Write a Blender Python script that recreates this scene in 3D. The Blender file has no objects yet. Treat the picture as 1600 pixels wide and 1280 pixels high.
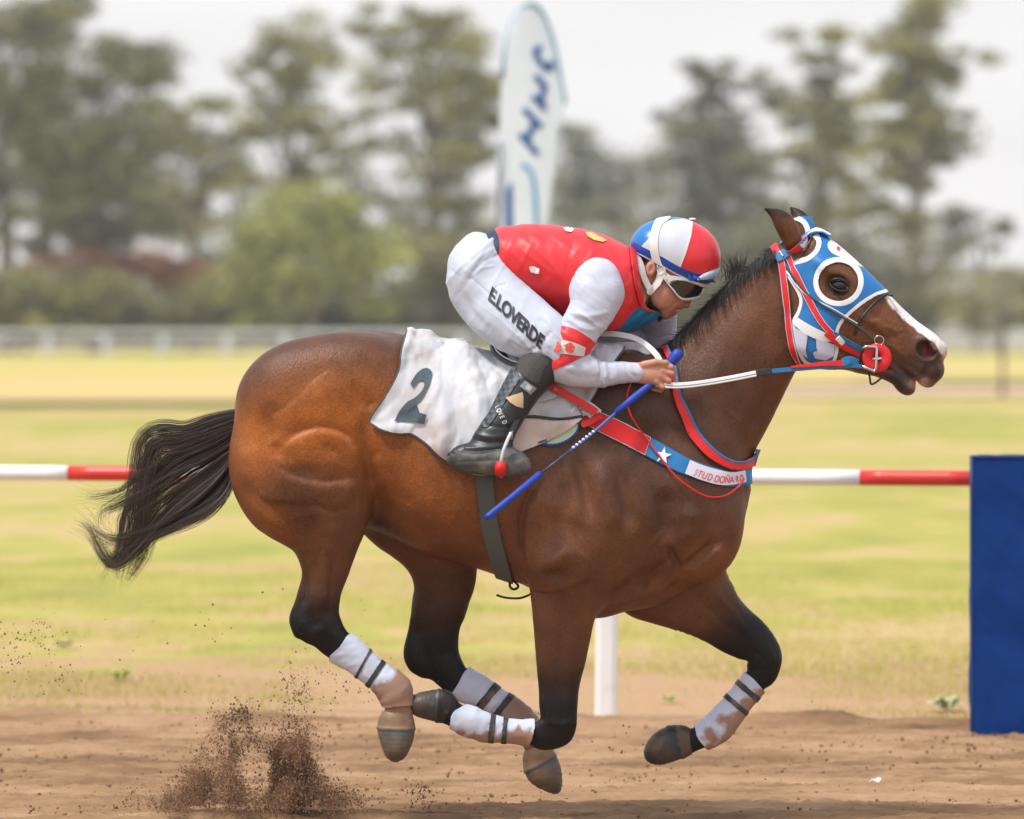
import bpy, bmesh, math, random
import numpy as np
from mathutils import Vector, Matrix
from mathutils.bvhtree import BVHTree

# ---------------------------------------------------------------- camera, sky, sun, exposure
scene = bpy.context.scene
R = math.radians
CAM_D, CAM_H, FPX = 18.0, 1.6, 9000.0      # camera distance to the horse, eye height, focal length in photo pixels
cam_d = bpy.data.cameras.new('camera'); cam = bpy.data.objects.new('camera', cam_d)
scene.collection.objects.link(cam); scene.camera = cam
cam.location = (0, -CAM_D, CAM_H); cam.rotation_euler = (R(90), 0, 0)
cam_d.sensor_width = 36; cam_d.lens = FPX*36/1600
cam_d.shift_y = -(640-500)/1600
cam_d.clip_start = 0.5; cam_d.clip_end = 5000
cam_d.dof.use_dof = True; cam_d.dof.focus_distance = 17.85; cam_d.dof.aperture_fstop = 3.3

world = bpy.data.worlds.new('World'); scene.world = world; world.use_nodes = True
wn = world.node_tree.nodes; wl = world.node_tree.links
for n in list(wn): wn.remove(n)
SUN_EL, SUN_ROT = R(60), R(232)            # sun behind the camera's left shoulder
sky = wn.new('ShaderNodeTexSky'); sky.sky_type = 'NISHITA'; sky.sun_disc = False
sky.sun_elevation = SUN_EL; sky.sun_rotation = SUN_ROT; sky.air_density = 1.0; sky.dust_density = 2.0
tc = wn.new('ShaderNodeTexCoord'); sep = wn.new('ShaderNodeSeparateXYZ'); wl.new(tc.outputs['Generated'], sep.inputs[0])
ramp = wn.new('ShaderNodeValToRGB'); wl.new(sep.outputs['Z'], ramp.inputs[0])
ramp.color_ramp.elements[0].position = 0.0; ramp.color_ramp.elements[0].color = (8.3, 8.1, 8.05, 1)
ramp.color_ramp.elements[1].position = 0.75; ramp.color_ramp.elements[1].color = (8.4, 9.0, 10.4, 1)
nz = wn.new('ShaderNodeTexNoise'); nz.inputs['Scale'].default_value = 7; nz.inputs['Detail'].default_value = 4
mp = wn.new('ShaderNodeMapping'); mp.inputs['Scale'].default_value = (1, 1, 4)
wl.new(tc.outputs['Generated'], mp.inputs[0]); wl.new(mp.outputs[0], nz.inputs['Vector'])
cl = wn.new('ShaderNodeMapRange'); cl.inputs['To Min'].default_value = 0.92; cl.inputs['To Max'].default_value = 1.07
cl.inputs['From Min'].default_value = 0.3; cl.inputs['From Max'].default_value = 0.7
wl.new(nz.outputs['Fac'], cl.inputs[0])
mul = wn.new('ShaderNodeMix'); mul.data_type = 'RGBA'; mul.blend_type = 'MULTIPLY'; mul.inputs[0].default_value = 1
wl.new(ramp.outputs[0], mul.inputs[6]); wl.new(cl.outputs[0], mul.inputs[7])
mx = wn.new('ShaderNodeMix'); mx.data_type = 'RGBA'; mx.inputs[0].default_value = 0.9
wl.new(sky.outputs[0], mx.inputs[6]); wl.new(mul.outputs[2], mx.inputs[7])
bg = wn.new('ShaderNodeBackground'); bg.inputs[1].default_value = 0.15
wl.new(mx.outputs[2], bg.inputs[0])
wo = wn.new('ShaderNodeOutputWorld'); wl.new(bg.outputs[0], wo.inputs[0])

sd = bpy.data.lights.new('sun', 'SUN'); sd.energy = 4.6; sd.angle = R(8); sd.color = (1, 0.96, 0.9)
so = bpy.data.objects.new('sun', sd); scene.collection.objects.link(so)
# direction towards the sun, matching the sky texture's angles
sdir = Vector((math.sin(SUN_ROT)*math.cos(SUN_EL), math.cos(SUN_ROT)*math.cos(SUN_EL), math.sin(SUN_EL)))
so.rotation_euler = sdir.to_track_quat('Z', 'Y').to_euler()
scene.view_settings.view_transform = 'Standard'; scene.view_settings.look = 'None'
scene.view_settings.exposure = -0.28; scene.view_settings.gamma = 1.0
scene.cycles.max_bounces = 6; scene.cycles.transparent_max_bounces = 8

# ---------------------------------------------------------------- helpers
def P(px, py, y=0.0):
    Z = y+CAM_D
    return np.array([(px-800.)*Z/FPX, y, CAM_H-(py-500.)*Z/FPX])
def PV(px, py, y=0.0): return Vector(P(px, py, y))
def proj(V):
    Z = V[:, 1]+CAM_D
    return 800+V[:, 0]*FPX/Z, 500-(V[:, 2]-CAM_H)*FPX/Z
def proj_sym(V):                           # measured on the near side; the far side is the mirror image
    W = V.copy(); W[:, 1] = -np.abs(W[:, 1]); return proj(W)

def tag(o, label=None, cat=None, group=None, kind=None):
    if label: o['label'] = label
    if cat: o['category'] = cat
    if group: o['group'] = group
    if kind: o['kind'] = kind
    return o
def empty(name, loc, label, cat, group=None):
    o = bpy.data.objects.new(name, None); scene.collection.objects.link(o); o.location = loc
    o.empty_display_size = 0.1
    return tag(o, label, cat, group)
def link(name, me, mat=None, parent=None):
    o = bpy.data.objects.new(name, me); scene.collection.objects.link(o)
    if mat is not None: me.materials.append(mat)
    if parent is not None:
        o.parent = parent
        p = parent; off = Vector((0, 0, 0))
        while p is not None: off += p.location; p = p.parent
        o.location = -off                  # meshes are modelled in world coordinates
    return o
def smooth(me):
    me.polygons.foreach_set('use_smooth', np.ones(len(me.polygons), bool)); me.update()
def mesh_np(name, V, Fc, mat=None, parent=None, attrs=None, sm=True):
    me = bpy.data.meshes.new(name)
    me.from_pydata(np.asarray(V).tolist(), [], np.asarray(Fc).tolist() if isinstance(Fc, np.ndarray) else Fc)
    if attrs:
        for k, a in attrs.items():
            a = np.asarray(a, dtype=np.float32)
            if a.ndim == 2:
                at = me.attributes.new(k, 'FLOAT_COLOR', 'POINT')
                at.data.foreach_set('color', np.column_stack([a, np.ones(len(a), np.float32)]).ravel().astype(np.float32))
            else:
                at = me.attributes.new(k, 'FLOAT', 'POINT'); at.data.foreach_set('value', a)
    me.validate()
    if sm: smooth(me)
    return link(name, me, mat, parent)

def cr(pts, n=6):                          # Catmull-Rom through the rows of pts
    p = np.asarray(pts, float); p = np.vstack([2*p[0]-p[1], p, 2*p[-1]-p[-2]])
    out = []
    for i in range(1, len(p)-2):
        for j in range(n):
            t = j/n; a, b, c, d = p[i-1:i+3]
            out.append(0.5*(2*b+(c-a)*t+(2*a-5*b+4*c-d)*t*t+(3*b-a-3*c+d)*t**3))
    out.append(p[-2]); return np.array(out)

def smin(a, b, k):
    if k <= 0: return np.minimum(a, b)
    h = np.clip(0.5+0.5*(a-b)/k, 0, 1)
    return a*(1-h)+b*h-k*h*(1-h)

class Field:
    def __init__(s, lo, hi, h):
        s.lo = np.array(lo, float); s.h = h
        s.n = np.ceil((np.array(hi)-s.lo)/h).astype(int)+1
        s.ax = [(s.lo[i]+h*np.arange(s.n[i])).astype(np.float32) for i in range(3)]
        s.D = np.full(tuple(s.n), 0.1, np.float32)
    def box(s, lo, hi):
        i0 = np.clip(np.floor((np.array(lo)-s.lo)/s.h).astype(int), 0, s.n-1)
        i1 = np.clip(np.ceil((np.array(hi)-s.lo)/s.h).astype(int)+1, 1, s.n)
        sl = tuple(slice(a, b) for a, b in zip(i0, i1))
        return sl, s.ax[0][sl[0]], s.ax[1][sl[1]], s.ax[2][sl[2]]
    def put(s, sl, d, k, mode='add'):
        if mode == 'add': s.D[sl] = smin(s.D[sl], d, k)
        else: s.D[sl] = -smin(-s.D[sl], d, k)
    def tube(s, st, k=0.02, sub=5, mode='add', world=False, blur=6):
        st = cr(st, sub)
        if world:                          # rows: x, z, a, yc, b in metres
            C = st[:, :2]; A = st[:, 2]; Y = st[:, 3]; B = st[:, 4]
        else:                              # rows: x1, y1, x2, y2 (photo pixels), yc, b
            Z = st[:, 4]+CAM_D
            p1 = np.column_stack([(st[:, 0]-800)*Z/FPX, CAM_H-(st[:, 1]-500)*Z/FPX])
            p2 = np.column_stack([(st[:, 2]-800)*Z/FPX, CAM_H-(st[:, 3]-500)*Z/FPX])
            C = (p1+p2)/2; A = np.linalg.norm(p1-p2, axis=1)/2; Y = st[:, 4]; B = st[:, 5]
        A = np.maximum(A, 0.002); B = np.maximum(B, 0.002)
        pad = 0.03+k
        lo = [np.min(C[:, 0]-A)-pad, np.min(Y-B)-pad, np.min(C[:, 1]-A)-pad]
        hi = [np.max(C[:, 0]+A)+pad, np.max(Y+B)+pad, np.max(C[:, 1]+A)+pad]
        sl, X, YY, ZZ = s.box(lo, hi)
        if min(len(X), len(YY), len(ZZ)) == 0: return
        GX, GZ = np.meshgrid(X, ZZ, indexing='ij')
        best = np.full(GX.shape, 1e9); u = np.zeros(GX.shape); a = u.copy(); b = u.copy(); yc = u.copy()
        for i in range(len(C)-1):
            e = C[i+1]-C[i]; L = e@e
            if L < 1e-12: continue
            t = np.clip(((GX-C[i, 0])*e[0]+(GZ-C[i, 1])*e[1])/L, 0, 1)
            d = np.hypot(GX-C[i, 0]-t*e[0], GZ-C[i, 1]-t*e[1])
            ai = A[i]+(A[i+1]-A[i])*t
            sc = d-ai                       # nearest in terms of the surface
            m = sc < best
            best[m] = sc[m]; u[m] = d[m]; a[m] = ai[m]
            b[m] = (B[i]+(B[i+1]-B[i])*t)[m]; yc[m] = (Y[i]+(Y[i+1]-Y[i])*t)[m]
        for _ in range(blur):
            for q in (a, b, yc):
                q[1:-1, 1:-1] = (q[1:-1, 1:-1]*2+q[:-2, 1:-1]+q[2:, 1:-1]+q[1:-1, :-2]+q[1:-1, 2:])/6
        u = u[:, None, :].astype(np.float32); a = a[:, None, :].astype(np.float32); b = b[:, None, :].astype(np.float32)
        v = YY[None, :, None]-yc[:, None, :].astype(np.float32)
        r = np.sqrt((u/a)**2+(v/b)**2)+1e-6
        g = np.sqrt((u/a**2)**2+(v/b**2)**2)/r+1e-6
        d = np.maximum((r-1)/g, -np.minimum(a, b))
        d = np.clip(d, -0.3, 0.3)
        s.put(sl, d, k, mode)
    def slab(s, p0, p1, top, bot, wid, yc=0.0, ex=2.0, k=0.02):
        a0 = P(*p0)[[0, 2]]; a1 = P(*p1)[[0, 2]]; T = (a1-a0)/np.linalg.norm(a1-a0); N = np.array([-T[1], T[0]])
        def su(pts):
            q = cr(pts, 6); w = np.column_stack([(q[:, 0]-800)*CAM_D/FPX, CAM_H-(q[:, 1]-500)*CAM_D/FPX])-a0
            o = np.argsort(w@T); return (w@T)[o], (w@N)[o], w+a0
        if not np.isscalar(yc):
            yq = cr(yc, 6); sy_q = ((np.column_stack([(yq[:, 0]-800)*CAM_D/FPX, CAM_H-(yq[:, 1]-500)*CAM_D/FPX])-a0)@T)
        st, ut, w1 = su(top); sb, ub, w2 = su(bot)
        wq = cr(wid, 6); sw = ((np.column_stack([(wq[:, 0]-800)*CAM_D/FPX, CAM_H-(wq[:, 1]-500)*CAM_D/FPX])-a0)@T); wb = wq[:, 2]
        allw = np.vstack([w1, w2]); bm = wb.max(); pad = 0.04
        ylo, yhi = (yc, yc) if np.isscalar(yc) else (yq[:, 2].min(), yq[:, 2].max())
        sl, X, YY, ZZ = s.box([allw[:, 0].min()-pad, ylo-bm-pad, allw[:, 1].min()-pad], [allw[:, 0].max()+pad, yhi+bm+pad, allw[:, 1].max()+pad])
        GX, GZ = np.meshgrid(X, ZZ, indexing='ij')
        ss = (GX-a0[0])*T[0]+(GZ-a0[1])*T[1]; uu = (GX-a0[0])*N[0]+(GZ-a0[1])*N[1]
        t = np.interp(ss, st, ut); b_ = np.interp(ss, sb, ub); w = np.interp(ss, sw, wb)
        c = (t+b_)/2; a = np.maximum(np.abs(t-b_)/2, 0.004); w = np.maximum(w, 0.004)
        if not np.isscalar(yc): yc = np.interp(ss, sy_q, yq[:, 2])[:, None, :]
        r = ((np.abs((uu-c)/a)[:, None, :])**ex+(np.abs(YY[None, :, None]-yc)/w[:, None, :])**ex)**(1/ex)
        f = (r-1).astype(np.float32)
        gx, gy, gz = np.gradient(f, s.h)
        gr = gy*gy+gz*gz                   # the swelling along the axis may not dominate
        g = np.sqrt(np.minimum(gx*gx, 2.5*gr)+gr)+0.5
        d = np.clip(f/g, -0.2, 0.1)
        smn, smx = max(st[0], sb[0]), min(st[-1], sb[-1])
        d = np.maximum(d, np.maximum(smn-ss, ss-smx)[:, None, :])
        s.put(sl, d.astype(np.float32), k)
    def ell(s, px, py, y, r1, r2, b, ang=0, k=0.02, mode='add'):
        c = P(px, py, y); sc = (y+CAM_D)/FPX; r1 *= sc; r2 *= sc; m = max(r1, r2)+k+0.03
        sl, X, YY, ZZ = s.box([c[0]-m, y-b-k-.03, c[2]-m], [c[0]+m, y+b+k+.03, c[2]+m])
        ca, sa = math.cos(R(ang)), math.sin(R(ang))   # ang: clockwise in the photo
        dx = (X-c[0])[:, None, None]; dy = (YY-y)[None, :, None]; dz = (ZZ-c[2])[None, None, :]
        U = dx*ca-dz*sa; V = dx*sa+dz*ca
        r = np.sqrt((U/r1)**2+(V/r2)**2+(dy/b)**2)+1e-6
        g = np.sqrt((U/r1**2)**2+(V/r2**2)**2+(dy/b**2)**2)/r+1e-6
        s.put(sl, np.clip((r-1)/g, -0.3, 0.3).astype(np.float32), k, mode)
    def cap(s, p, q, r0, r1, k=0.006, mode='add'):   # tapered capsule between two world points
        p = np.array(p, float); q = np.array(q, float); m = max(r0, r1)+k+0.02
        sl, X, YY, ZZ = s.box(np.minimum(p, q)-m, np.maximum(p, q)+m)
        e = q-p; L = e@e+1e-12
        dx = (X-p[0])[:, None, None]; dy = (YY-p[1])[None, :, None]; dz = (ZZ-p[2])[None, None, :]
        t = np.clip((dx*e[0]+dy*e[1]+dz*e[2])/L, 0, 1)
        d = np.sqrt((dx-t*e[0])**2+(dy-t*e[1])**2+(dz-t*e[2])**2)-(r0+(r1-r0)*t)
        s.put(sl, d.astype(np.float32), k, mode)
    def mesh(s, iso=0.0, relax=2):
        D = s.D-iso
        D[0] = D[-1] = 0.1; D[:, 0] = D[:, -1] = 0.1; D[:, :, 0] = D[:, :, -1] = 0.1
        ins = D < 0
        c = np.zeros(tuple(s.n-1), np.int8)
        for i in (0, 1):
            for j in (0, 1):
                for k in (0, 1): c += ins[i:ins.shape[0]-1+i, j:ins.shape[1]-1+j, k:ins.shape[2]-1+k]
        act = np.argwhere((c > 0) & (c < 8))
        idx = np.full(c.shape, -1, np.int32); idx[tuple(act.T)] = np.arange(len(act))
        acc = np.zeros((len(act), 3)); cnt = np.zeros(len(act))
        cor = [(i, j, k) for i in (0, 1) for j in (0, 1) for k in (0, 1)]
        val = {q: D[act[:, 0]+q[0], act[:, 1]+q[1], act[:, 2]+q[2]] for q in cor}
        for q in cor:
            for ax in range(3):
                if q[ax] == 0:
                    w = list(q); w[ax] = 1; w = tuple(w); a, b = val[q], val[w]
                    m = (a < 0) != (b < 0); t = a[m]/(a[m]-b[m])
                    p = np.tile(np.array(q, float), (m.sum(), 1)); p[:, ax] = t
                    acc[m] += p; cnt[m] += 1
        V = s.lo+(act+acc/cnt[:, None])*s.h
        Q = []
        for ax in range(3):
            a = np.take(ins, range(ins.shape[ax]-1), ax); b = np.take(ins, range(1, ins.shape[ax]), ax)
            e = np.argwhere(a != b); o1, o2 = [(1, 2), (2, 0), (0, 1)][ax]
            e = e[(e[:, o1] > 0) & (e[:, o2] > 0)]
            fl = ins[tuple(e.T)]
            def cell(d1, d2):
                f = e.copy(); f[:, o1] -= d1; f[:, o2] -= d2; return idx[tuple(f.T)]
            q = np.column_stack([cell(1, 1), cell(0, 1), cell(0, 0), cell(1, 0)])
            q[~fl] = q[~fl][:, ::-1]; Q.append(q)
        Q = np.vstack(Q); Q = Q[(Q >= 0).all(1)]
        return relaxed(V, Q, relax), Q

def relaxed(V, Q, n, w=0.5):
    if n <= 0: return V
    E = np.vstack([Q[:, [i, (i+1) % Q.shape[1]]] for i in range(Q.shape[1])]); E = np.vstack([E, E[:, ::-1]])
    deg = np.bincount(E[:, 0], minlength=len(V)).astype(float); deg[deg == 0] = 1
    for it in range(n):
        for ww in (w, -w*1.02):
            S = np.column_stack([np.bincount(E[:, 0], weights=V[E[:, 1], i], minlength=len(V)) for i in range(3)])/deg[:, None]
            V = V+ww*(S-V)
    return V
def laplace(V, Q, n, w=0.5, mask=None):
    E = np.vstack([Q[:, [i, (i+1) % Q.shape[1]]] for i in range(Q.shape[1])]); E = np.vstack([E, E[:, ::-1]])
    deg = np.bincount(E[:, 0], minlength=len(V)).astype(float); deg[deg == 0] = 1
    for it in range(n):
        S = np.column_stack([np.bincount(E[:, 0], weights=V[E[:, 1], i], minlength=len(V)) for i in range(3)])/deg[:, None]
        V = V+w*(S-V)*(1 if mask is None else mask[:, None])
    return V
def normals(V, Q):
    T = Q[:, :3] if Q.shape[1] == 3 else np.vstack([Q[:, [0, 1, 2]], Q[:, [0, 2, 3]]])
    n = np.cross(V[T[:, 1]]-V[T[:, 0]], V[T[:, 2]]-V[T[:, 0]])
    N = np.column_stack([sum(np.bincount(T[:, j], weights=n[:, i], minlength=len(V)) for j in range(3)) for i in range(3)])
    return N/(np.linalg.norm(N, axis=1)[:, None]+1e-12)
def tris(Q): return np.vstack([Q[:, [0, 1, 2]], Q[:, [0, 2, 3]]]) if Q.shape[1] == 4 else Q

def clip(V, T, s, attrs):                  # keep the part of the triangle mesh where s > 0, cut exactly on s = 0
    V = np.asarray(V); keep = s > 0
    n_in = keep[T].sum(1)
    full = T[n_in == 3]; part = T[(n_in > 0) & (n_in < 3)]
    Vn = [V]; An = {k: [a] for k, a in attrs.items()}; cache = {}; newV = []; newA = {k: [] for k in attrs}; out = []
    base = len(V)
    def cut(i, j):
        key = (i, j) if i < j else (j, i)
        if key in cache: return cache[key]
        i, j = key; t = s[i]/(s[i]-s[j]); newV.append(V[i]+(V[j]-V[i])*t)
        for k, a in attrs.items(): newA[k].append(a[i]+(a[j]-a[i])*t)
        cache[key] = base+len(newV)-1; return cache[key]
    for tr in part.tolist():
        poly = []
        for a in range(3):
            i, j = tr[a], tr[(a+1) % 3]
            if keep[i]: poly.append(i)
            if keep[i] != keep[j]: poly.append(cut(i, j))
        for a in range(1, len(poly)-1): out.append([poly[0], poly[a], poly[a+1]])
    T2 = np.vstack([full, np.array(out, int).reshape(-1, 3)])
    V2 = np.vstack([V, np.array(newV).reshape(-1, 3)])
    A2 = {k: np.concatenate([a, np.array(newA[k]).reshape((-1,)+a.shape[1:])]) for k, a in attrs.items()}
    used = np.unique(T2); mp_ = np.full(len(V2), -1); mp_[used] = np.arange(len(used))
    return V2[used], mp_[T2], {k: a[used] for k, a in A2.items()}

def seg_dist(px, py, pts, closed=False):
    pts = np.asarray(pts, float); n = len(pts); best = np.full(px.shape, 1e9); tt = np.zeros(px.shape)
    L = 0
    for i in range(n if closed else n-1):
        a = pts[i]; b = pts[(i+1) % n]; e = b-a; l = e@e+1e-12
        t = np.clip(((px-a[0])*e[0]+(py-a[1])*e[1])/l, 0, 1)
        d = np.hypot(px-a[0]-t*e[0], py-a[1]-t*e[1]); m = d < best
        best[m] = d[m]; tt[m] = (L+t*math.sqrt(l))[m]; L += math.sqrt(l)
    return best, tt
def poly_sd(px, py, pts):                  # signed distance, positive inside
    pts = np.asarray(pts, float); d, _ = seg_dist(px, py, pts, True)
    ins = np.zeros(px.shape, bool); n = len(pts)
    for i in range(n):
        x1, y1 = pts[i]; x2, y2 = pts[(i+1) % n]
        if y1 == y2: continue
        c = ((y1 > py) != (y2 > py)) & (px < (x2-x1)*(py-y1)/(y2-y1)+x1); ins ^= c
    return np.where(ins, d, -d)
def closed_cr(pts, n=5):
    p = list(pts); q = cr([p[-1]]+p+[p[0], p[1]], n); return q[n:n*(len(p)+1)]

def bump_ridges(V, N, ridges, px, py, side=None):
    out = np.zeros(len(V))
    for pts, sig, amp, *kind in ridges:
        pts = cr(pts, 4) if len(pts) > 2 else np.array(pts, float)
        lo = pts.min(0)-3*sig; hi = pts.max(0)+3*sig
        m = np.where((px > lo[0]) & (px < hi[0]) & (py > lo[1]) & (py < hi[1]))[0]
        if side is not None: m = m[side[m]]
        if len(m) == 0: continue
        d, t = seg_dist(px[m], py[m], pts); L = t.max()+1e-6
        if kind:                           # a muscle's edge: raised on the right-hand side of the line, cut off sharply on the left
            k = kind[0]; best = np.full(len(m), 1e9); sg = np.ones(len(m))
            for i in range(len(pts)-1):
                a, b = pts[i], pts[i+1]; e = b-a; l = e@e+1e-9; tt = np.clip(((px[m]-a[0])*e[0]+(py[m]-a[1])*e[1])/l, 0, 1)
                dd = np.hypot(px[m]-a[0]-tt*e[0], py[m]-a[1]-tt*e[1]); w = dd < best; best[w] = dd[w]
                sg[w] = np.sign(e[0]*(py[m]-a[1])-e[1]*(px[m]-a[0]))[w]
            fade = np.clip(np.minimum(t, L-t)/(.22*L), 0.05, 1)
            prof = np.where(sg > 0, np.exp(-best/sig)*(1-np.exp(-(best+1.5)/k)), -.55*np.exp(-best/k))
            out[m] += amp*.001*prof*fade*np.clip(np.abs(N[m, 1])*1.6, 0, 1)
            continue
        fade = np.clip(np.minimum(t, L-t)/(.32*L), 0, 1) if sig > 4 and L > 2.5*sig else 1.
        fade = fade*fade*(3-2*fade) if not np.isscalar(fade) else fade
        out[m] += amp*0.001*np.exp(-(d/sig)**2)*fade*np.clip(np.abs(N[m, 1])*1.6, 0, 1)
    return out

def vnoise(p, scale, seed=0):              # smooth value noise, p: (n,3)
    rng = np.random.RandomState(seed); tab = rng.rand(4096)
    q = p*scale+100.; i = np.floor(q).astype(int); f = q-i; f = f*f*(3-2*f); r = np.zeros(len(p))
    for a in (0, 1):
        for b in (0, 1):
            for c in (0, 1):
                hsh = ((i[:, 0]+a)*73856093 ^ (i[:, 1]+b)*19349663 ^ (i[:, 2]+c)*83492791) & 4095
                r += tab[hsh]*np.where(a, f[:, 0], 1-f[:, 0])*np.where(b, f[:, 1], 1-f[:, 1])*np.where(c, f[:, 2], 1-f[:, 2])
    return r
def fbm(p, scale, seed=0, o=3): return sum(vnoise(p, scale*2**i, seed+i)/2**i for i in range(o))/sum(1/2**i for i in range(o))

def folds(V, ang, sa, sc, amp, seed):      # sharp cloth folds running at ang degrees (0 = along x, 90 = upright)
    ca, sa_ = math.cos(R(ang)), math.sin(R(ang)); u = V[:, 0]*ca+V[:, 2]*sa_; v = -V[:, 0]*sa_+V[:, 2]*ca
    q = np.column_stack([u*sa, V[:, 1]*sa*.8, v*sc+.35*np.sin(u*sa*2.1)]); n = .65*vnoise(q, 1, seed)+.35*vnoise(q*np.array([1.6, 1.6, 2.1]), 1, seed+5)
    r = 1-np.abs(2*n-1); return amp*(r**3-.35)

# ---------------------------------------------------------------- materials
def mat(name, col=(.5, .5, .5), rough=.6, metal=0, spec=.5, attr=None, noise=None, bump=None, sheen=0, coat=0, var=0.0, trans=0, sub=0, vscale=6, dirt=None, micro=0):
    m = bpy.data.materials.new(name); m.use_nodes = True; nt = m.node_tree; N_ = nt.nodes; L = nt.links
    b = N_['Principled BSDF']; b.inputs['Base Color'].default_value = (*col, 1); b.inputs['Roughness'].default_value = rough
    b.inputs['Metallic'].default_value = metal; b.inputs['Specular IOR Level'].default_value = spec
    if sheen: b.inputs['Sheen Weight'].default_value = sheen; b.inputs['Sheen Roughness'].default_value = .4
    if coat: b.inputs['Coat Weight'].default_value = coat; b.inputs['Coat Roughness'].default_value = .08
    if sub: b.inputs['Subsurface Weight'].default_value = sub; b.inputs['Subsurface Scale'].default_value = .01
    src = None
    tcn = N_.new('ShaderNodeTexCoord')
    if attr:
        a = N_.new('ShaderNodeAttribute'); a.attribute_name = attr; src = a.outputs['Color']
    if src is None:
        rgb = N_.new('ShaderNodeRGB'); rgb.outputs[0].default_value = (*col, 1); src = rgb.outputs[0]
    if var:
        n1 = N_.new('ShaderNodeTexNoise'); n1.inputs['Scale'].default_value = vscale; n1.inputs['Detail'].default_value = 6
        L.new(tcn.outputs['Object'], n1.inputs['Vector'])
        r1 = N_.new('ShaderNodeMapRange'); r1.inputs['From Min'].default_value = .3; r1.inputs['From Max'].default_value = .7
        r1.inputs['To Min'].default_value = 1-var; r1.inputs['To Max'].default_value = 1+var
        L.new(n1.outputs['Fac'], r1.inputs[0])
        mm = N_.new('ShaderNodeMix'); mm.data_type = 'RGBA'; mm.blend_type = 'MULTIPLY'; mm.inputs[0].default_value = 1
        L.new(src, mm.inputs[6]); L.new(r1.outputs[0], mm.inputs[7]); src = mm.outputs[2]
    if micro:                              # fine streaky tone that varies from hair to hair
        n5 = N_.new('ShaderNodeTexNoise'); n5.inputs['Scale'].default_value = 330; n5.inputs['Detail'].default_value = 3
        m5 = N_.new('ShaderNodeMapping'); m5.inputs['Scale'].default_value = (.28, 1, 1); m5.inputs['Rotation'].default_value = (0, .7, 0)
        L.new(tcn.outputs['Object'], m5.inputs[0]); L.new(m5.outputs[0], n5.inputs['Vector'])
        r5 = N_.new('ShaderNodeMapRange'); r5.inputs['From Min'].default_value = .3; r5.inputs['From Max'].default_value = .7; r5.inputs['To Min'].default_value = 1-micro; r5.inputs['To Max'].default_value = 1+micro
        L.new(n5.outputs['Fac'], r5.inputs[0]); x5 = N_.new('ShaderNodeMix'); x5.data_type = 'RGBA'; x5.blend_type = 'MULTIPLY'; x5.inputs[0].default_value = 1
        L.new(src, x5.inputs[6]); L.new(r5.outputs[0], x5.inputs[7]); src = x5.outputs[2]
    if dirt:                               # dirt = (colour, noise scale, threshold, amount)
        n2 = N_.new('ShaderNodeTexNoise'); n2.inputs['Scale'].default_value = dirt[1]; n2.inputs['Detail'].default_value = 8
        L.new(tcn.outputs['Object'], n2.inputs['Vector'])
        r2 = N_.new('ShaderNodeMapRange'); r2.inputs['From Min'].default_value = dirt[2]; r2.inputs['From Max'].default_value = dirt[2]+.2
        r2.inputs['To Max'].default_value = dirt[3]
        L.new(n2.outputs['Fac'], r2.inputs[0])
        m2 = N_.new('ShaderNodeMix'); m2.data_type = 'RGBA'; L.new(r2.outputs[0], m2.inputs[0]); L.new(src, m2.inputs[6]); m2.inputs[7].default_value = (*dirt[0], 1)
        src = m2.outputs[2]
    L.new(src, b.inputs['Base Color'])
    if bump:                               # bump = (scale, distance in metres, strength[, stretch vector])
        n3 = N_.new('ShaderNodeTexNoise'); n3.inputs['Scale'].default_value = bump[0]; n3.inputs['Detail'].default_value = 4
        if len(bump) > 3:
            mpp = N_.new('ShaderNodeMapping'); mpp.inputs['Scale'].default_value = bump[3]
            if len(bump) > 4: mpp.inputs['Rotation'].default_value = bump[4]
            L.new(tcn.outputs['Object'], mpp.inputs[0]); L.new(mpp.outputs[0], n3.inputs['Vector'])
        else: L.new(tcn.outputs['Object'], n3.inputs['Vector'])
        bp = N_.new('ShaderNodeBump'); bp.inputs['Distance'].default_value = bump[1]; bp.inputs['Strength'].default_value = bump[2]
        L.new(n3.outputs['Fac'], bp.inputs['Height']); L.new(bp.outputs[0], b.inputs['Normal'])
    return m

def grid_cut(bm, step):
    vs = [v.co for v in bm.verts]
    if not vs: return
    for ax in (0, 1):
        lo = min(v[ax] for v in vs); hi = max(v[ax] for v in vs); n = Vector((1, 0, 0)) if ax == 0 else Vector((0, 1, 0))
        k = lo+step
        while k < hi:
            co = Vector((k, 0, 0)) if ax == 0 else Vector((0, k, 0))
            bmesh.ops.bisect_plane(bm, geom=bm.verts[:]+bm.edges[:]+bm.faces[:], plane_co=co, plane_no=n); k += step
def decal(name, shapes, bvh, mat_, parent, off=0.0015, step=5, thick=0.0):
    """flat 2D faces (photo pixels) laid on the surface the camera ray meets, as a thin real patch"""
    bm = bmesh.new()
    for sh in shapes:
        vs = [bm.verts.new((x, y, 0)) for x, y in sh]; bm.faces.new(vs)
    bmesh.ops.triangulate(bm, faces=bm.faces[:]); grid_cut(bm, step)
    return lay(name, bm, bvh, mat_, parent, off, thick)
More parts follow.
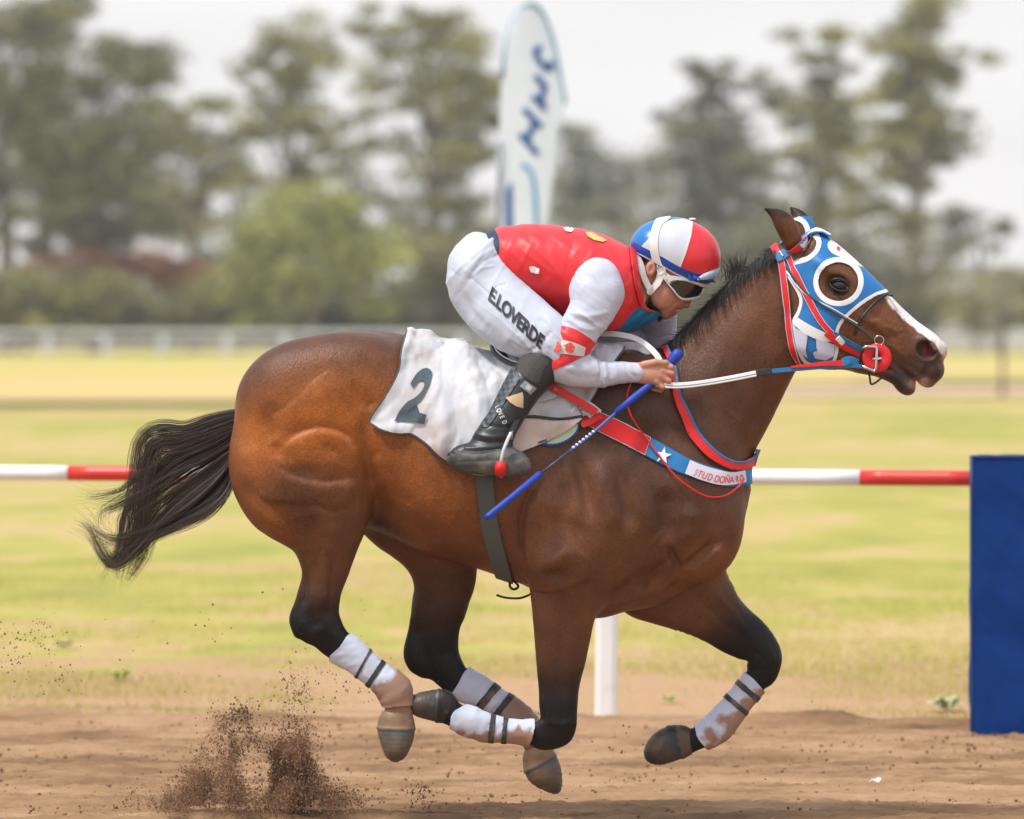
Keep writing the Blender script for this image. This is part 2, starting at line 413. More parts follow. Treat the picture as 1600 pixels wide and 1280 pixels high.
def lay(name, bm, bvh, mat_, parent, off=0.0015, thick=0.0):
    O = Vector((0, -CAM_D, CAM_H)); bad = []; last = 17.8
    for v in bm.verts:
        d = (PV(v.co.x, v.co.y, 0)-O).normalized(); h = bvh.ray_cast(O, d)
        if h[0] is None: bad.append(v); continue
        v.co = h[0]+(h[1] if h[1].dot(d) < 0 else -h[1])*off*0.5-d*off*0.5; 
    bmesh.ops.delete(bm, geom=bad, context='VERTS')
    bmesh.ops.recalc_face_normals(bm, faces=bm.faces[:])
    me = bpy.data.meshes.new(name); bm.to_mesh(me); bm.free(); smooth(me)
    o = link(name, me, mat_, parent)
    if thick: md = o.modifiers.new('solid', 'SOLIDIFY'); md.thickness = thick; md.offset = 0
    return o
def text_bm(s, origin, ux, uy, size, shear=0.0, bold=0.0, space=1.0, step=4):
    """text laid in photo pixels: origin, direction of the baseline (ux), of the letters' up (uy), height in px"""
    cu = bpy.data.curves.new('txt', 'FONT'); cu.body = s; cu.size = 1; cu.offset = bold; cu.space_character = space; cu.shear = shear
    o = bpy.data.objects.new('txt', cu); scene.collection.objects.link(o)
    bpy.context.view_layer.update(); dg = bpy.context.evaluated_depsgraph_get()
    me = bpy.data.meshes.new_from_object(o.evaluated_get(dg)); bpy.data.objects.remove(o); bpy.data.curves.remove(cu)
    bm = bmesh.new(); bm.from_mesh(me); bpy.data.meshes.remove(me)
    k = size/0.7
    for v in bm.verts:
        x, y = v.co.x*k, v.co.y*k; v.co = (origin[0]+ux[0]*x+uy[0]*y, origin[1]+ux[1]*x+uy[1]*y, 0)
    bmesh.ops.triangulate(bm, faces=bm.faces[:]); grid_cut(bm, step)
    return bm
def bvh_of(V, Fc): return BVHTree.FromPolygons([tuple(v) for v in np.asarray(V).tolist()], np.asarray(Fc).tolist())

def shell(name, V, Q, Nn, s, off, thick, mat_, parent, attrs=None, smoothn=0, disp=None, split=False):
    """a piece of cloth or leather: the surface (V,Q) moved out by off, kept where s > 0, thickened"""
    if split:                              # a left and a right piece
        shell(name, V, Q, Nn, np.where(V[:, 1] > 0, s, -5), off, thick, mat_, parent, attrs, smoothn, disp)
        s = np.where(V[:, 1] < 0, s, -5)
    T = tris(Q); m = (s[T] > 0).any(1)
    T = T[m]; used = np.unique(T); mp_ = np.full(len(V), -1); mp_[used] = np.arange(len(used)); T = mp_[T]
    W = V[used]+Nn[used]*(off if np.isscalar(off) else off[used][:, None])
    if disp is not None: W = W+Nn[used]*disp[used][:, None]
    if smoothn: W = laplace(W, T, smoothn)
    A = {k: a[used] for k, a in (attrs or {}).items()}
    W, T, A = clip(W, T, s[used], A)
    o = mesh_np(name, W, T, mat_, parent, A)
    md = o.modifiers.new('solid', 'SOLIDIFY'); md.thickness = thick; md.offset = 1
    return o, W, T

def sweep(name, pts, rad, mat_, parent=None, n=10, flat=None, up=None, closed=False):
    """a tube (or, with flat=(w,t), a flat band) along world points"""
    pts = np.asarray(pts, float); m = len(pts); V = []; Fc = []
    rad = np.full(m, rad) if np.isscalar(rad) else np.asarray(rad)
    T = np.gradient(pts, axis=0); T /= np.linalg.norm(T, axis=1)[:, None]+1e-12
    u = np.array(up if up is not None else (0, -1, 0.01), float)
    for i in range(m):
        a = u-T[i]*(u@T[i]); a /= np.linalg.norm(a); b = np.cross(T[i], a)
        if flat:
            w, t = flat[0]/2*rad[i], flat[1]/2
            for sx, sy in ((-1, -1), (1, -1), (1, 1), (-1, 1)): V.append(pts[i]+b*w*sx+a*t*sy)
        else:
            for j in range(n):
                th = 2*math.pi*j/n; V.append(pts[i]+rad[i]*(math.cos(th)*a+math.sin(th)*b))
    n_ = 4 if flat else n
    for i in range(m-1):
        for j in range(n_):
            k = (j+1) % n_; Fc.append([i*n_+j, i*n_+k, (i+1)*n_+k, (i+1)*n_+j])
    Fc.append(list(range(n_))[::-1]); Fc.append([(m-1)*n_+j for j in range(n_)])
    o = mesh_np(name, V, Fc, mat_, parent, sm=not flat)
    if flat:
        md = o.modifiers.new('bev', 'BEVEL'); md.width = min(flat)*.3; md.segments = 2
    return o
# ================================================================ ground, track, far bands
def G(px, py, z=0.0):                      # ground point seen at a photo pixel
    Z = FPX*(CAM_H-z)/(py-500.); return [(px-800)*Z/FPX, Z-CAM_D, z]
def node_ground(name, stops, scale, stretch=(1, 1, 1), rough=1.0, bump=(30, .02, .5), fine=None, wscale=1.2):
    m = bpy.data.materials.new(name); m.use_nodes = True; N_ = m.node_tree.nodes; L = m.node_tree.links
    b = N_['Principled BSDF']; b.inputs['Roughness'].default_value = rough; b.inputs['Specular IOR Level'].default_value = .15
    tcn = N_.new('ShaderNodeTexCoord'); mp_ = N_.new('ShaderNodeMapping'); mp_.inputs['Scale'].default_value = stretch
    L.new(tcn.outputs['Object'], mp_.inputs[0])
    n = N_.new('ShaderNodeTexNoise'); n.inputs['Scale'].default_value = scale; n.inputs['Detail'].default_value = 9; n.inputs['Roughness'].default_value = .62
    L.new(mp_.outputs[0], n.inputs['Vector'])
    n0 = N_.new('ShaderNodeTexNoise'); n0.inputs['Scale'].default_value = scale*.17; n0.inputs['Detail'].default_value = 3
    L.new(mp_.outputs[0], n0.inputs['Vector'])
    ad = N_.new('ShaderNodeMath'); ad.operation = 'MULTIPLY_ADD'; ad.inputs[1].default_value = wscale; L.new(n0.outputs['Fac'], ad.inputs[0])
    ad2 = N_.new('ShaderNodeMath'); ad2.operation = 'SUBTRACT'; L.new(n.outputs['Fac'], ad.inputs[2]); L.new(ad.outputs[0], ad2.inputs[0]); ad2.inputs[1].default_value = wscale*.5
    r = N_.new('ShaderNodeValToRGB'); L.new(ad2.outputs[0], r.inputs[0])
    while len(r.color_ramp.elements) < len(stops): r.color_ramp.elements.new(.5)
    for e, (p_, c_) in zip(r.color_ramp.elements, stops): e.position = p_; e.color = (*c_, 1)
    L.new(r.outputs[0], b.inputs['Base Color'])
    n3 = N_.new('ShaderNodeTexNoise'); n3.inputs['Scale'].default_value = bump[0]; n3.inputs['Detail'].default_value = 8
    L.new(mp_.outputs[0], n3.inputs['Vector'])
    bp = N_.new('ShaderNodeBump'); bp.inputs['Distance'].default_value = bump[1]; bp.inputs['Strength'].default_value = bump[2]
    L.new(n3.outputs['Fac'], bp.inputs['Height']); L.new(bp.outputs[0], b.inputs['Normal'])
    return m
M_field = node_ground('field_grass', [(.28, (.28, .27, .065)), (.43, (.355, .325, .078)), (.51, (.41, .335, .105)), (.58, (.47, .335, .16)), (.78, (.36, .32, .08))], 1.3, (1, .45, 1), bump=(14, .05, .5))
# bare earth shows through the grass near the track
nt = M_field.node_tree; N_ = nt.nodes; L_ = nt.links; b_ = N_['Principled BSDF']
tcn = N_.new('ShaderNodeTexCoord'); sp_ = N_.new('ShaderNodeSeparateXYZ'); L_.new(tcn.outputs['Object'], sp_.inputs[0])
mr = N_.new('ShaderNodeMapRange'); mr.inputs['From Min'].default_value = 4.6; mr.inputs['From Max'].default_value = 12.5; mr.inputs['To Min'].default_value = .50; mr.inputs['To Max'].default_value = -.22
L_.new(sp_.outputs['Y'], mr.inputs[0])
nz_ = N_.new('ShaderNodeTexNoise'); nz_.inputs['Scale'].default_value = 1.9; nz_.inputs['Detail'].default_value = 8; nz_.inputs['Roughness'].default_value = .65; L_.new(tcn.outputs['Object'], nz_.inputs['Vector'])
ad_ = N_.new('ShaderNodeMath'); ad_.operation = 'ADD'; L_.new(mr.outputs[0], ad_.inputs[0]); L_.new(nz_.outputs['Fac'], ad_.inputs[1])
r_ = N_.new('ShaderNodeMapRange'); r_.inputs['From Min'].default_value = .46; r_.inputs['From Max'].default_value = .66; L_.new(ad_.outputs[0], r_.inputs[0])
mm_ = N_.new('ShaderNodeMix'); mm_.data_type = 'RGBA'; L_.new(r_.outputs[0], mm_.inputs[0]); L_.new(b_.inputs['Base Color'].links[0].from_socket, mm_.inputs[6]); mm_.inputs[7].default_value = (.40, .25, .135, 1); L_.new(mm_.outputs[2], b_.inputs['Base Color'])
M_dirt = node_ground('track_dirt', [(.25, (.14, .078, .040)), (.42, (.245, .143, .075)), (.55, (.32, .195, .105)), (.72, (.40, .255, .150))], 3.2, (.55, 1.6, 1), bump=(55, .012, .7), wscale=.9)
M_sand = node_ground('far_sand', [(.3, (.50, .36, .13)), (.7, (.60, .42, .18))], .12, (.4, 1, 1), bump=(5, .02, .3))
M_mead = node_ground('far_meadow', [(.3, (.38, .36, .09)), (.55, (.47, .39, .12)), (.7, (.52, .38, .15))], .06, (.3, 1, 1), bump=(5, .02, .3))
M_pink = node_ground('far_path', [(.3, (.46, .32, .19)), (.7, (.54, .38, .25))], .12, (.4, 1, 1), bump=(5, .02, .3))
M_edge = node_ground('far_edge_dark', [(.3, (.07, .08, .03)), (.7, (.14, .14, .05))], .4, bump=(5, .02, .3))
def sheet(name, pts, m, z, label=None):
    o = mesh_np(name, [[p[0], p[1], z] for p in pts], [list(range(len(pts)))], m, None, sm=False); tag(o, kind='structure', label=label); return o
sheet('ground', [(-1500, -60), (1500, -60), (1500, 2600), (-1500, 2600)], M_field, -0.012)
def band(name, near, far, m, z):
    tag(mesh_np(name, [G(*p, z) for p in near]+[G(*p, z) for p in far], [[i, i+1, len(near)+i+1, len(near)+i] for i in range(len(near)-1)], m, None, sm=False), kind='structure')
band('far_track', [(-600, 627), (700, 625), (1150, 612), (1400, 590), (2300, 589)], [(-600, 590), (700, 590), (1150, 591), (1400, 588), (2300, 587)], M_sand, .008)
band('meadow', [(-600, 590), (700, 590), (1150, 591), (1400, 588), (2300, 587)], [(-600, 558), (700, 558), (1150, 558), (1400, 558), (2300, 558)], M_mead, .012)
band('far_path', [(900, 619), (1300, 619), (2300, 617)], [(900, 604), (1300, 604), (2300, 603)], M_pink, .02)
band('far_dark_strip', [(-600, 635), (700, 632), (900, 608), (1300, 603), (2300, 601)], [(-600, 627), (700, 625), (900, 601), (1300, 597), (2300, 595)], M_edge, .03)  # narrow strip, darker than the ground beside it
# the near track: one sheet, finely modelled where the camera looks, harrowed lengthwise
def edge_y(x): return 4.85-.20*(x-(-1.5))*.55+.05*np.sin(x*2.3+1)+.03*np.sin(x*6.1)
xs = np.concatenate([np.linspace(-40, -3.2, 12), np.arange(-3.1, 3.1, .0135), np.linspace(3.2, 40, 12)])
vs_ = np.concatenate([np.linspace(-30, -.6, 8), np.arange(-.5, 0.2, .05), np.linspace(.21, 1, 380)*1.0])
t_ = np.concatenate([np.linspace(-6, -.1, 8), np.linspace(-.06, 1.0, 430)])
GX, GT = np.meshgrid(xs, t_, indexing='ij'); EY = edge_y(np.clip(GX, -3.2, 3.2)); GY = GT*EY+np.where(GT < 0, GT*0, 0)
pt = np.column_stack([GX.ravel(), GY.ravel(), np.zeros(GX.size)])
def stretchn(p, sx, sy, sc, seed, o=3): return fbm(np.column_stack([p[:, 0]*sx, p[:, 1]*sy, p[:, 2]]), sc, seed, o)
hgt = (stretchn(pt, .35, 1.5, 6, 21, 3)-.5)*.050+(stretchn(pt, .6, 1.3, 26, 25, 3)-.5)*.024+(stretchn(pt, 1, 1, 70, 29, 2)-.5)*.010
dE = (EY.ravel()-pt[:, 1])
hgt += .030*np.exp(-((dE-.12)/.12)**2)*(.6+.8*stretchn(pt, 1, 1, 5, 33, 2))
hgt = np.where(dE < .04, hgt*.3-.012, hgt)+.022
hgt[GT.ravel() < -.1] = .02
pt[:, 2] = hgt
nx_, ny_ = GX.shape; ii = np.arange(nx_*ny_).reshape(nx_, ny_)
Qd = np.stack([ii[:-1, :-1], ii[1:, :-1], ii[1:, 1:], ii[:-1, 1:]], -1).reshape(-1, 4)
tag(mesh_np('dirt_track', pt, Qd, M_dirt), kind='structure')

def scatter_mesh(name, V0, F0, pos, sc, rot, m, cols=None, label=None, cat=None):
    n = len(pos); k = len(V0); V0 = np.asarray(V0, float)
    ca, sa = np.cos(rot), np.sin(rot)
    X = V0[None, :, 0]*sc[:, None]; Y = V0[None, :, 1]*sc[:, None]; Zz = V0[None, :, 2]*sc[:, None]
    V = np.stack([X*ca[:, None]-Y*sa[:, None]+pos[:, 0:1], X*sa[:, None]+Y*ca[:, None]+pos[:, 1:2], Zz+pos[:, 2:3]], -1).reshape(-1, 3)
    F0 = np.asarray(F0); Fc = (F0[None]+(np.arange(n)*k)[:, None, None]).reshape(-1, F0.shape[1])
    at = {'col': np.repeat(cols, k, axis=0)} if cols is not None else None
    return tag(mesh_np(name, V, Fc, m, None, at, sm=False), label, cat, kind='stuff')
rng = np.random.RandomState(3)
# loose clods on the track
def clod_shape(seed):
    bm = bmesh.new(); bmesh.ops.create_icosphere(bm, subdivisions=1, radius=1); r_ = random.Random(seed)
    for v in bm.verts: v.co *= r_.uniform(.65, 1.25)
    V = [list(v.co) for v in bm.verts]; Fc = [[v.index for v in f.verts] for f in bm.faces]; bm.free(); return V, Fc
M_clod = mat('clod_earth', rough=1, spec=.1, attr='col')
cv, cf = clod_shape(2)
n = 5200; px_ = rng.uniform(-3, 3, n); ty = rng.uniform(.02, 1.03, n)**.9; pos = np.column_stack([px_, ty*edge_y(px_), np.full(n, .024)])
sc = .002+.007*rng.rand(n)**4; cc = np.array([.27, .155, .095])*(.7+.4*rng.rand(n))[:, None]
scatter_mesh('loose_clods', cv, cf, pos, sc, rng.rand(n)*6.28, M_clod, cc, 'loose crumbs and clods of brown earth lying on the dirt track', 'soil')
# grass beyond the track
M_blade = mat('grass_blades', rough=.8, spec=.2, attr='col')
bl = [[-.05, 0, 0], [.05, 0, 0], [.03, .08, .55], [-.03, .08, .55], [0, .25, 1.0]]; bf = [[0, 1, 2], [0, 2, 3], [3, 2, 4]]
n = 150000; u = rng.rand(n); yy = 4.2+16*u**1.7; xw = (yy+18)*.100; xx = rng.uniform(-1, 1, n)*xw
ok = yy > edge_y(np.clip(xx, -3.2, 3.2))+.02
pp = np.column_stack([xx, yy, np.zeros(n)]); patch = fbm(pp*np.array([.6, .5, 1]), 1.6, 41, 4); d_ = np.clip((yy-edge_y(np.clip(xx, -3.2, 3.2)))/5.5, 0, 1)
ok &= rng.rand(n) < np.clip((patch-.5)*6+d_*1.7-.32, .012, 1)
pp = pp[ok]; patch = patch[ok]; d_ = d_[ok]; n = len(pp)
gc = np.array([.34, .35, .060])*(.7+.7*rng.rand(n))[:, None]; dry = np.array([.47, .36, .13])*(.7+.5*rng.rand(n))[:, None]
w_ = (rng.rand(n) < np.clip(.55-(patch-.5)*3, .1, .95))[:, None]; gc = np.where(w_, dry, gc)
pp[:, 2] = -.012
scatter_mesh('grass', bl, bf, pp, .012+.020*rng.rand(n)*np.clip(patch*1.6, .5, 1.4), rng.rand(n)*6.28, M_blade, gc, 'short patchy green and straw coloured grass beyond the dirt track', 'grass')

# leafy weeds by the track edge, each a plant of its own
M_weed = mat('weed_leaf', (.34, .42, .07), rough=.6, var=.3, vscale=40)
M_weed2 = mat('weed_leaf_pale', (.42, .48, .26), rough=.6, var=.3, vscale=40)
def weed(px, py, r, h, label, m=M_weed, n=26, seed=0):
    rr = np.random.RandomState(seed); b = np.array(G(px, py)); V = []; Fc = []
    for i in range(n):
        a = rr.uniform(0, 6.28); L = r*rr.uniform(.5, 1.1); wd = L*.16; d = np.array([math.cos(a), math.sin(a), 0]); s2 = np.array([-d[1], d[0], 0])
        hh = h*rr.uniform(.5, 1.1); b0 = b+d*.01; k = len(V)
        for t, w in ((0, .3), (.35, 1), (.7, .8), (1, .05)):
            c_ = b0+d*L*t+np.array([0, 0, hh*math.sin(min(1, t*1.1)*2.2)]); V += [c_-s2*wd*w, c_+s2*wd*w]
        for j in range(3): Fc.append([k+2*j, k+2*j+1, k+2*j+3, k+2*j+2])
    o = mesh_np('weed', V, Fc, m, None); tag(o, label, 'weed', 'weeds along the track edge')
weed(1478, 1108, .09, .05, 'largest pale leafy weed close to the blue padded post', M_weed2, 34, 1)
weed(1045, 1095, .05, .025, 'small bright weed to the right of the white rail post', M_weed, 20, 5)
weed(187, 1062, .07, .045, 'bright green tuft on the bare verge at the far left', M_weed, 26, 6)
weed(100, 1010, .09, .03, 'wide low yellow green tuft near the left edge of the photo', M_weed, 22, 8)
# scraps on the track
M_scrap = mat('pale_scrap', (.75, .70, .62), rough=.7)
for (x, y, l) in ((1368, 1238, 'small pale scrap lying on the dirt at the lower right'),):
    g = G(x, y); bm = bmesh.new()
    vs = [bm.verts.new((g[0]+.017*math.cos(a)*(1+.3*math.sin(3*a)), g[1]+.03*math.sin(a), .036+.006*math.sin(2*a))) for a in np.linspace(0, 6.28, 13)[:-1]]
    f_ = bm.faces.new(vs); e_ = bmesh.ops.extrude_face_region(bm, geom=[f_]); bmesh.ops.translate(bm, verts=[v for v in e_['geom'] if isinstance(v, bmesh.types.BMVert)], vec=(0, 0, .006))
    me = bpy.data.meshes.new('paper_scrap'); bm.to_mesh(me); bm.free(); tag(link('paper_scrap', me, M_scrap), l, 'scrap')
# ================================================================ rail, padded post, flag, far fence, trees
M_white = mat('white_paint', (.80, .80, .80), rough=.35, var=.04, dirt=((.45, .38, .30), 9, .6, .35))
M_red = mat('red_paint', (.62, .035, .025), rough=.35, var=.06, dirt=((.35, .12, .08), 9, .62, .3))
def cylm(name, a, b, r, m, parent, n=20, jitter=0):
    return sweep(name, [np.array(a)+(np.array(b)-np.array(a))*t for t in np.linspace(0, 1, 6)], r, m, parent, n)
rail = empty('running_rail', (0, 0, 0), 'waist high rail of round pole in red and white lengths beside the track', 'rail')
RZ = .975
def rail_pt(px): 
    z = 1.6-RZ; yp = 739+(px-50)*.0058; Z = FPX*z/(yp-500); return np.array([(px-800)*Z/FPX, Z-CAM_D, RZ])
cuts = [(-380, 'r'), (-225, 'w'), (-62, 'w'), (108, 'r'), (285, 'w'), (460, 'r'), (640, 'w'), (815, 'r'), (990, 'w'), (1345, 'r'), (1519, 'w'), (1700, 'r'), (1900, 'e')]
for (a, c_), (b, _) in zip(cuts[:-1], cuts[1:]):
    cylm('red_pole' if c_ == 'r' else 'white_pole', rail_pt(a), rail_pt(b)-np.array([.0015, 0, 0]), .031, M_red if c_ == 'r' else M_white, rail)
for px in (-330, 950, 1800):
    p = rail_pt(px); top = p-np.array([0, 0, .02]); foot = np.array([p[0]-.012, p[1]+.02, -.25])
    o = sweep('post', [foot+(top-foot)*t for t in np.linspace(0, 1, 5)], np.ones(5), M_white, rail, flat=(.088, .075)); 
# padded post in blue cover
M_bluecov = mat('blue_cover', (.002, .034, .18), rough=.7, spec=.15, var=.10, vscale=5, bump=(700, .001, .3))
bp_ = empty('padded_post', (0, 0, 0), 'tall square post wrapped in dark blue cover at the right edge of the track', 'padded post')
a = P(1519, 713, 4.0); xl = a[0]; W_ = .52; zt = a[2]; yf = 4.0; D_ = .12
def panel_face(name, o0, du, dv, nrm, nu, nv, amp, seed):
    U, Vv = np.meshgrid(np.linspace(0, 1, nu), np.linspace(0, 1, nv), indexing='ij'); pts = o0+U[..., None]*du+Vv[..., None]*dv; pts = pts.reshape(-1, 3)
    q = pts.copy(); r_ = q@np.array([[.5, 0, 0], [0, 1, 0], [.9, 0, 1.3]]).T
    dd = (fbm(r_, 5, seed)-.5)*amp+(fbm(q*np.array([1, 1, .6]), 11, seed+3)-.5)*amp*.35
    edge = np.minimum(np.minimum(U, 1-U).ravel()*14, np.minimum(Vv, 1-Vv).ravel()*14).clip(0, 1)
    dd = dd+folds(pts, 28, 1.1, 4.2, .010, seed)*np.clip(fbm(pts, 2.2, seed+9)*2.2-.6, 0, 1)
    pts = pts+nrm*(dd*edge)[:, None]; ii = np.arange(nu*nv).reshape(nu, nv)
    return pts, np.stack([ii[:-1, :-1], ii[1:, :-1], ii[1:, 1:], ii[:-1, 1:]], -1).reshape(-1, 4)
X = np.array([1., 0, 0]); Y = np.array([0, 1., 0]); Zv = np.array([0, 0, 1.]); o0 = np.array([xl, yf, -.02]); Hh = zt+.02
VV = []; FF_ = []; k = 0
for (o_, du, dv, nn, nu, nv) in ((o0, X*W_, Zv*Hh, -Y, 50, 90), (o0+Y*D_, -Y*D_, Zv*Hh, -X, 14, 90), (o0+X*W_, Y*D_, Zv*Hh, X, 14, 60), (o0+X*W_+Y*D_, -X*W_, Zv*Hh, Y, 20, 60), (o0+Zv*Hh, X*W_, Y*D_, Zv, 30, 14)):
    p_, f_ = panel_face('', o_, du, dv, nn, nu, nv, .022, 7+k); FF_.append(f_+sum(len(v) for v in VV)); VV.append(p_); k += 1
cov = mesh_np('cover', np.vstack(VV), np.vstack(FF_), M_bluecov, bp_)
M_hem = mat('hem_stitch', (.012, .05, .16), rough=.6)
sweep('hem', [o0+Zv*Hh+X*t*W_+np.array([0, -.002, -.001]) for t in np.linspace(0, 1, 9)], .005, M_hem, bp_, 8)
sweep('hem', [o0+Zv*Hh*t+np.array([-.001, -.001, 0]) for t in np.linspace(0, 1, 9)], .004, M_hem, bp_, 8)

# feather flag
YF = 22.0
M_flag = mat('flag_cloth', (.62, .67, .76), rough=.7, var=.03); M_sleeve = mat('flag_sleeve', (.17, .33, .46), rough=.6)
M_navy = mat('flag_print_navy', (.010, .085, .30), rough=.7); M_sky = mat('flag_print_light', (.06, .30, .58), rough=.7)
M_pole = mat('flag_pole', (.25, .27, .30), rough=.35, metal=.4)
fl = empty('feather_flag', tuple(P(786, 860, YF)), 'tall white feather flag with blue lettering and curved top behind the jockey', 'flag')
outl = cr([(780, 690), (778, 560), (777, 430), (778, 330), (780, 220), (784, 120), (794, 50), (810, 18), (829, 6), (846, 16), (861, 50), (871, 90), (878, 130), (884, 162)], 4)
right_ = cr([(884, 162), (877, 190), (871, 250), (862, 310), (853, 380), (842, 480), (826, 600), (812, 690)], 4)
poly = np.vstack([outl, right_[1:]])
def flat_mesh(name, poly, m, parent, y, step=9, wav=.012, thick=.002):
    bm = bmesh.new(); bm.faces.new([bm.verts.new((x, y_, 0)) for x, y_ in poly]); bmesh.ops.triangulate(bm, faces=bm.faces[:]); grid_cut(bm, step)
    for v in bm.verts:
        w = P(v.co.x, v.co.y, YF); v.co = (w[0], y+wav*math.sin(w[2]*3.1+w[0]*9)+wav*.6*math.sin(w[0]*16+w[2]), w[2])
    me = bpy.data.meshes.new(name); bm.to_mesh(me); bm.free(); smooth(me); o = link(name, me, m, parent)
    md = o.modifiers.new('solid', 'SOLIDIFY'); md.thickness = thick; md.offset = 0; return o
flat_mesh('banner', poly, M_flag, fl, YF)
sweep('sleeve', [np.array([*P(x, y, YF)[:1], YF+.0, P(x, y, YF)[2]]) for x, y in outl[20:]], .013, M_sleeve, fl, 10)
sweep('pole', [P(x, y, YF) for x, y in [(788, 862), (784, 800), (780, 690), (778, 560), (777, 430), (778, 330), (780, 220)]], .012, M_pole, fl, 10)
def stroke(pts, w):
    p = cr(pts, 5) if len(pts) > 2 else np.array(pts, float); d = np.gradient(p, axis=0); d /= np.linalg.norm(d, axis=1)[:, None]; n = np.column_stack([-d[:, 1], d[:, 0]])*w/2
    return np.vstack([p+n, (p-n)[::-1]])
L_ = [[(812, 209), (840, 241)], [(818, 170), (846, 199)], [(824, 217), (835, 190)], [(832, 150), (853, 171)], [(836, 118), (854, 138)], [(846, 158), (849, 138)], [(846, 72), (837, 80), (842, 94), (857, 108), (862, 95)]]
for q in L_: flat_mesh('letter_stroke', stroke(q, 9.5), M_navy, fl, YF-.006, 9, thick=.003)
flat_mesh('swoosh', stroke([(814, 258), (824, 261), (832, 276), (836, 309), (838, 360), (836, 420)], 6), M_sky, fl, YF-.006, 9, thick=.003)
flat_mesh('bar', np.array([(800, 282), (790, 298), (790, 360), (791, 450), (801, 450), (801, 360)]), M_navy, fl, YF-.006, 9, thick=.003)

# far white fence, receding very slightly
M_fw = mat('fence_white', (.52, .54, .55), rough=.5)
def fence_run(label, xs_, ytop, Zc):
    f = empty('white_fence', (0, 0, 0), label, 'fence', 'white fences along the far edge of the course')
    def pt_(px, h): Z = Zc(px); return np.array([(px-800)*Z/FPX, Z-CAM_D, h])
    for k in (1.02, .42):
        o = sweep('fence_rail', [pt_(x, k) for x in np.linspace(xs_[0], xs_[-1], 10)], np.ones(10), M_fw, f, flat=(.20 if k > 1 else .13, .06))
    for x in xs_:
        b = pt_(x, -.1); o = sweep('fence_post', [b+np.array([0, .06, t]) for t in (0, .5, 1.15)], np.ones(3), M_fw, f, flat=(.34, .10), up=(0, -1, 0.001))
fence_run('long white post and rail fence at the left below the far trees', [-105, -15, 75, 165, 255, 355, 445, 535, 630, 720, 810], 525, lambda px: 262-px*.01)
fence_run('white post and rail fence at the right edge below the far trees', [1130, 1230, 1330, 1430, 1530, 1630, 1730], 520, lambda px: 285)
sp = empty('dark_stake', tuple(P(1566, 618, 104)), 'thin dark stake standing in the far field near the right edge', 'stake')
M_stake = mat('stake_wood', (.10, .07, .05), rough=.8)
cylm('shaft', P(1566, 618, 104), P(1568, 520, 104), .045, M_stake, sp, 8); cylm('foot_block', P(1566, 619, 104), P(1566, 612, 104), .09, M_stake, sp, 8)

# trees
M_bark = mat('bark', (.20, .16, .125), rough=.9, var=.25, vscale=2)
M_leaf = mat('foliage', rough=.75, spec=.25, attr='col')
def crown_mesh(name, blobs, y, n_per, size, base, seed, parent, depth=.6):
    rr = np.random.RandomState(seed); sc = (y+CAM_D)/FPX; V = []; C = []
    for bx, by, rx, ry, dens, *tint in blobs:
        c0 = P(bx, by, y); nsub = max(4, int(rx*ry/200*dens)); dep = min(rx, ry)*sc
        for sidx in range(nsub):            # leafy sprays inside the limb's mass
            a = rr.uniform(0, 6.28); r_ = math.sqrt(rr.rand())*.95
            sx = c0[0]+math.cos(a)*r_*rx*sc; sz = c0[2]+math.sin(a)*r_*ry*sc; sy = y+rr.uniform(-1, 1)*dep*depth*1.6
            sr = rr.uniform(.5, 1.1)*(min(rx, ry)*sc)**.6*.95; shade = rr.uniform(.65, 1.3); m = int(n_per*rr.uniform(.7, 1.3))
            d = rr.normal(size=(m, 3)); d /= np.linalg.norm(d, axis=1)[:, None]; q = d*(rr.rand(m, 1)**.45)*sr*np.array([1.35, 1.2, .62])+np.array([sx, sy, sz])
            u = rr.normal(size=(m, 3)); u /= np.linalg.norm(u, axis=1)[:, None]; w = np.cross(u, rr.normal(size=(m, 3))); w /= np.linalg.norm(w, axis=1)[:, None]
            s_ = size*rr.uniform(.5, 1.2, (m, 1)); V.append(np.stack([q-u*s_, q-w*s_*.45, q+u*s_, q+w*s_*.45], 1))
            t = np.array(tint[0]) if tint else np.array(base); cc = t*shade*rr.uniform(.7, 1.3, (m, 1)); C.append(np.repeat(cc, 4, axis=0))
    V = np.concatenate(V).reshape(-1, 3); Fc = np.arange(len(V)).reshape(-1, 4)
    return mesh_np(name, V, Fc, M_leaf, parent, {'col': np.concatenate(C)}, sm=False)
def trunk_mesh(base_px, limbs, y, r0, parent, seed):
    """limbs: list of (start fraction up the trunk, end pixel); the first is the trunk itself"""
    rr = np.random.RandomState(seed); V = []; Fc = []
    def tube_(pts, ra, rb, n=8):
        k = len(V); m = len(pts)
        for i, p in enumerate(pts):
            r_ = ra+(rb-ra)*i/(m-1)
            for j in range(n): th = 6.283*j/n; V.append([p[0]+r_*math.cos(th), p[1]+r_*math.sin(th), p[2]])
            if i:
                for j in range(n): j2 = (j+1) % n; Fc.append([k+(i-1)*n+j, k+(i-1)*n+j2, k+i*n+j2, k+i*n+j])
    b = P(*base_px, y); b[2] = -.3; top = P(*limbs[0][1], y); m = 9
    tr = [b+(top-b)*t+np.array([math.sin(t*5+seed)*.35*t, math.cos(t*4)*.3, 0]) for t in np.linspace(0, 1, m)]
    tube_(tr, r0, r0*.25)
    for f, e in limbs[1:]:
        s0 = tr[int(f*(m-1))]; ee = P(*e, y)+np.array([0, rr.uniform(-1.5, 1.5), 0])
        tube_([s0+(ee-s0)*t+np.array([0, 0, .5*math.sin(t*3.1)]) for t in np.linspace(0, 1, 6)], r0*.42*(1-f*.4), r0*.08, 6)
    return mesh_np('trunk', V, Fc, M_bark, parent)
OL = (.29, .27, .10); DK = (.20, .19, .085); YG = (.33, .34, .10); GR = (.24, .25, .17)
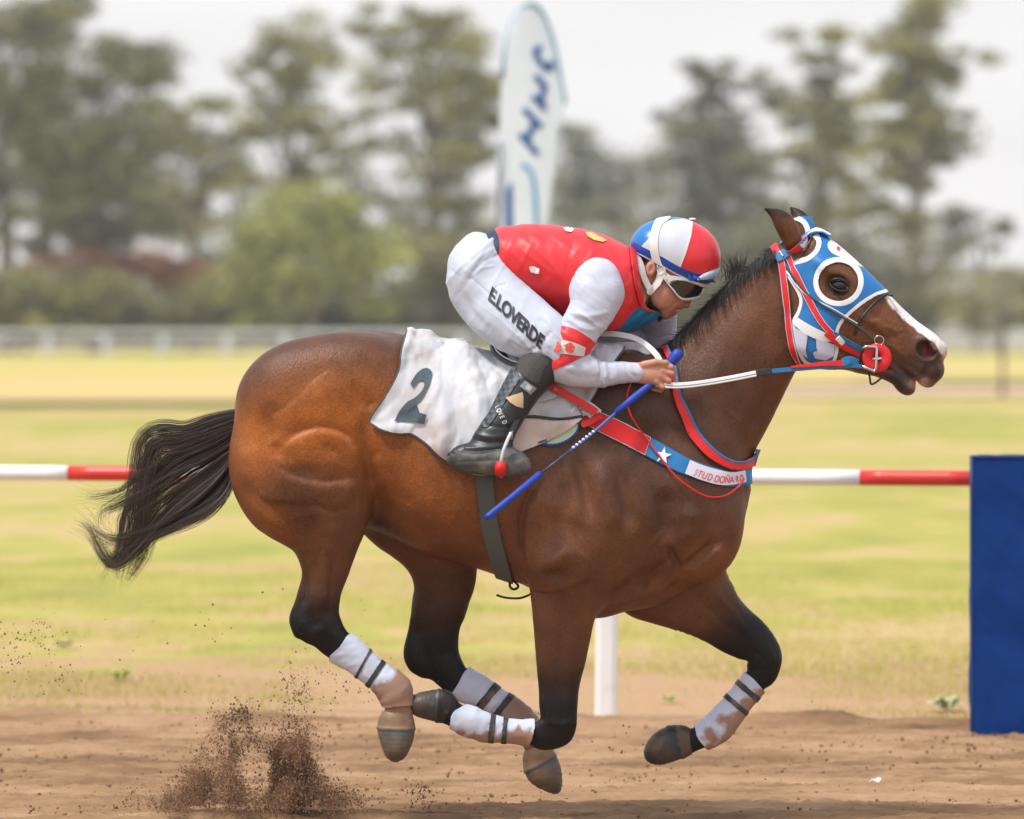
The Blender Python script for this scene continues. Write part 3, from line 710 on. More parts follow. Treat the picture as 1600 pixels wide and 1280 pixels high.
def tree(label, base, limbs, blobs, y, r0, col, seed, n=110, size=.20, grp='trees beyond the far fence'):
    t = empty('tree', (P(*base, y)[0], y, 0), label, 'tree', grp)
    trunk_mesh(base, limbs, y, r0, t, seed); crown_mesh('crown', blobs, y, n, size, col, seed, t); return t
tree('tall dark tree cut by the left edge with a bare pale trunk', (8, 548), [(0, (14, 100)), (.5, (-60, 180)), (.6, (60, 200)), (.75, (80, 60))],
     [(20, 40, 70, 50, 1), (80, 90, 45, 45, .8), (-50, 130, 70, 90, 1), (30, 170, 55, 60, .7), (20, 260, 60, 50, .45), (-60, 280, 60, 80, .8), (60, 20, 60, 30, .8), (50, 140, 60, 50, .7), (-10, 330, 60, 50, .8)], 262, .55, DK, 1)
tree('broad tree with stepped rounded crown second from the left', (150, 548), [(0, (150, 120)), (.5, (60, 260)), (.55, (230, 260)), (.7, (235, 130)), (.7, (90, 150))],
     [(110, 30, 34, 60, 1), (150, 100, 70, 45, 1), (215, 95, 45, 42, 1), (245, 140, 32, 42, 1), (110, 190, 85, 60, 1.1), (200, 215, 70, 60, 1.1), (80, 290, 80, 70, 1.2), (180, 320, 90, 70, 1.3), (130, 380, 100, 40, 1.2), (160, 250, 110, 60, 1.0), (235, 190, 50, 46, .9), (60, 230, 50, 50, .8)], 270, .5, (.24, .23, .09), 2)
tree('slender olive tree between the stepped tree and the double topped tree', (300, 548), [(0, (312, 180)), (.6, (270, 250)), (.6, (350, 250))],
     [(315, 175, 45, 30, .9), (290, 240, 55, 50, 1), (345, 235, 35, 45, .6), (260, 330, 70, 60, 1.1), (320, 330, 40, 60, .7)], 285, .4, OL, 3)
tree('double topped tree standing in the gap left of centre', (445, 548), [(0, (450, 60)), (.5, (390, 200)), (.55, (500, 190)), (.75, (420, 120))],
     [(458, 48, 36, 34, 1), (415, 68, 26, 26, .8), (490, 85, 42, 34, .9), (440, 120, 55, 32, 1), (395, 115, 28, 40, .7), (450, 180, 58, 45, 1.0), (400, 230, 40, 40, .6), (490, 240, 40, 60, .8), (440, 290, 60, 40, 1)], 275, .45, OL, 4)
tree('low bright yellow green tree in front of the dark trees', (488, 550), [(0, (480, 340)), (.4, (400, 400)), (.4, (570, 400)), (.6, (530, 350))],
     [(480, 330, 90, 38, 1.5), (420, 370, 60, 40, 1.2), (550, 360, 60, 45, 1.2), (470, 410, 110, 55, 1.5), (580, 430, 60, 60, 1.1), (400, 450, 70, 60, 1.1)], 256, .35, YG, 5)
tree('tall wide leaning tree directly left of the feather flag', (680, 548), [(0, (670, 70)), (.5, (600, 170)), (.55, (740, 200)), (.7, (620, 50)), (.7, (730, 90))],
     [(600, 38, 44, 30, .9), (660, 30, 55, 34, 1.1), (700, 80, 60, 50, 1.2), (745, 120, 40, 60, 1.2), (620, 90, 42, 34, .6), (585, 130, 32, 30, .5), (680, 165, 60, 50, .9), (745, 210, 45, 70, 1.2), (600, 200, 60, 38, .5), (540, 220, 36, 30, .5), (690, 270, 60, 60, 1.0), (720, 350, 70, 60, 1.2), (660, 360, 40, 50, .8)], 280, .5, OL, 6)
tree('hazy round topped tree just right of the feather flag', (900, 548), [(0, (900, 230)), (.5, (950, 260)), (.5, (860, 280))],
     [(885, 220, 34, 30, .8), (930, 225, 40, 30, .7), (900, 285, 60, 45, 1.0), (965, 250, 40, 40, .6), (880, 350, 60, 60, 1.1), (960, 330, 60, 60, 1.0), (1010, 270, 40, 40, .7)], 300, .4, GR, 7)
tree('dark tree with a bare branch reaching up left behind the jockey helmet', (1110, 548), [(0, (1120, 160)), (.75, (1068, 98)), (.5, (1050, 220)), (.6, (1180, 160))],
     [(1085, 112, 18, 14, .9), (1110, 132, 26, 18, 1), (1165, 118, 38, 26, 1), (1200, 145, 36, 28, .9), (1140, 165, 50, 30, 1), (1075, 185, 42, 30, 1), (1110, 230, 70, 50, 1.3), (1060, 290, 60, 50, 1.1), (1140, 300, 60, 50, 1.0), (1100, 370, 90, 50, 1.3)], 278, .5, (.21, .21, .13), 8)
tree('tall tree behind the horse ears with a flat rounded top', (1290, 548), [(0, (1290, 90)), (.5, (1240, 200)), (.6, (1330, 180)), (.8, (1262, 70))],
     [(1268, 66, 48, 30, 1.3), (1288, 108, 46, 26, 1.1), (1290, 180, 66, 30, 1.0), (1290, 240, 60, 30, .9), (1300, 150, 50, 30, .9), (1255, 195, 50, 26, .9), (1310, 215, 50, 30, 1), (1265, 262, 60, 30, .8), (1320, 300, 50, 36, .8), (1260, 340, 60, 40, 1.0)], 282, .45, OL, 9)
tree('tallest pine like tree at the right with tiered branches', (1428, 548), [(0, (1440, 30)), (.45, (1360, 300)), (.5, (1500, 250)), (.62, (1360, 190)), (.7, (1530, 95)), (.75, (1390, 70)), (.4, (1540, 350))],
     [(1450, 14, 50, 36, 1.4), (1395, 60, 44, 26, 1.1), (1430, 100, 60, 30, 1.1), (1420, 160, 66, 30, 1.0), (1440, 210, 76, 30, 1.0), (1400, 240, 70, 30, 1.0), (1440, 72, 52, 28, 1.1), (1505, 92, 44, 18, 1.1), (1390, 118, 40, 24, .9), (1455, 130, 56, 26, 1.1), (1375, 165, 36, 24, .8), (1455, 185, 60, 24, 1.0), (1385, 215, 50, 24, .8), (1488, 232, 46, 24, 1.0), (1400, 265, 60, 26, .9), (1460, 285, 36, 20, .4), (1355, 320, 50, 34, .8), (1400, 350, 60, 36, .9)], 272, .5, OL, 10)
tree('slim tree with a small crown behind the gap left of the double topped tree', (372, 548), [(0, (372, 210)), (.5, (350, 300))],
     [(372, 225, 30, 24, .7), (360, 280, 40, 34, .8), (385, 330, 44, 40, .9), (350, 390, 50, 36, 1.1)], 295, .3, GR, 12)
tree('bushy tree filling the space between the double topped and the leaning tree', (560, 548), [(0, (560, 270)), (.5, (530, 330)), (.5, (600, 330))],
     [(550, 260, 40, 24, .6), (530, 300, 40, 30, .7), (600, 330, 44, 34, .8), (560, 380, 60, 40, 1.1)], 296, .3, GR, 13)
tree('small hazy tree between the branch tree and the ears of the horse', (1200, 548), [(0, (1200, 230)), (.5, (1170, 300))],
     [(1200, 240, 34, 24, .6), (1180, 300, 50, 36, .8), (1215, 350, 50, 40, 1.0)], 298, .3, GR, 14)
tree('low spreading tree at the far right edge below the tall pine', (1530, 548), [(0, (1520, 340)), (.6, (1470, 350)), (.6, (1570, 360))],
     [(1500, 338, 42, 20, 1), (1545, 358, 36, 20, .9), (1470, 365, 34, 18, .8), (1520, 385, 50, 16, .4)], 290, .3, GR, 11)
def shrub(label, blobs, y, col, seed, n=100, size=.20):
    t = empty('shrub', (P(blobs[0][0], 550, y)[0], y, 0), label, 'shrub', 'shrubs behind the far fence')
    b0 = blobs[0]; trunk_mesh((b0[0], 550), [(0, (b0[0], b0[1]))]+[(.3, (b[0], b[1])) for b in blobs[1:4]], y, .16, t, seed)
    crown_mesh('foliage', blobs, y, n, size, col, seed, t, .9)
shrub('rounded green shrub mass at the left edge', [(40, 470, 80, 45, 1.6), (110, 490, 60, 35, 1.5), (-30, 480, 60, 50, 1.4), (160, 445, 60, 30, 1.2)], 255, (.25, .24, .08), 21)
shrub('reddish brown shrub bank above the left green shrubs', [(140, 420, 70, 26, 1.6, (.36, .16, .075)), (230, 425, 70, 28, 1.6, (.38, .17, .085)), (280, 440, 50, 30, 1.4, (.33, .17, .08)), (80, 420, 50, 26, 1.3, (.33, .17, .08))], 268, (.26, .12, .07), 22)
shrub('dark shrub behind the fence left of the horse rump', [(260, 490, 60, 36, 1.5), (330, 480, 60, 44, 1.5), (200, 500, 50, 28, 1.4)], 258, (.20, .185, .075), 23)
shrub('very dark low shrub right above the horse rump', [(540, 505, 70, 26, 1.6), (620, 500, 60, 30, 1.6), (460, 505, 50, 24, 1.3)], 259, (.16, .15, .08), 24)
shrub('tall shrub left of the jockey seat', [(680, 440, 60, 60, 1.5), (640, 480, 60, 44, 1.5), (740, 430, 50, 60, 1.4), (720, 500, 60, 30, 1.5)], 262, (.22, .20, .09), 25)
shrub('grey green bush behind the jockey arm', [(830, 460, 60, 60, 1.3), (900, 440, 70, 70, 1.4), (980, 430, 60, 70, 1.4), (960, 500, 80, 34, 1.4)], 265, (.20, .19, .10), 26)
shrub('dark bush behind the horse mane', [(1080, 440, 70, 60, 1.5), (1160, 420, 70, 60, 1.4), (1130, 495, 90, 36, 1.5)], 264, (.17, .16, .08), 27)
shrub('dim bush behind the horse head', [(1260, 400, 70, 50, 1.3), (1340, 400, 60, 50, 1.3), (1300, 470, 80, 50, 1.5)], 266, (.19, .18, .11), 28)
shrub('thin bush right of the horse nose', [(1430, 420, 60, 44, 1.2), (1400, 480, 60, 44, 1.5), (1480, 490, 50, 30, 1.4)], 268, (.22, .20, .12), 29)
shrub('pale green low bush at the right edge', [(1560, 500, 70, 22, 1.4), (1500, 460, 40, 36, .9), (1600, 430, 50, 40, .9)], 262, (.30, .28, .11), 30)
dw = crown_mesh('distant_wood', [(x, 470+18*math.sin(x*.013)+(20 if x > 1330 else 0), 70, 50, 1.3) for x in range(-150, 1790, 75)]+[(x, 520, 90, 28, 1.8) for x in range(-150, 1790, 75)], 330, 90, .26, (.26, .25, .15), 77, None, .6)
tag(dw, 'far wood reading as one hazy grey green mass behind the trees', 'wood', kind='stuff')
# pale house far behind the right hand trees
M_hw = mat('house_wall', (.55, .55, .54), rough=.8, var=.08, vscale=.6); M_roof = mat('house_roof', (.30, .29, .29), rough=.7); M_win = mat('house_window', (.05, .06, .07), rough=.15)
def boxm(name, lo, hi, m, parent=None, bev=.0):
    bm = bmesh.new(); bmesh.ops.create_cube(bm, size=1); lo = np.array(lo); hi = np.array(hi)
    for v in bm.verts: v.co = Vector((lo+hi)/2+np.array(v.co)*(hi-lo))
    if bev: bmesh.ops.bevel(bm, geom=bm.edges[:], offset=bev, segments=2, affect='EDGES')
    me = bpy.data.meshes.new(name); bm.to_mesh(me); bm.free(); return link(name, me, m, parent)
yh = 300; x0 = P(1470, 500, yh)[0]; x1 = P(1680, 500, yh)[0]; zt = P(1500, 425, yh)[2]
hs = empty('house', ((x0+x1)/2, yh, 0), 'pale low house half hidden behind bushes at the right edge', 'house')
boxm('wall', (x0, yh, -.3), (x1, yh+6, zt-1), M_hw, hs)
V = [(x0-.4, yh-.4, zt-1), (x1+.4, yh-.4, zt-1), (x1+.4, yh+6.4, zt-1), (x0-.4, yh+6.4, zt-1), (x0-.4, yh+3, zt+.5), (x1+.4, yh+3, zt+.5)]
mesh_np('roof', V, [[0, 1, 5, 4], [2, 3, 4, 5], [0, 4, 3], [1, 2, 5], [0, 3, 2, 1]], M_roof, hs, sm=False)
for k in range(3):
    xw = x0+1+k*2.1; boxm('window', (xw, yh-.05, .9), (xw+.9, yh+.02, 2.0), M_win, hs)
# ================================================================ the horse
M_coat = mat('horse_coat', rough=.42, spec=.25, attr='col', bump=(200, .0024, .8, (1, 1, .30), (0, .6, 0)), var=.16, vscale=16, micro=.28)
hf = Field([-0.92, -0.40, 0.02], [1.42, 0.40, 2.02], 0.0045)
# trunk
hf.slab((360, 700), (1170, 700),
  [(361, 706), (366, 680), (376, 655), (398, 612), (430, 570), (470, 540), (512, 522), (560, 515), (600, 518), (640, 525), (680, 538), (720, 548), (770, 556), (820, 562), (860, 564), (900, 562), (940, 556), (980, 556), (1020, 562), (1060, 590), (1100, 620), (1130, 652), (1155, 690), (1168, 730), (1172, 760)],
  [(361, 735), (366, 765), (380, 790), (400, 800), (430, 800), (470, 790), (510, 780), (560, 775), (590, 790), (615, 818), (640, 840), (680, 866), (715, 878), (770, 897), (820, 915), (860, 940), (900, 962), (940, 966), (980, 955), (1020, 948), (1060, 930), (1100, 905), (1130, 885), (1152, 848), (1166, 800), (1172, 770)],
  [(361, 700, .03), (376, 700, .10), (400, 700, .155), (430, 700, .195), (470, 700, .225), (520, 700, .24), (570, 700, .235), (620, 700, .245), (680, 700, .27), (740, 700, .285), (800, 700, .28), (850, 700, .255), (900, 700, .22), (950, 700, .19), (1000, 700, .175), (1060, 700, .165), (1110, 700, .155), (1145, 700, .125), (1166, 700, .075), (1172, 700, .04)],
  ex=2.15, k=.02)
# shoulders and upper arms
for s_ in (-1, 1):
    hf.ell(985, 655, s_*.085, 75, 95, .115, 15, k=.05)
    hf.ell(1020, 780, s_*.12, 110, 105, .11, 15, k=.05)
    hf.ell(925, 810, s_*.145, 85, 110, .10, -8, k=.05)
    hf.ell(880, 870, s_*.165, 62, 58, .085, 0, k=.04)        # triceps
    hf.ell(1095, 835, s_*.085, 62, 74, .085, 20, k=.05)      # breast
    # haunch
    hf.ell(470, 620, s_*.135, 105, 88, .125, -25, k=.06)
    hf.ell(560, 585, s_*.14, 80, 60, .10, 10, k=.06)
    hf.ell(905, 585, s_*.08, 110, 40, .08, 0, k=.05)
# neck
hf.slab((1040, 700), (1232, 460),
  [(955, 575), (985, 556), (1010, 552), (1034, 545), (1062, 524), (1097, 486), (1132, 451), (1168, 420), (1200, 396), (1220, 380), (1232, 372)],
  [(1090, 885), (1135, 850), (1160, 790), (1170, 740), (1180, 705), (1193, 680), (1210, 647), (1227, 612), (1241, 585), (1254, 562), (1268, 540), (1290, 500), (1312, 440)],
  [(1040, 700, .165), (1080, 650, .145), (1110, 610, .122), (1150, 560, .104), (1185, 515, .094), (1215, 480, .082), (1240, 450, .070), (1258, 435, .06)], ex=2.1, k=.04)
# head
hf.slab((1222, 440), (1472, 580),
  [(1205, 400), (1216, 384), (1232, 370), (1252, 362), (1275, 364), (1301, 379), (1325, 399), (1348, 420), (1386, 457), (1426, 496), (1457, 519), (1467, 528)],
  [(1215, 470), (1222, 505), (1232, 538), (1250, 564), (1275, 573), (1300, 573), (1325, 571), (1350, 566), (1375, 566), (1392, 571), (1412, 583), (1430, 596), (1440, 602), (1448, 602)],
  [(1205, 450, .05), (1222, 450, .068), (1245, 460, .082), (1270, 475, .094), (1300, 480, .10), (1325, 490, .092), (1350, 505, .076), (1386, 522, .058), (1420, 545, .052), (1445, 562, .056), (1462, 575, .050), (1474, 583, .036)],
  ex=2.3, k=.02)
hf.tube([(1240, 520, 1250, 560, 0, .085), (1280, 525, 1285, 576, 0, .088), (1318, 545, 1322, 578, 0, .07), (1345, 560, 1340, 583, 0, .048), (1372, 568, 1366, 588, 0, .038), (1398, 578, 1388, 597, 0, .036), (1412, 585, 1402, 606, 0, .038), (1426, 598, 1411, 614, 0, .034)], k=.014)
hf.ell(1414, 603, 0, 16, 13, .036, 30, k=.012)
hf.ell(1462, 549, 0, 18, 19, .050, 40, k=.016); hf.ell(1456, 578, 0, 20, 21, .050, 20, k=.016); hf.ell(1447, 593, 0, 15, 12, .045, 30, k=.012)
for s_ in (-1, 1):
    hf.ell(1272, 520, s_*.050, 46, 42, .045, 0, k=.02)       # cheek
    hf.ell(1304, 428, s_*.070, 36, 12, .030, 35, k=.02)      # brow
    hf.tube([(1318, 452, 1314, 470, s_*.075, .022), (1348, 486, 1342, 497, s_*.062, .018), (1385, 515, 1379, 523, s_*.044, .014)], k=.02)
    hf.ell(1309, 446, s_*.098, 20, 15, .020, 10, k=.012, mode='sub')      # orbit
    hf.ell(1447, 546, s_*.040, 27, 24, .026, 30, k=.012)                  # nostril wing
    hf.ell(1448, 547, s_*.066, 17, 14.5, .034, 30, k=.006, mode='sub')
    hf.ell(1455, 545, s_*.045, 11, 8, .024, 60, k=.006, mode='sub')
# mouth line
for s_ in (-1, 1):
    hf.tube([(1378, 553, 1377, 557, s_*.06, .018), (1392, 563, 1390, 568, s_*.055, .018), (1408, 578, 1405, 583, s_*.052, .018), (1428, 597, 1424, 602, s_*.045, .020), (1440, 608, 1435, 613, s_*.02, .03)], k=.008, mode='sub')
hf.tube([(1374, 552, 1370, 566, 0, .034), (1394, 564, 1388, 578, 0, .034), (1410, 578, 1404, 592, 0, .034), (1426, 592, 1420, 604, 0, .030)], k=.004)
# ears (leaf-shaped, hollow at the front)
for s_, ba, tip in ((-1, (1236, 372), (1195, 326)), (1, (1256, 365), (1236, 325))):
    b0 = np.array(ba, float); t0 = np.array(tip, float); d = t0-b0; L = np.hypot(*d); d /= L; n = np.array([-d[1], d[0]])
    W = [(-.05, 15), (.2, 17), (.45, 15.5), (.7, 9.5), (.88, 4.5), (1.0, 1.5)] if s_ < 0 else [(-.1, 14), (.2, 16), (.45, 14), (.7, 9), (.9, 4.5), (1.0, 1.5)]
    st = []
    for t, w in W:
        bend = (-8 if s_ < 0 else -5)*math.sin(math.pi*min(max(t, 0), 1))*(1 if s_ < 0 else 1)
        c = b0+d*L*t+n*bend*(-1)
        st.append((*(c+n*w), *(c-n*w), s_*(.052+.018*t), .020*(w/16)+.004))
    hf.tube(st, k=.012)
    c = b0+d*L*.5
# legs: (front edge, rear edge, lateral centre, half thickness)
def both(a, b, y, t): return (*a, *b, y, t)
NH, FH, NF, FF = -.135, .125, -.115, .115
for s_, sx in ((-1, 0), (1, 22)):
    hf.slab((470+sx, 610), (500+sx, 940),
      [(575+sx, 600), (584+sx, 660), (586+sx, 720), (585+sx, 770), (580+sx, 805), (571+sx, 832), (561+sx, 856), (552+sx, 880), (545+sx, 900), (534+sx, 928), (531+sx, 945)],
      [(395+sx, 615), (370+sx, 660), (360+sx, 715), (366+sx, 760), (380+sx, 793), (400+sx, 820), (425+sx, 838), (447+sx, 850), (463+sx, 862), (474+sx, 890), (472+sx, 915), (465+sx, 945)],
      [(470+sx, 600, .07), (475+sx, 640, .105), (480+sx, 700, .122), (484+sx, 760, .118), (488+sx, 810, .10), (494+sx, 850, .075), (498+sx, 880, .06), (500+sx, 915, .048), (502+sx, 945, .041)],
      yc=s_*.128, ex=2.1, k=.03) if s_ < 0 else None
hf.tube([both((531, 932), (468, 934), NH, .043), both((530, 955), (468, 962), NH, .036), both((535, 973), (478, 990), NH, .035), both((546, 992), (499, 1014), NH, .030), both((564, 1006), (525, 1032), NH, .026), both((585, 1026), (556, 1054), NH, .024), both((606, 1044), (577, 1070), NH, .026), both((634, 1062), (592, 1086), NH, .034), both((641, 1082), (599, 1098), NH, .034), both((643, 1102), (602, 1108), NH, .029), both((646, 1122), (597, 1122), NH, .033), both((646, 1142), (592, 1138), NH, .037)], k=.012)
hf.ell(471, 972, NH, 17.5, 22, .026, -12, k=.018); hf.ell(486, 988, NH, 21, 19, .028, 30, k=.014)
hf.ell(470, 700, .128, 105, 110, .12, 0, k=.05)
hf.slab((640, 740), (690, 975),
  [(690, 760), (712, 795), (738, 830), (746, 862), (745, 895), (742, 918), (735, 940), (726, 957), (718, 974)],
  [(520, 780), (560, 830), (588, 857), (610, 872), (630, 888), (642, 905), (646, 925), (645, 950), (650, 980)],
  [(630, 760, .10), (645, 820, .10), (665, 860, .085), (680, 900, .064), (688, 930, .05), (690, 970, .040)], yc=FH, ex=2.1, k=.035)
hf.tube([both((729, 950), (647, 952), FH, .044), both((719, 972), (652, 982), FH, .040), both((716, 1000), (654, 1012), FH, .037), both((719, 1024), (660, 1040), FH, .035), both((730, 1046), (684, 1068), FH, .031), both((742, 1054), (702, 1084), FH, .028), both((762, 1064), (733, 1094), FH, .024), both((790, 1084), (764, 1112), FH, .026), both((822, 1106), (784, 1132), FH, .034), both((842, 1132), (802, 1146), FH, .034), both((852, 1155), (818, 1166), FH, .028), both((864, 1178), (822, 1184), FH, .034)], k=.018)
hf.ell(650, 1022, FH, 18.5, 27, .026, 5, k=.018); hf.ell(664, 1040, FH, 22, 20, .028, 30, k=.014)
hf.slab((885, 880), (873, 1120),
  [(975, 880), (950, 930), (930, 962), (922, 996), (914, 1034), (906, 1065), (901, 1096), (899, 1124)],
  [(824, 880), (828, 925), (831, 950), (835, 1000), (839, 1050), (843, 1090), (846, 1124)],
  [(885, 880, .092), (885, 930, .075), (880, 960, .064), (878, 1000, .053), (876, 1040, .046), (874, 1080, .040), (873, 1120, .037)], yc=NF, ex=2.1, k=.03)
hf.tube([both((899, 1100), (845, 1104), NF, .037), both((899, 1125), (848, 1122), NF, .038), both((898, 1146), (846, 1128), NF, .038), both((886, 1160), (846, 1131), NF, .035), both((860, 1170), (838, 1127), NF, .031), both((828, 1163), (828, 1128), NF, .026), both((790, 1158), (792, 1126), NF, .023), both((757, 1156), (762, 1118), NF, .026), both((732, 1150), (742, 1108), NF, .034), both((711, 1138), (716, 1101), NF, .032), both((701, 1133), (702, 1090), NF, .030), both((690, 1129), (692, 1078), NF, .032), both((676, 1126), (682, 1078), NF, .036)], k=.03, blur=14)
hf.tube([both((1080, 860), (960, 940), FF, .085), both((1125, 882), (1000, 946), FF, .08), both((1145, 915), (1046, 965), FF, .064), both((1163, 946), (1084, 984), FF, .052), both((1186, 972), (1112, 998), FF, .044), both((1205, 990), (1138, 1009), FF, .04), both((1218, 1012), (1166, 1019), FF, .038), both((1221, 1030), (1169, 1033), FF, .038), both((1215, 1055), (1167, 1045), FF, .035), both((1196, 1075), (1163, 1055), FF, .028), both((1178, 1097), (1148, 1075), FF, .023), both((1158, 1122), (1128, 1098), FF, .024), both((1142, 1146), (1104, 1122), FF, .032), both((1120, 1161), (1092, 1132), FF, .032), both((1094, 1171), (1080, 1139), FF, .029), both((1076, 1180), (1066, 1137), FF, .031), both((1060, 1186), (1055, 1134), FF, .035)], k=.025, blur=12)
# fleshy joints: knees, hock points, ergots
hf.ell(1196, 1028, FF, 24, 26, .040, 0, k=.012); hf.ell(872, 1140, NF, 24, 24, .040, 0, k=.012)
hf.tube([both((486, 900), (473, 896), NH, .014), both((474, 935), (463, 932), NH, .014), both((466, 965), (453, 962), NH, .017), both((474, 990), (458, 990), NH, .018)], k=.012)
hf.tube([both((660, 930), (645, 930), FH, .014), both((655, 975), (639, 978), FH, .014), both((650, 1015), (631, 1018), FH, .018), both((660, 1040), (640, 1042), FH, .018)], k=.012)
# groin and armpit fill
hf.tube([(560, 700, 500, 800, 0, .10), (620, 740, 590, 830, 0, .12), (680, 800, 660, 858, 0, .14)], k=.04)
hV, hQ = hf.mesh(relax=3)
hN = normals(hV, hQ)
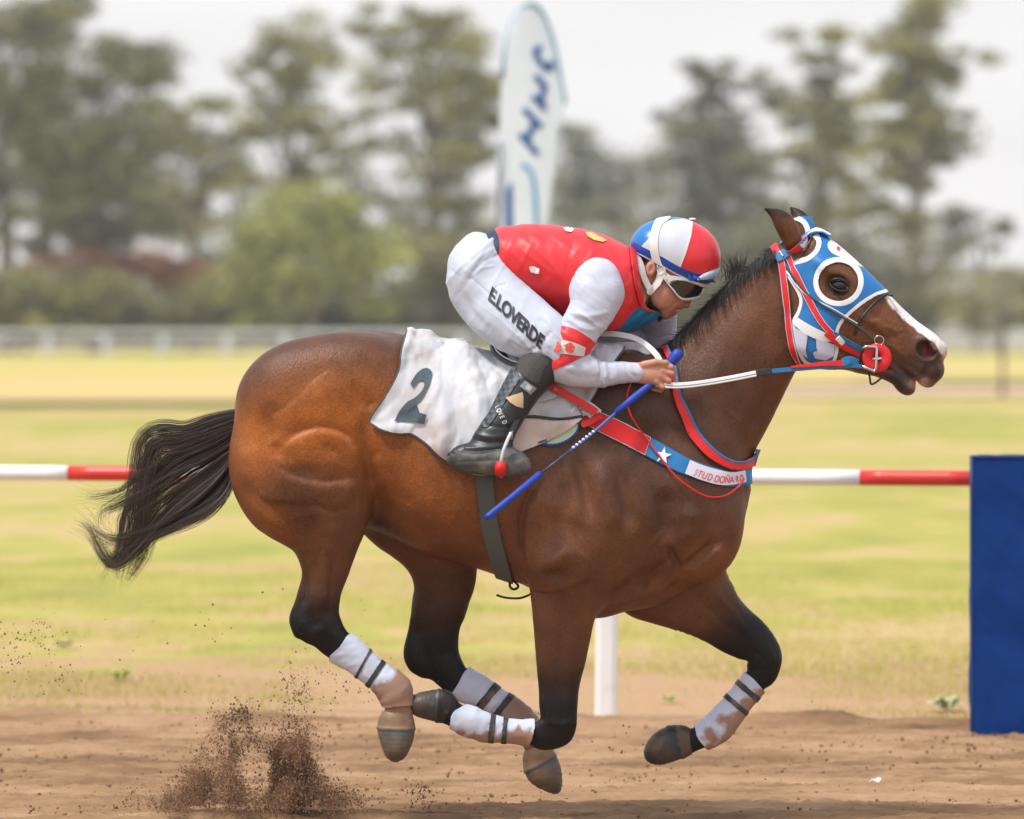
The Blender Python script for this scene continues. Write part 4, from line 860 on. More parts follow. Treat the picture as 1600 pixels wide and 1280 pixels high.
# muscles, veins and folds: (polyline in photo pixels, width in px, height in mm; negative = groove)
RG = [
 ([(566, 640), (568, 665), (573, 700), (580, 742), (580, 785)], 9, -11), ([(548, 620), (552, 690), (560, 750), (558, 800)], 16, 5),
 ([(600, 660), (598, 730), (606, 790)], 16, 5),
 ([(434, 712), (440, 700), (455, 687), (475, 676), (500, 671), (520, 674), (540, 682), (555, 697), (565, 712), (572, 732), (576, 755)], 24, 14, 9),
 ([(432, 700), (434, 708)], 8, -9), ([(448, 690), (470, 672), (500, 664)], 9, -3), ([(430, 690), (415, 660), (412, 650)], 12, -5),
 ([(422, 720), (435, 731), (450, 742), (470, 749), (495, 754), (515, 755), (540, 752), (562, 752)], 20, 12, 8),
 ([(452, 728), (480, 736), (510, 743)], 11, -4),
 ([(492, 787), (475, 787), (450, 786), (425, 785), (408, 778), (400, 762)], 18, 8, 9),
 ([(398, 776), (412, 787), (432, 806), (455, 826), (464, 845)], 9, -3), ([(384, 770), (404, 795), (426, 815), (450, 835)], 10, 6),
 ([(488, 786), (505, 795), (520, 800), (530, 797), (537, 794), (552, 800)], 3.2, -4.5), ([(545, 770), (540, 780)], 14, 5), ([(558, 760), (560, 785), (557, 815)], 5, 4), ([(552, 840), (545, 834), (536, 836)], 5, -4),
 ([(478, 805), (480, 825), (474, 848)], 13, -6), ([(515, 815), (525, 840), (520, 870)], 13, 5),
 ([(400, 660), (432, 648), (457, 630), (480, 607), (500, 588), (530, 572)], 34, 6, 20),
 ([(550, 590), (560, 622), (566, 645)], 10, -4), ([(569, 642), (578, 633), (592, 624)], 5, -4), ([(600, 705), (586, 712), (578, 722)], 6, -4), ([(580, 660), (586, 690), (584, 700)], 8, 3),
 ([(510, 690), (518, 702), (528, 712)], 5, -2.5), ([(500, 705), (530, 725), (550, 742)], 6, 2.5), ([(390, 690), (384, 730), (392, 765)], 14, 5),
 ([(480, 880), (476, 925), (474, 955)], 6, -12), ([(520, 880), (516, 930), (512, 955)], 4, -4), ([(500, 985), (508, 975)], 8, 5), ([(466, 985), (474, 975)], 6, 4),
 # thin veins
 ([(610, 780), (640, 790), (672, 812), (700, 822), (740, 850)], 2.6, 1.6), ([(640, 790), (660, 778), (690, 780)], 2.4, 1.2), ([(505, 850), (512, 880), (506, 915), (512, 950)], 2.6, 1.8), ([(850, 940), (862, 980), (860, 1020), (868, 1060)], 2.6, 1.8), ([(862, 980), (880, 1000), (884, 1040)], 2.4, 1.5),
 ([(900, 860), (920, 880), (925, 900)], 2.6, 1.4), ([(1040, 830), (1020, 850), (1010, 880)], 2.6, 1.4), ([(1120, 600), (1135, 640), (1160, 660)], 2.6, 1.3), ([(1370, 515), (1384, 512), (1400, 518), (1410, 515)], 2.4, 1.5), ([(1350, 500), (1366, 506), (1380, 520)], 2.4, 1.5),
 ([(499, 860), (490, 900), (486, 940), (492, 975)], 4, -4), ([(480, 900), (474, 930), (470, 960)], 5, -5), ([(505, 880), (506, 930), (500, 960)], 8, 3),
 ([(480, 985), (500, 975), (520, 980)], 5, -3), ([(512, 986), (530, 1000)], 5, 3),
 ([(640, 690), (700, 702), (740, 730), (760, 790)], 14, 3), ([(590, 640), (640, 660), (690, 700), (715, 722)], 10, -3.5), ([(606, 820), (650, 800), (700, 780)], 20, 4), ([(590, 690), (612, 672), (650, 668)], 12, 4), ([(640, 830), (690, 856), (740, 876), (790, 890)], 8, -2.5),
 ([(700, 640), (715, 740), (730, 830)], 9, 1.3), ([(735, 650), (750, 740), (760, 840)], 9, -1.2),
 # shoulder and forehand
 ([(828, 908), (822, 875), (818, 848), (817, 820), (822, 795), (834, 768), (850, 745)], 36, 22, 9),
 ([(930, 905), (917, 907), (900, 913), (882, 921), (857, 926), (832, 922)], 14, 13, 6), ([(832, 885), (862, 880), (882, 866), (905, 862)], 11, 9), ([(845, 900), (865, 900), (890, 895)], 12, -10),
 ([(929, 905), (931, 925), (932, 945)], 5, -5), ([(945, 925), (965, 926), (990, 920)], 9, -4), ([(972, 910), (988, 918), (1004, 912)], 3.5, -2.5),
 ([(1000, 924), (1017, 902), (1035, 886), (1050, 874)], 16, 14, 6), ([(1040, 850), (1048, 862), (1054, 876), (1062, 892), (1066, 900)], 6, -12),
 ([(1015, 943), (1032, 932), (1050, 917), (1064, 897)], 5, -6), ([(1064, 890), (1082, 875), (1105, 855), (1124, 838)], 5, -6), ([(1064, 892), (1085, 882), (1108, 862), (1130, 846)], 16, 13, 6),
 ([(940, 943), (975, 940), (1012, 922), (1040, 905)], 8, 5), ([(896, 700), (912, 755), (926, 820)], 11, -9), ([(880, 700), (892, 760), (904, 835)], 14, 7), ([(964, 715), (974, 765), (988, 835)], 10, -8), ([(936, 705), (948, 775), (960, 850)], 15, 7), ([(1040, 755), (1040, 810), (1048, 855)], 18, -11), ([(1076, 785), (1080, 825), (1072, 855)], 13, 9), ([(870, 730), (866, 770), (872, 810)], 12, 4), ([(885, 745), (890, 780), (886, 815)], 7, -3),
 ([(1087, 920), (1102, 930), (1120, 942)], 6, -5),
 ([(965, 600), (985, 660), (1020, 720), (1060, 760)], 18, -5), ([(1020, 610), (1060, 680), (1110, 740)], 24, 3),
 # neck
 ([(1238, 590), (1222, 625), (1200, 665), (1188, 695)], 8, 3.5), ([(1222, 585), (1205, 620), (1184, 655), (1168, 685)], 9, -6), ([(1200, 470), (1160, 530), (1120, 590), (1080, 640)], 20, 4), ([(1190, 430), (1140, 480), (1095, 540), (1060, 590)], 14, -3.5),
 ([(1232, 470), (1226, 510), (1232, 550)], 9, -5), ([(1130, 520), (1126, 560), (1110, 600)], 7, 2),
 # head
 ([(1330, 480), (1350, 497), (1390, 512), (1420, 520)], 5, 3.2), ([(1330, 497), (1352, 512), (1384, 530)], 6, -3.2), ([(1350, 482), (1380, 504), (1398, 530), (1405, 546)], 3, -2.2), ([(1345, 520), (1372, 536), (1400, 545), (1420, 560)], 5, 2.4),
 ([(1336, 540), (1360, 552), (1385, 552)], 5, -2.4), ([(1370, 500), (1384, 500), (1400, 505)], 3, 1.6), ([(1344, 515), (1370, 500), (1386, 508)], 3, 1.5), ([(1355, 500), (1362, 515), (1378, 526), (1400, 528)], 3, -1.6),
 ([(1400, 560), (1420, 572), (1440, 585), (1452, 592)], 4, -2), ([(1424, 556), (1432, 570), (1448, 576), (1462, 568)], 4, 1.8), ([(1466, 560), (1470, 570), (1474, 580)], 3, -2.5),
 ([(1280, 425), (1296, 412), (1320, 412), (1334, 426)], 5, 2), ([(1286, 462), (1300, 470), (1322, 466)], 4, -1.6), ([(1288, 470), (1306, 478), (1330, 474)], 3, 1.2), ([(1284, 405), (1310, 400), (1330, 412)], 3, -1.2),
 # near forearm and knee
 ([(845, 950), (850, 1010), (858, 1060), (862, 1100)], 6, 3), ([(868, 960), (874, 1020), (876, 1080), (874, 1110)], 5, -3.5), ([(890, 960), (888, 1020), (886, 1080)], 8, 3), ([(846, 1060), (852, 1100), (850, 1125)], 4, -3), ([(860, 1130), (876, 1134), (892, 1130)], 4, 2), ([(884, 1050), (880, 1100), (878, 1125)], 3, -2.5),
]
ppx, ppy = proj_sym(hV)
side = np.ones(len(hV), bool)
farleg = (hV[:, 1] > 0)
disp = bump_ridges(hV, hN, RG, ppx, ppy, ~(farleg & (ppy > 880)))*np.where(ppx > 800, 1+.75*np.clip((ppx-800)/20, 0, 1)*(ppx < 1190), 1)
RF = [([(1100, 905), (1130, 940), (1160, 975), (1180, 1005)], 6, 4), ([(1070, 925), (1110, 955), (1146, 985), (1176, 1010)], 5, -4), ([(1130, 915), (1156, 950), (1180, 985)], 6, 3), ([(1180, 1020), (1192, 1030), (1184, 1046), (1174, 1052)], 4, -3.5), ([(1196, 1005), (1206, 1025), (1202, 1050)], 5, 3), ([(1172, 1028), (1184, 1040), (1200, 1040)], 4, 2),
      ([(668, 920), (662, 960), (664, 1000)], 5, -5), ([(700, 900), (692, 960), (690, 1010)], 8, 3), ([(652, 930), (648, 980)], 5, 3), ([(680, 1030), (700, 1020), (714, 1022)], 5, -3)]
qx, qy = proj(hV)
disp += bump_ridges(hV, hN, RF, qx, qy, farleg & (qy > 860))
disp += (fbm(hV, 9, 3)-.5)*.004*(np.abs(hN[:, 1]) > .2)+(fbm(hV, 28, 8, 2)-.5)*.0016
hV = hV+hN*disp[:, None]
hV = laplace(hV, hQ, 5, .5, mask=np.where(ppx < 1180, 1., .25))
hN = normals(hV, hQ)
ppx, ppy = proj_sym(hV); qx, qy = proj(hV)
# coat colours (bay: black points, dark forehand, ruddy quarters; highlights and hollow shade painted in)
n1 = fbm(hV, 5, 11); n2 = fbm(hV, 40, 12)
def blob(x, y, rx, ry, px=ppx, py=ppy): return np.exp(-(((px-x)/rx)**2+((py-y)/ry)**2))
def mixc(c, k, w): w = np.clip(w, 0, 1)[:, None]; return c*(1-w)+np.array(k)*w
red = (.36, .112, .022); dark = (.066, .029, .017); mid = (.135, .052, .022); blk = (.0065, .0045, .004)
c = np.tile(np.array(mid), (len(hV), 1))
c = mixc(c, red, .95*blob(505, 640, 80, 60)+.85*blob(400, 690, 40, 70)+.55*blob(500, 700, 80, 50)+.5*blob(640, 740, 70, 60)+.6*blob(420, 815, 40, 40)+.35*blob(600, 640, 50, 60)+.3*blob(700, 790, 70, 50))  # ruddy coat, with the haunch highlight painted into it
c = mixc(c, (.085, .032, .014), .7*blob(470, 800, 55, 40)+.55*blob(440, 760, 60, 25)+.5*blob(420, 640, 22, 26)+.45*blob(480, 735, 50, 14))  # shade of the thigh hollows painted into the coat
c = mixc(c, dark, .75*blob(1010, 700, 170, 120)+.55*blob(960, 620, 120, 80)+.5*blob(1150, 560, 90, 90)+.5*blob(1050, 800, 40, 60)+.6*blob(865, 900, 50, 20)+.4*blob(970, 925, 50, 18))  # dark forehand, plus painted shade in the shoulder and elbow hollows
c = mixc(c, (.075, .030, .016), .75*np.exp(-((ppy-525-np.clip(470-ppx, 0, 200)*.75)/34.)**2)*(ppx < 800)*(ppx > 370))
c = mixc(c, (.20, .080, .034), .6*blob(850, 810, 40, 90)+.5*blob(915, 800, 20, 50)); c = mixc(c, (.20, .078, .030), .75*blob(1100, 880, 45, 30)+.5*blob(1010, 925, 45, 20)+.6*blob(1350, 500, 90, 60)+.3*blob(1060, 740, 20, 30))  # paler coat, with highlights of the muscle bulges painted in
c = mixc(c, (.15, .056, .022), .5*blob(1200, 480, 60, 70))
sm_ = lambda x, a, b: np.clip((x-a)/(b-a), 0, 1)**2*(3-2*np.clip((x-a)/(b-a), 0, 1))
near = hV[:, 1] < 0
# black points
hind_n = near & (qx < 660) & (qy > 830); c = mixc(c, blk, np.where(hind_n, sm_(qy+40*(n1-.5)-(qx-500)*.35, 850, 985), 0))
hind_f = (~near) & (qx < 800) & (qy > 800) & (qx > 520); c = mixc(c, blk, np.where(hind_f, .45*sm_(qy, 840, 930)+.6*sm_(qy+40*(n1-.5), 900, 1030), 0))
fore_n = near & (qx > 640) & (qx < 960) & (qy > 900); c = mixc(c, blk, np.where(fore_n, sm_(qy+50*(n1-.5), 960, 1110), 0))
fore_f = (~near) & (qx > 960) & (qy > 880); tt = (qx-1050)*.75+(qy-930)*.66; c = mixc(c, blk, np.where(fore_f, sm_(tt+20*(n1-.5), 30, 130), 0))
c = mixc(c, (.035, .016, .010), .9*blob(600, 815, 50, 35)*np.clip((.15-np.abs(hV[:, 1]))/.06, 0, 1)*(ppy < 880))  # shade between the thighs painted into the coat colour
# dusty pasterns behind
pas = near & (qx > 585) & (qx < 660) & (qy > 1092); c = mixc(c, (.30, .17, .09), np.where(pas, .9, 0))
pas = (~near) & (qx > 800) & (qx < 900) & (qy > 1140); c = mixc(c, (.24, .14, .08), np.where(pas, .85, 0))
# head: muzzle, eye surround, ears, blaze
c = mixc(c, (.085, .058, .046), .8*blob(1440, 575, 30, 24)+.6*blob(1400, 570, 22, 12)); c = mixc(c, (.030, .022, .020), .95*blob(1448, 547, 27, 24)+.95*blob(1412, 602, 26, 12)+.5*blob(1462, 585, 14, 14))
c = mixc(c, (.014, .010, .009), 1.1*blob(1309, 447, 19, 15)*(np.abs(hV[:, 1]) > .05))
c = mixc(c, blk, np.where(qy < 350, sm_(-qy, -350, -328), 0)); c = mixc(c, dark, np.where((ppx < 1225) & (ppy < 372) & (ppy > 330), .5, 0))
c = mixc(c, (.16, .022, .018), 1.3*blob(1450, 549, 10, 9)*(np.abs(hV[:, 1]) < .042))
bl, _ = seg_dist(ppx, ppy, [(1386, 452), (1405, 478), (1432, 500), (1458, 520), (1478, 542)])
wz = np.abs(hV[:, 1]); blz = 15+3*np.clip((ppx-1400)/40, 0, 1)+7*(fbm(hV, 60, 5)-.5)-wz*110
c = mixc(c, (.72, .66, .63), np.where(ppx > 1340, sm_(blz-bl, -2, 2), 0))
c = mixc(c, (.60, .40, .37), np.clip(1.2*blob(1479, 556, 6, 12), 0, 1)); c = mixc(c, (.55, .30, .27), 1.2*blob(1437, 601, 13, 7))
c = mixc(c, (.022, .018, .017), 1.1*blob(1402, 588, 16, 10)+blob(1468, 582, 6, 9)*.6)
c = c*(1+.16*(n2-.5)[:, None])*(1+.18*(n1-.5)[:, None])
horse = empty('horse', (0.0, 0, 0), 'bay racehorse galloping with all four hooves off the ground, black tail streaming', 'horse')
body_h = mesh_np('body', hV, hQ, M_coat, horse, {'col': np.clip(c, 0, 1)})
horse_bvh = bvh_of(hV, hQ)

# eyes
M_eye = mat('horse_eye', (.012, .008, .007), rough=.06, spec=.6, coat=.2)
M_lid = mat('horse_eyelid', (.016, .011, .010), rough=.45)
def ball(name, c0, r, m, parent, sc=(1, 1, 1), seg=24):
    bm = bmesh.new(); bmesh.ops.create_uvsphere(bm, u_segments=seg, v_segments=seg//2, radius=r)
    for v in bm.verts: v.co = Vector((v.co.x*sc[0], v.co.y*sc[1], v.co.z*sc[2]))+Vector(c0)
    me = bpy.data.meshes.new(name); bm.to_mesh(me); bm.free(); smooth(me); return link(name, me, m, parent)
for s_ in (-1, 1):
    yc = s_*.083
    e = ball('eye', P(1309, 446, 0)*np.array([1, 0, 1])+np.array([0, yc, 0]), .0250, M_eye, horse, (1.05, 1, .86))
    for up_, dz in ((1, 0), (-1, 0)):
        pts = []
        for k in range(11):
            th = math.pi*k/10; x = math.cos(th)*14.5; yy = math.sin(th)*(9.5 if up_ > 0 else -9)
            w = P(1309+x, 446-yy+x*.22, 0); pts.append((w[0], yc+s_*(.0225*math.cos((k-5)/5*1.0)+.001), w[2]))
        sweep('eyelid', pts, [.0015, .0025, .0032, .0038, .004, .004, .004, .0038, .0032, .0025, .0015], M_lid, horse, 8)
M_inner = mat('eye_corner', (.35, .12, .10), rough=.3)
ball('eye_corner', P(1321, 450, 0)*np.array([1, 0, 1])+np.array([0, -.096, 0]), .0036, M_inner, horse, (1, .6, 1.2))

# hooves
M_hoof = mat('hoof_horn', (.075, .052, .038), rough=.6, var=.35, vscale=30, bump=(90, .002, .5), dirt=((.24, .14, .085), 22, .45, .8))
M_hoofd = mat('dark_hoof_horn', (.030, .024, .020), rough=.55, var=.35, vscale=30, bump=(90, .002, .5), dirt=((.13, .08, .05), 26, .55, .7))
M_hoofc = mat('hoof_coloured', rough=.5, spec=.4, attr='col', bump=(120, .0015, .5))
def hoof(st, m_=None):
    f = Field([min(P(r[0], r[1], r[4])[0] for r in st)-.12, st[0][4]-.12, min(P(r[2], r[3], r[4])[2] for r in st)-.12],
              [max(P(r[0], r[1], r[4])[0] for r in st)+.12, st[0][4]+.12, max(P(r[2], r[3], r[4])[2] for r in st)+.14], .0035)
    f.tube(st, k=.0)
    v, q = f.mesh(relax=2)
    a = (P(*st[0][:2], st[0][4])+P(*st[0][2:4], st[0][4]))/2; b = (P(*st[-1][:2], st[-1][4])+P(*st[-1][2:4], st[-1][4]))/2
    d = (b-a); L = np.linalg.norm(d); d /= L; t = ((v-a)@d)/L; n = normals(v, q)
    v = v+n*((.00028*np.sin(t*46+fbm(v, 30, 3)*2)*(t > .22))+.0022*np.exp(-((t-.12)/.05)**2)-.0012*(t > .18))[:, None]
    dark_ = m_ is not None; nz_ = fbm(v, 45, 6)
    hair_ = np.array((.016, .011, .009)) if dark_ else np.array((.21, .125, .070)); horn = np.array((.060, .046, .034)) if dark_ else np.array((.105, .078, .055)); cor = np.array((.035, .045, .055)) if dark_ else np.array((.075, .085, .09))
    t = t+.05*(fbm(v, 18, 21)-.5); w1 = np.clip((t-.09)/.07, 0, 1)[:, None]; w2 = np.clip((t-.24)/.16, 0, 1)[:, None]
    col = hair_*(1-w1)+(cor*(1-w2)+horn*w2)*w1; col = col*(.65+.7*nz_)[:, None]*(1-.25*np.clip((t-.8)/.2, 0, 1))[:, None]
    dw = np.clip((fbm(v, 22, 9)-.5)*6, 0, 1)[:, None]*(.35 if dark_ else .55); col = col*(1-dw)+np.array((.25, .155, .095))*dw
    mesh_np('hoof', v, q, M_hoofc, horse, {'col': col})
hoof([both((648, 1132), (590, 1132), NH, .038), both((649, 1140), (589, 1140), NH, .043), both((647, 1150), (592, 1152), NH, .048), both((640, 1168), (597, 1168), NH, .050), both((634, 1176), (602, 1175), NH, .044), both((627, 1182), (608, 1181), NH, .032)])
hoof([both((868, 1180), (817, 1190), FH, .042), both((876, 1196), (820, 1208), FH, .050), both((879, 1214), (838, 1220), FH, .048), both((878, 1228), (856, 1232), FH, .036), both((874, 1234), (866, 1236), FH, .018)])
hoof([both((688, 1130), (692, 1077), NF, .036), both((680, 1128), (684, 1077), NF, .041), both((667, 1125), (673, 1079), NF, .045), both((655, 1121), (659, 1082), NF, .044), both((647, 1114), (649, 1088), NF, .036), both((643, 1105), (644, 1095), NF, .022)], M_hoofd)
hoof([both((1066, 1185), (1060, 1133), FF, .036), both((1055, 1189), (1050, 1133), FF, .042), both((1042, 1193), (1040, 1138), FF, .045), both((1030, 1196), (1028, 1150), FF, .044), both((1020, 1193), (1019, 1166), FF, .036), both((1015, 1187), (1015, 1178), FF, .022)], M_hoofd)
M_cor = mat('coronet', (.045, .055, .065), rough=.5, var=.3, vscale=40)
# heel bulbs
# hair: mane and tail as locks of fine strands
M_hair = mat('mane_and_tail_hair', (.018, .013, .012), rough=.42, spec=.7, attr='col')
def hair(name, strands, parent):           # strands: list of (points (n,3), root radius, colour)
    V = []; Fc = []; C = []
    for pts, r, col in strands:
        pts = np.asarray(pts); m = len(pts); b = len(V)
        T = np.gradient(pts, axis=0); T /= np.linalg.norm(T, axis=1)[:, None]+1e-9
        a = np.cross(T, np.array([.2, 1, .1])); a /= np.linalg.norm(a, axis=1)[:, None]+1e-9; bb = np.cross(T, a)
        for i in range(m):
            rr = r*(1-.85*(i/(m-1))**1.5)
            for th in (0, 2.094, 4.189):
                V.append(pts[i]+rr*(math.cos(th)*a[i]+math.sin(th)*bb[i])); C.append(col)
            if i:
                for j in range(3):
                    k = (j+1) % 3; Fc.append([b+(i-1)*3+j, b+(i-1)*3+k, b+i*3+k, b+i*3+j])
    return mesh_np(name, V, Fc, M_hair, parent, {'col': np.array(C)})
rng = np.random.RandomState(5)
S = []
# tail guides: (pixels), lateral wander
guides = [
 ([(380, 650), (330, 668), (290, 684), (252, 684), (232, 700), (222, 760), (205, 830), (190, 880), (186, 918)], 1.5, 30),
 ([(378, 660), (330, 680), (285, 696), (245, 705), (228, 760), (222, 820), (212, 870), (196, 912)], 1.5, 26),
 ([(376, 672), (335, 696), (290, 715), (250, 745), (232, 800), (230, 850), (214, 890), (192, 916)], 1.3, 26),
 ([(372, 690), (335, 715), (295, 740), (250, 770), (205, 800), (195, 850), (180, 880), (170, 900)], 1.2, 20),
 ([(370, 700), (340, 735), (300, 765), (260, 800), (215, 850), (180, 880), (160, 862), (140, 826), (118, 812)], 1.1, 16),
 ([(368, 715), (345, 750), (310, 785), (270, 815), (225, 835), (185, 845), (160, 838), (128, 815)], 1.0, 14),
 ([(366, 735), (350, 770), (322, 795), (290, 812), (250, 832), (215, 846), (180, 866), (172, 890)], .9, 12),
 ([(376, 668), (330, 700), (270, 725), (220, 742), (190, 766), (150, 776), (128, 772)], .8, 12),
 ([(376, 680), (330, 712), (270, 738), (225, 765), (180, 790), (160, 800), (158, 830)], .8, 12),
 ([(366, 740), (350, 768), (328, 794), (292, 816), (252, 832), (232, 838)], .9, 13)]
counts = [360, 370, 350, 310, 270, 230, 220, 110, 130, 170]
for (g, w, wid), n in zip(guides, counts):
    gp = cr(g, 3); m = len(gp); tt = np.linspace(0, 1, m)
    dg = np.gradient(gp, axis=0); dg /= np.linalg.norm(dg, axis=1)[:, None]+1e-9; nn = np.column_stack([-dg[:, 1], dg[:, 0]])
    for lock in range(max(3, int(n*.8)//14)):
        o = rng.uniform(-1, 1); oy = rng.uniform(-1, 1); ph = rng.uniform(0, 6.28); am = rng.uniform(.5, 1.5)
        for k in range(14):
            o2 = o+rng.normal(0, .24); oy2 = oy+rng.normal(0, .3); L = rng.uniform(.62, 1.0)
            sp = wid*(.28+.55*np.sin(np.pi*np.clip(tt*1.05, 0, 1))**.8)*(1-.35*tt)
            off = o2*sp+am*3.5*tt*np.sin(tt*6+ph)+rng.normal(0, 3.0)*tt*tt+1.2*np.sin(tt*rng.uniform(5, 12)+rng.rand()*6)*tt
            p2 = gp+nn*off[:, None]; mm = int(m*L); p2 = p2[:mm]
            yy = oy2*(.022+.035*np.sin(np.pi*tt[:mm]))
            pts = [P(a, b, y_) for (a, b), y_ in zip(p2, yy)]
            dv = rng.rand(); col = np.array([.025, .017, .013])*(1+1.3*dv)+(np.array([.11, .060, .036])*rng.rand() if rng.rand() < .45 else 0)
            S.append((pts, .00085, col))
for _ in range(150):                         # flyaway hairs
    g, w, wid = guides[rng.randint(3, 9)]; gp = cr(g, 3); e = rng.normal(0, 14, 2); t_ = np.linspace(0, 1, len(gp))[:, None]
    gp = gp+e*t_**2+np.column_stack([np.sin(t_[:, 0]*5+rng.rand()*6)*4, np.cos(t_[:, 0]*6+rng.rand()*6)*4])*t_
    S.append(([P(a, b, rng.uniform(-.03, .03)) for a, b in gp], .0006, np.array([.03, .02, .016])))
hair('tail', S, horse)
# tail dock (flesh under the hair)
fd = Field([-.98, -.08, 1.1], [-.75, .08, 1.4], .005)
fd.tube([(390, 640, 384, 690, 0, .035), (350, 658, 352, 690, 0, .03), (310, 676, 314, 700, 0, .024), (285, 684, 290, 700, 0, .015)], k=0)
# mane
S = []
crest = cr([(985, 556), (1015, 552), (1034, 546), (1062, 524), (1097, 486), (1132, 451), (1168, 420), (1200, 396), (1212, 388)], 12)
for i in range(2300):
    t = rng.rand(); p = crest[int(t*(len(crest)-1))]; x, y = p+rng.normal(0, 1.0, 2)
    y0 = rng.uniform(-.018, .018); ln = rng.uniform(16, 30)*(1.15-.5*t); ang = rng.normal(0, .22)
    # lies back along the crest, partly over the near side
    tang = np.array([-.74, .67]); up_ = np.array([-.67, -.74])
    fall = rng.uniform(-.15, 1.0) if rng.rand() < .9 else -.4*rng.rand()-.2
    dirv = tang*.9-up_*fall*.9 if fall > -.15 else tang*.6+up_*(-fall)*1.0
    pts = []
    for k in range(6):
        q = k/5.; xx = x+dirv[0]*ln*q+ang*8*q*q; yy = y-1+dirv[1]*ln*q+5*q*q*max(fall, 0)
        side_y = y0-(.10*min(1, max(fall, 0)*q*1.1)) if fall > -.15 else y0
        pts.append(P(xx, yy, side_y))
    S.append((pts, .0012, np.array([.016, .012, .011])*(1+.7*rng.rand())))
for i in range(330):                        # the wind-blown tuft and ragged upstanding hair
    if i < 170:
        x, y = 1150+rng.normal(0, 8), 437+rng.normal(0, 4); v = np.array([rng.normal(-6, 8), -rng.uniform(20, 46)]); 
        if rng.rand() < .5: v = v+np.array([16, 4])
    else:
        p = crest[rng.randint(20, len(crest)-10)]; x, y = p; v = np.array([-rng.uniform(3, 10), -rng.uniform(-2, 9)])
    pts = [P(x+v[0]*q+math.sin(q*3)*3*rng.rand(), y+v[1]*q+9*q*q*(i >= 170), rng.uniform(-.012, .012)*(1-q)) for q in np.linspace(0, 1, 6)]
    S.append((pts, .0011, np.array([.018, .014, .013])*(1+.8*rng.rand())))
hair('mane', S, horse)
# ================================================================ tack
hT = tris(hQ)
nearm = hV[:, 1] < 0
# a smoothed copy of the body so that cloth bridges the muscle grooves
hS = laplace(hV, hQ, 14, .5); hSN = normals(hS, hQ); hSN = laplace(hSN, hQ, 4); hSN /= np.linalg.norm(hSN, axis=1)[:, None]
sx_, sy_ = proj_sym(hS)
qx, qy = proj(hS)
M_redw = mat('red_webbing', (.66, .012, .012), rough=.55, bump=(900, .0006, .4)); M_bluew = mat('blue_webbing', (.012, .16, .36), rough=.55, bump=(900, .0006, .4))
M_wht = mat('white_webbing', (.74, .74, .74), rough=.6, dirt=((.45, .40, .34), 30, .58, .4)); M_blk = mat('black_leather', (.012, .013, .014), rough=.45)
M_steel = mat('steel', (.55, .55, .56), rough=.22, metal=1); M_lilac = mat('lilac_panel', (.55, .56, .68), rough=.7)
def two_tone(name, ca, cb, edge, attr='d', thr=.5, rough=.55, line=None, dirt=None, bump=(900, .0006, .4)):
    """colour cb where attribute d (pixels from the border) is below thr, else ca"""
    m = mat(name, ca, rough=rough, dirt=dirt, bump=bump); nt = m.node_tree; N_ = nt.nodes; L = nt.links; b = N_['Principled BSDF']
    a = N_.new('ShaderNodeAttribute'); a.attribute_name = attr; c = N_.new('ShaderNodeMath'); c.operation = 'LESS_THAN'; c.inputs[1].default_value = thr
    L.new(a.outputs['Fac'], c.inputs[0]); mm = N_.new('ShaderNodeMix'); mm.data_type = 'RGBA'; L.new(c.outputs[0], mm.inputs[0])
    L.new(b.inputs['Base Color'].links[0].from_socket, mm.inputs[6]); mm.inputs[7].default_value = (*cb, 1); L.new(mm.outputs[2], b.inputs['Base Color'])
    return m
RED = (.66, .012, .012); BLU = (.010, .165, .42); PALE = (.45, .55, .70)
M_red_pipe = two_tone('red_strap_piped', RED, PALE, 1, thr=1.0); M_blue_pipe = two_tone('blue_strap_piped', BLU, (.02, .10, .20), 1, thr=1.5)

def strap(name, line, hw, off, thick, m, parent, side=0, extra=None, V=None, N=None, cut=None, sn=0, split=False):
    """webbing laid over the body along a photo-pixel line; side 0 = runs round to the far side as well, -1 = near side only"""
    line = cr(line, 4) if len(line) > 2 else np.array(line, float)
    d, t = seg_dist(sx_, sy_, line[:, :2]); L = np.cumsum(np.r_[0, np.hypot(*np.diff(line[:, :2], axis=0).T)])
    w = np.interp(t, L, line[:, 2]) if line.shape[1] > 2 else np.full(len(t), float(hw))
    s = w-d
    e = (t <= 1e-6) | (t >= L[-1]-1e-6)     # square ends
    a, b = line[0, :2], line[1, :2]; u = (b-a)/np.hypot(*(b-a)); s = np.minimum(s, (sx_-a[0])*u[0]+(sy_-a[1])*u[1]+.01)
    if not (cut == 'open'):
        a, b = line[-1, :2], line[-2, :2]; u = (b-a)/np.hypot(*(b-a)); e2 = (sx_-a[0])*u[0]+(sy_-a[1])*u[1]+.01
        s = np.where(d < 60, np.minimum(s, e2), s)
    if side == -1: s = np.where(nearm, s, -5)
    if extra is not None: s = np.minimum(s, extra)
    return shell(name, hS if V is None else V, hQ, hSN, s, off, thick, m, parent, {'d': s, 't': t, 'px': sx_, 'py': sy_}, smoothn=sn, split=split)

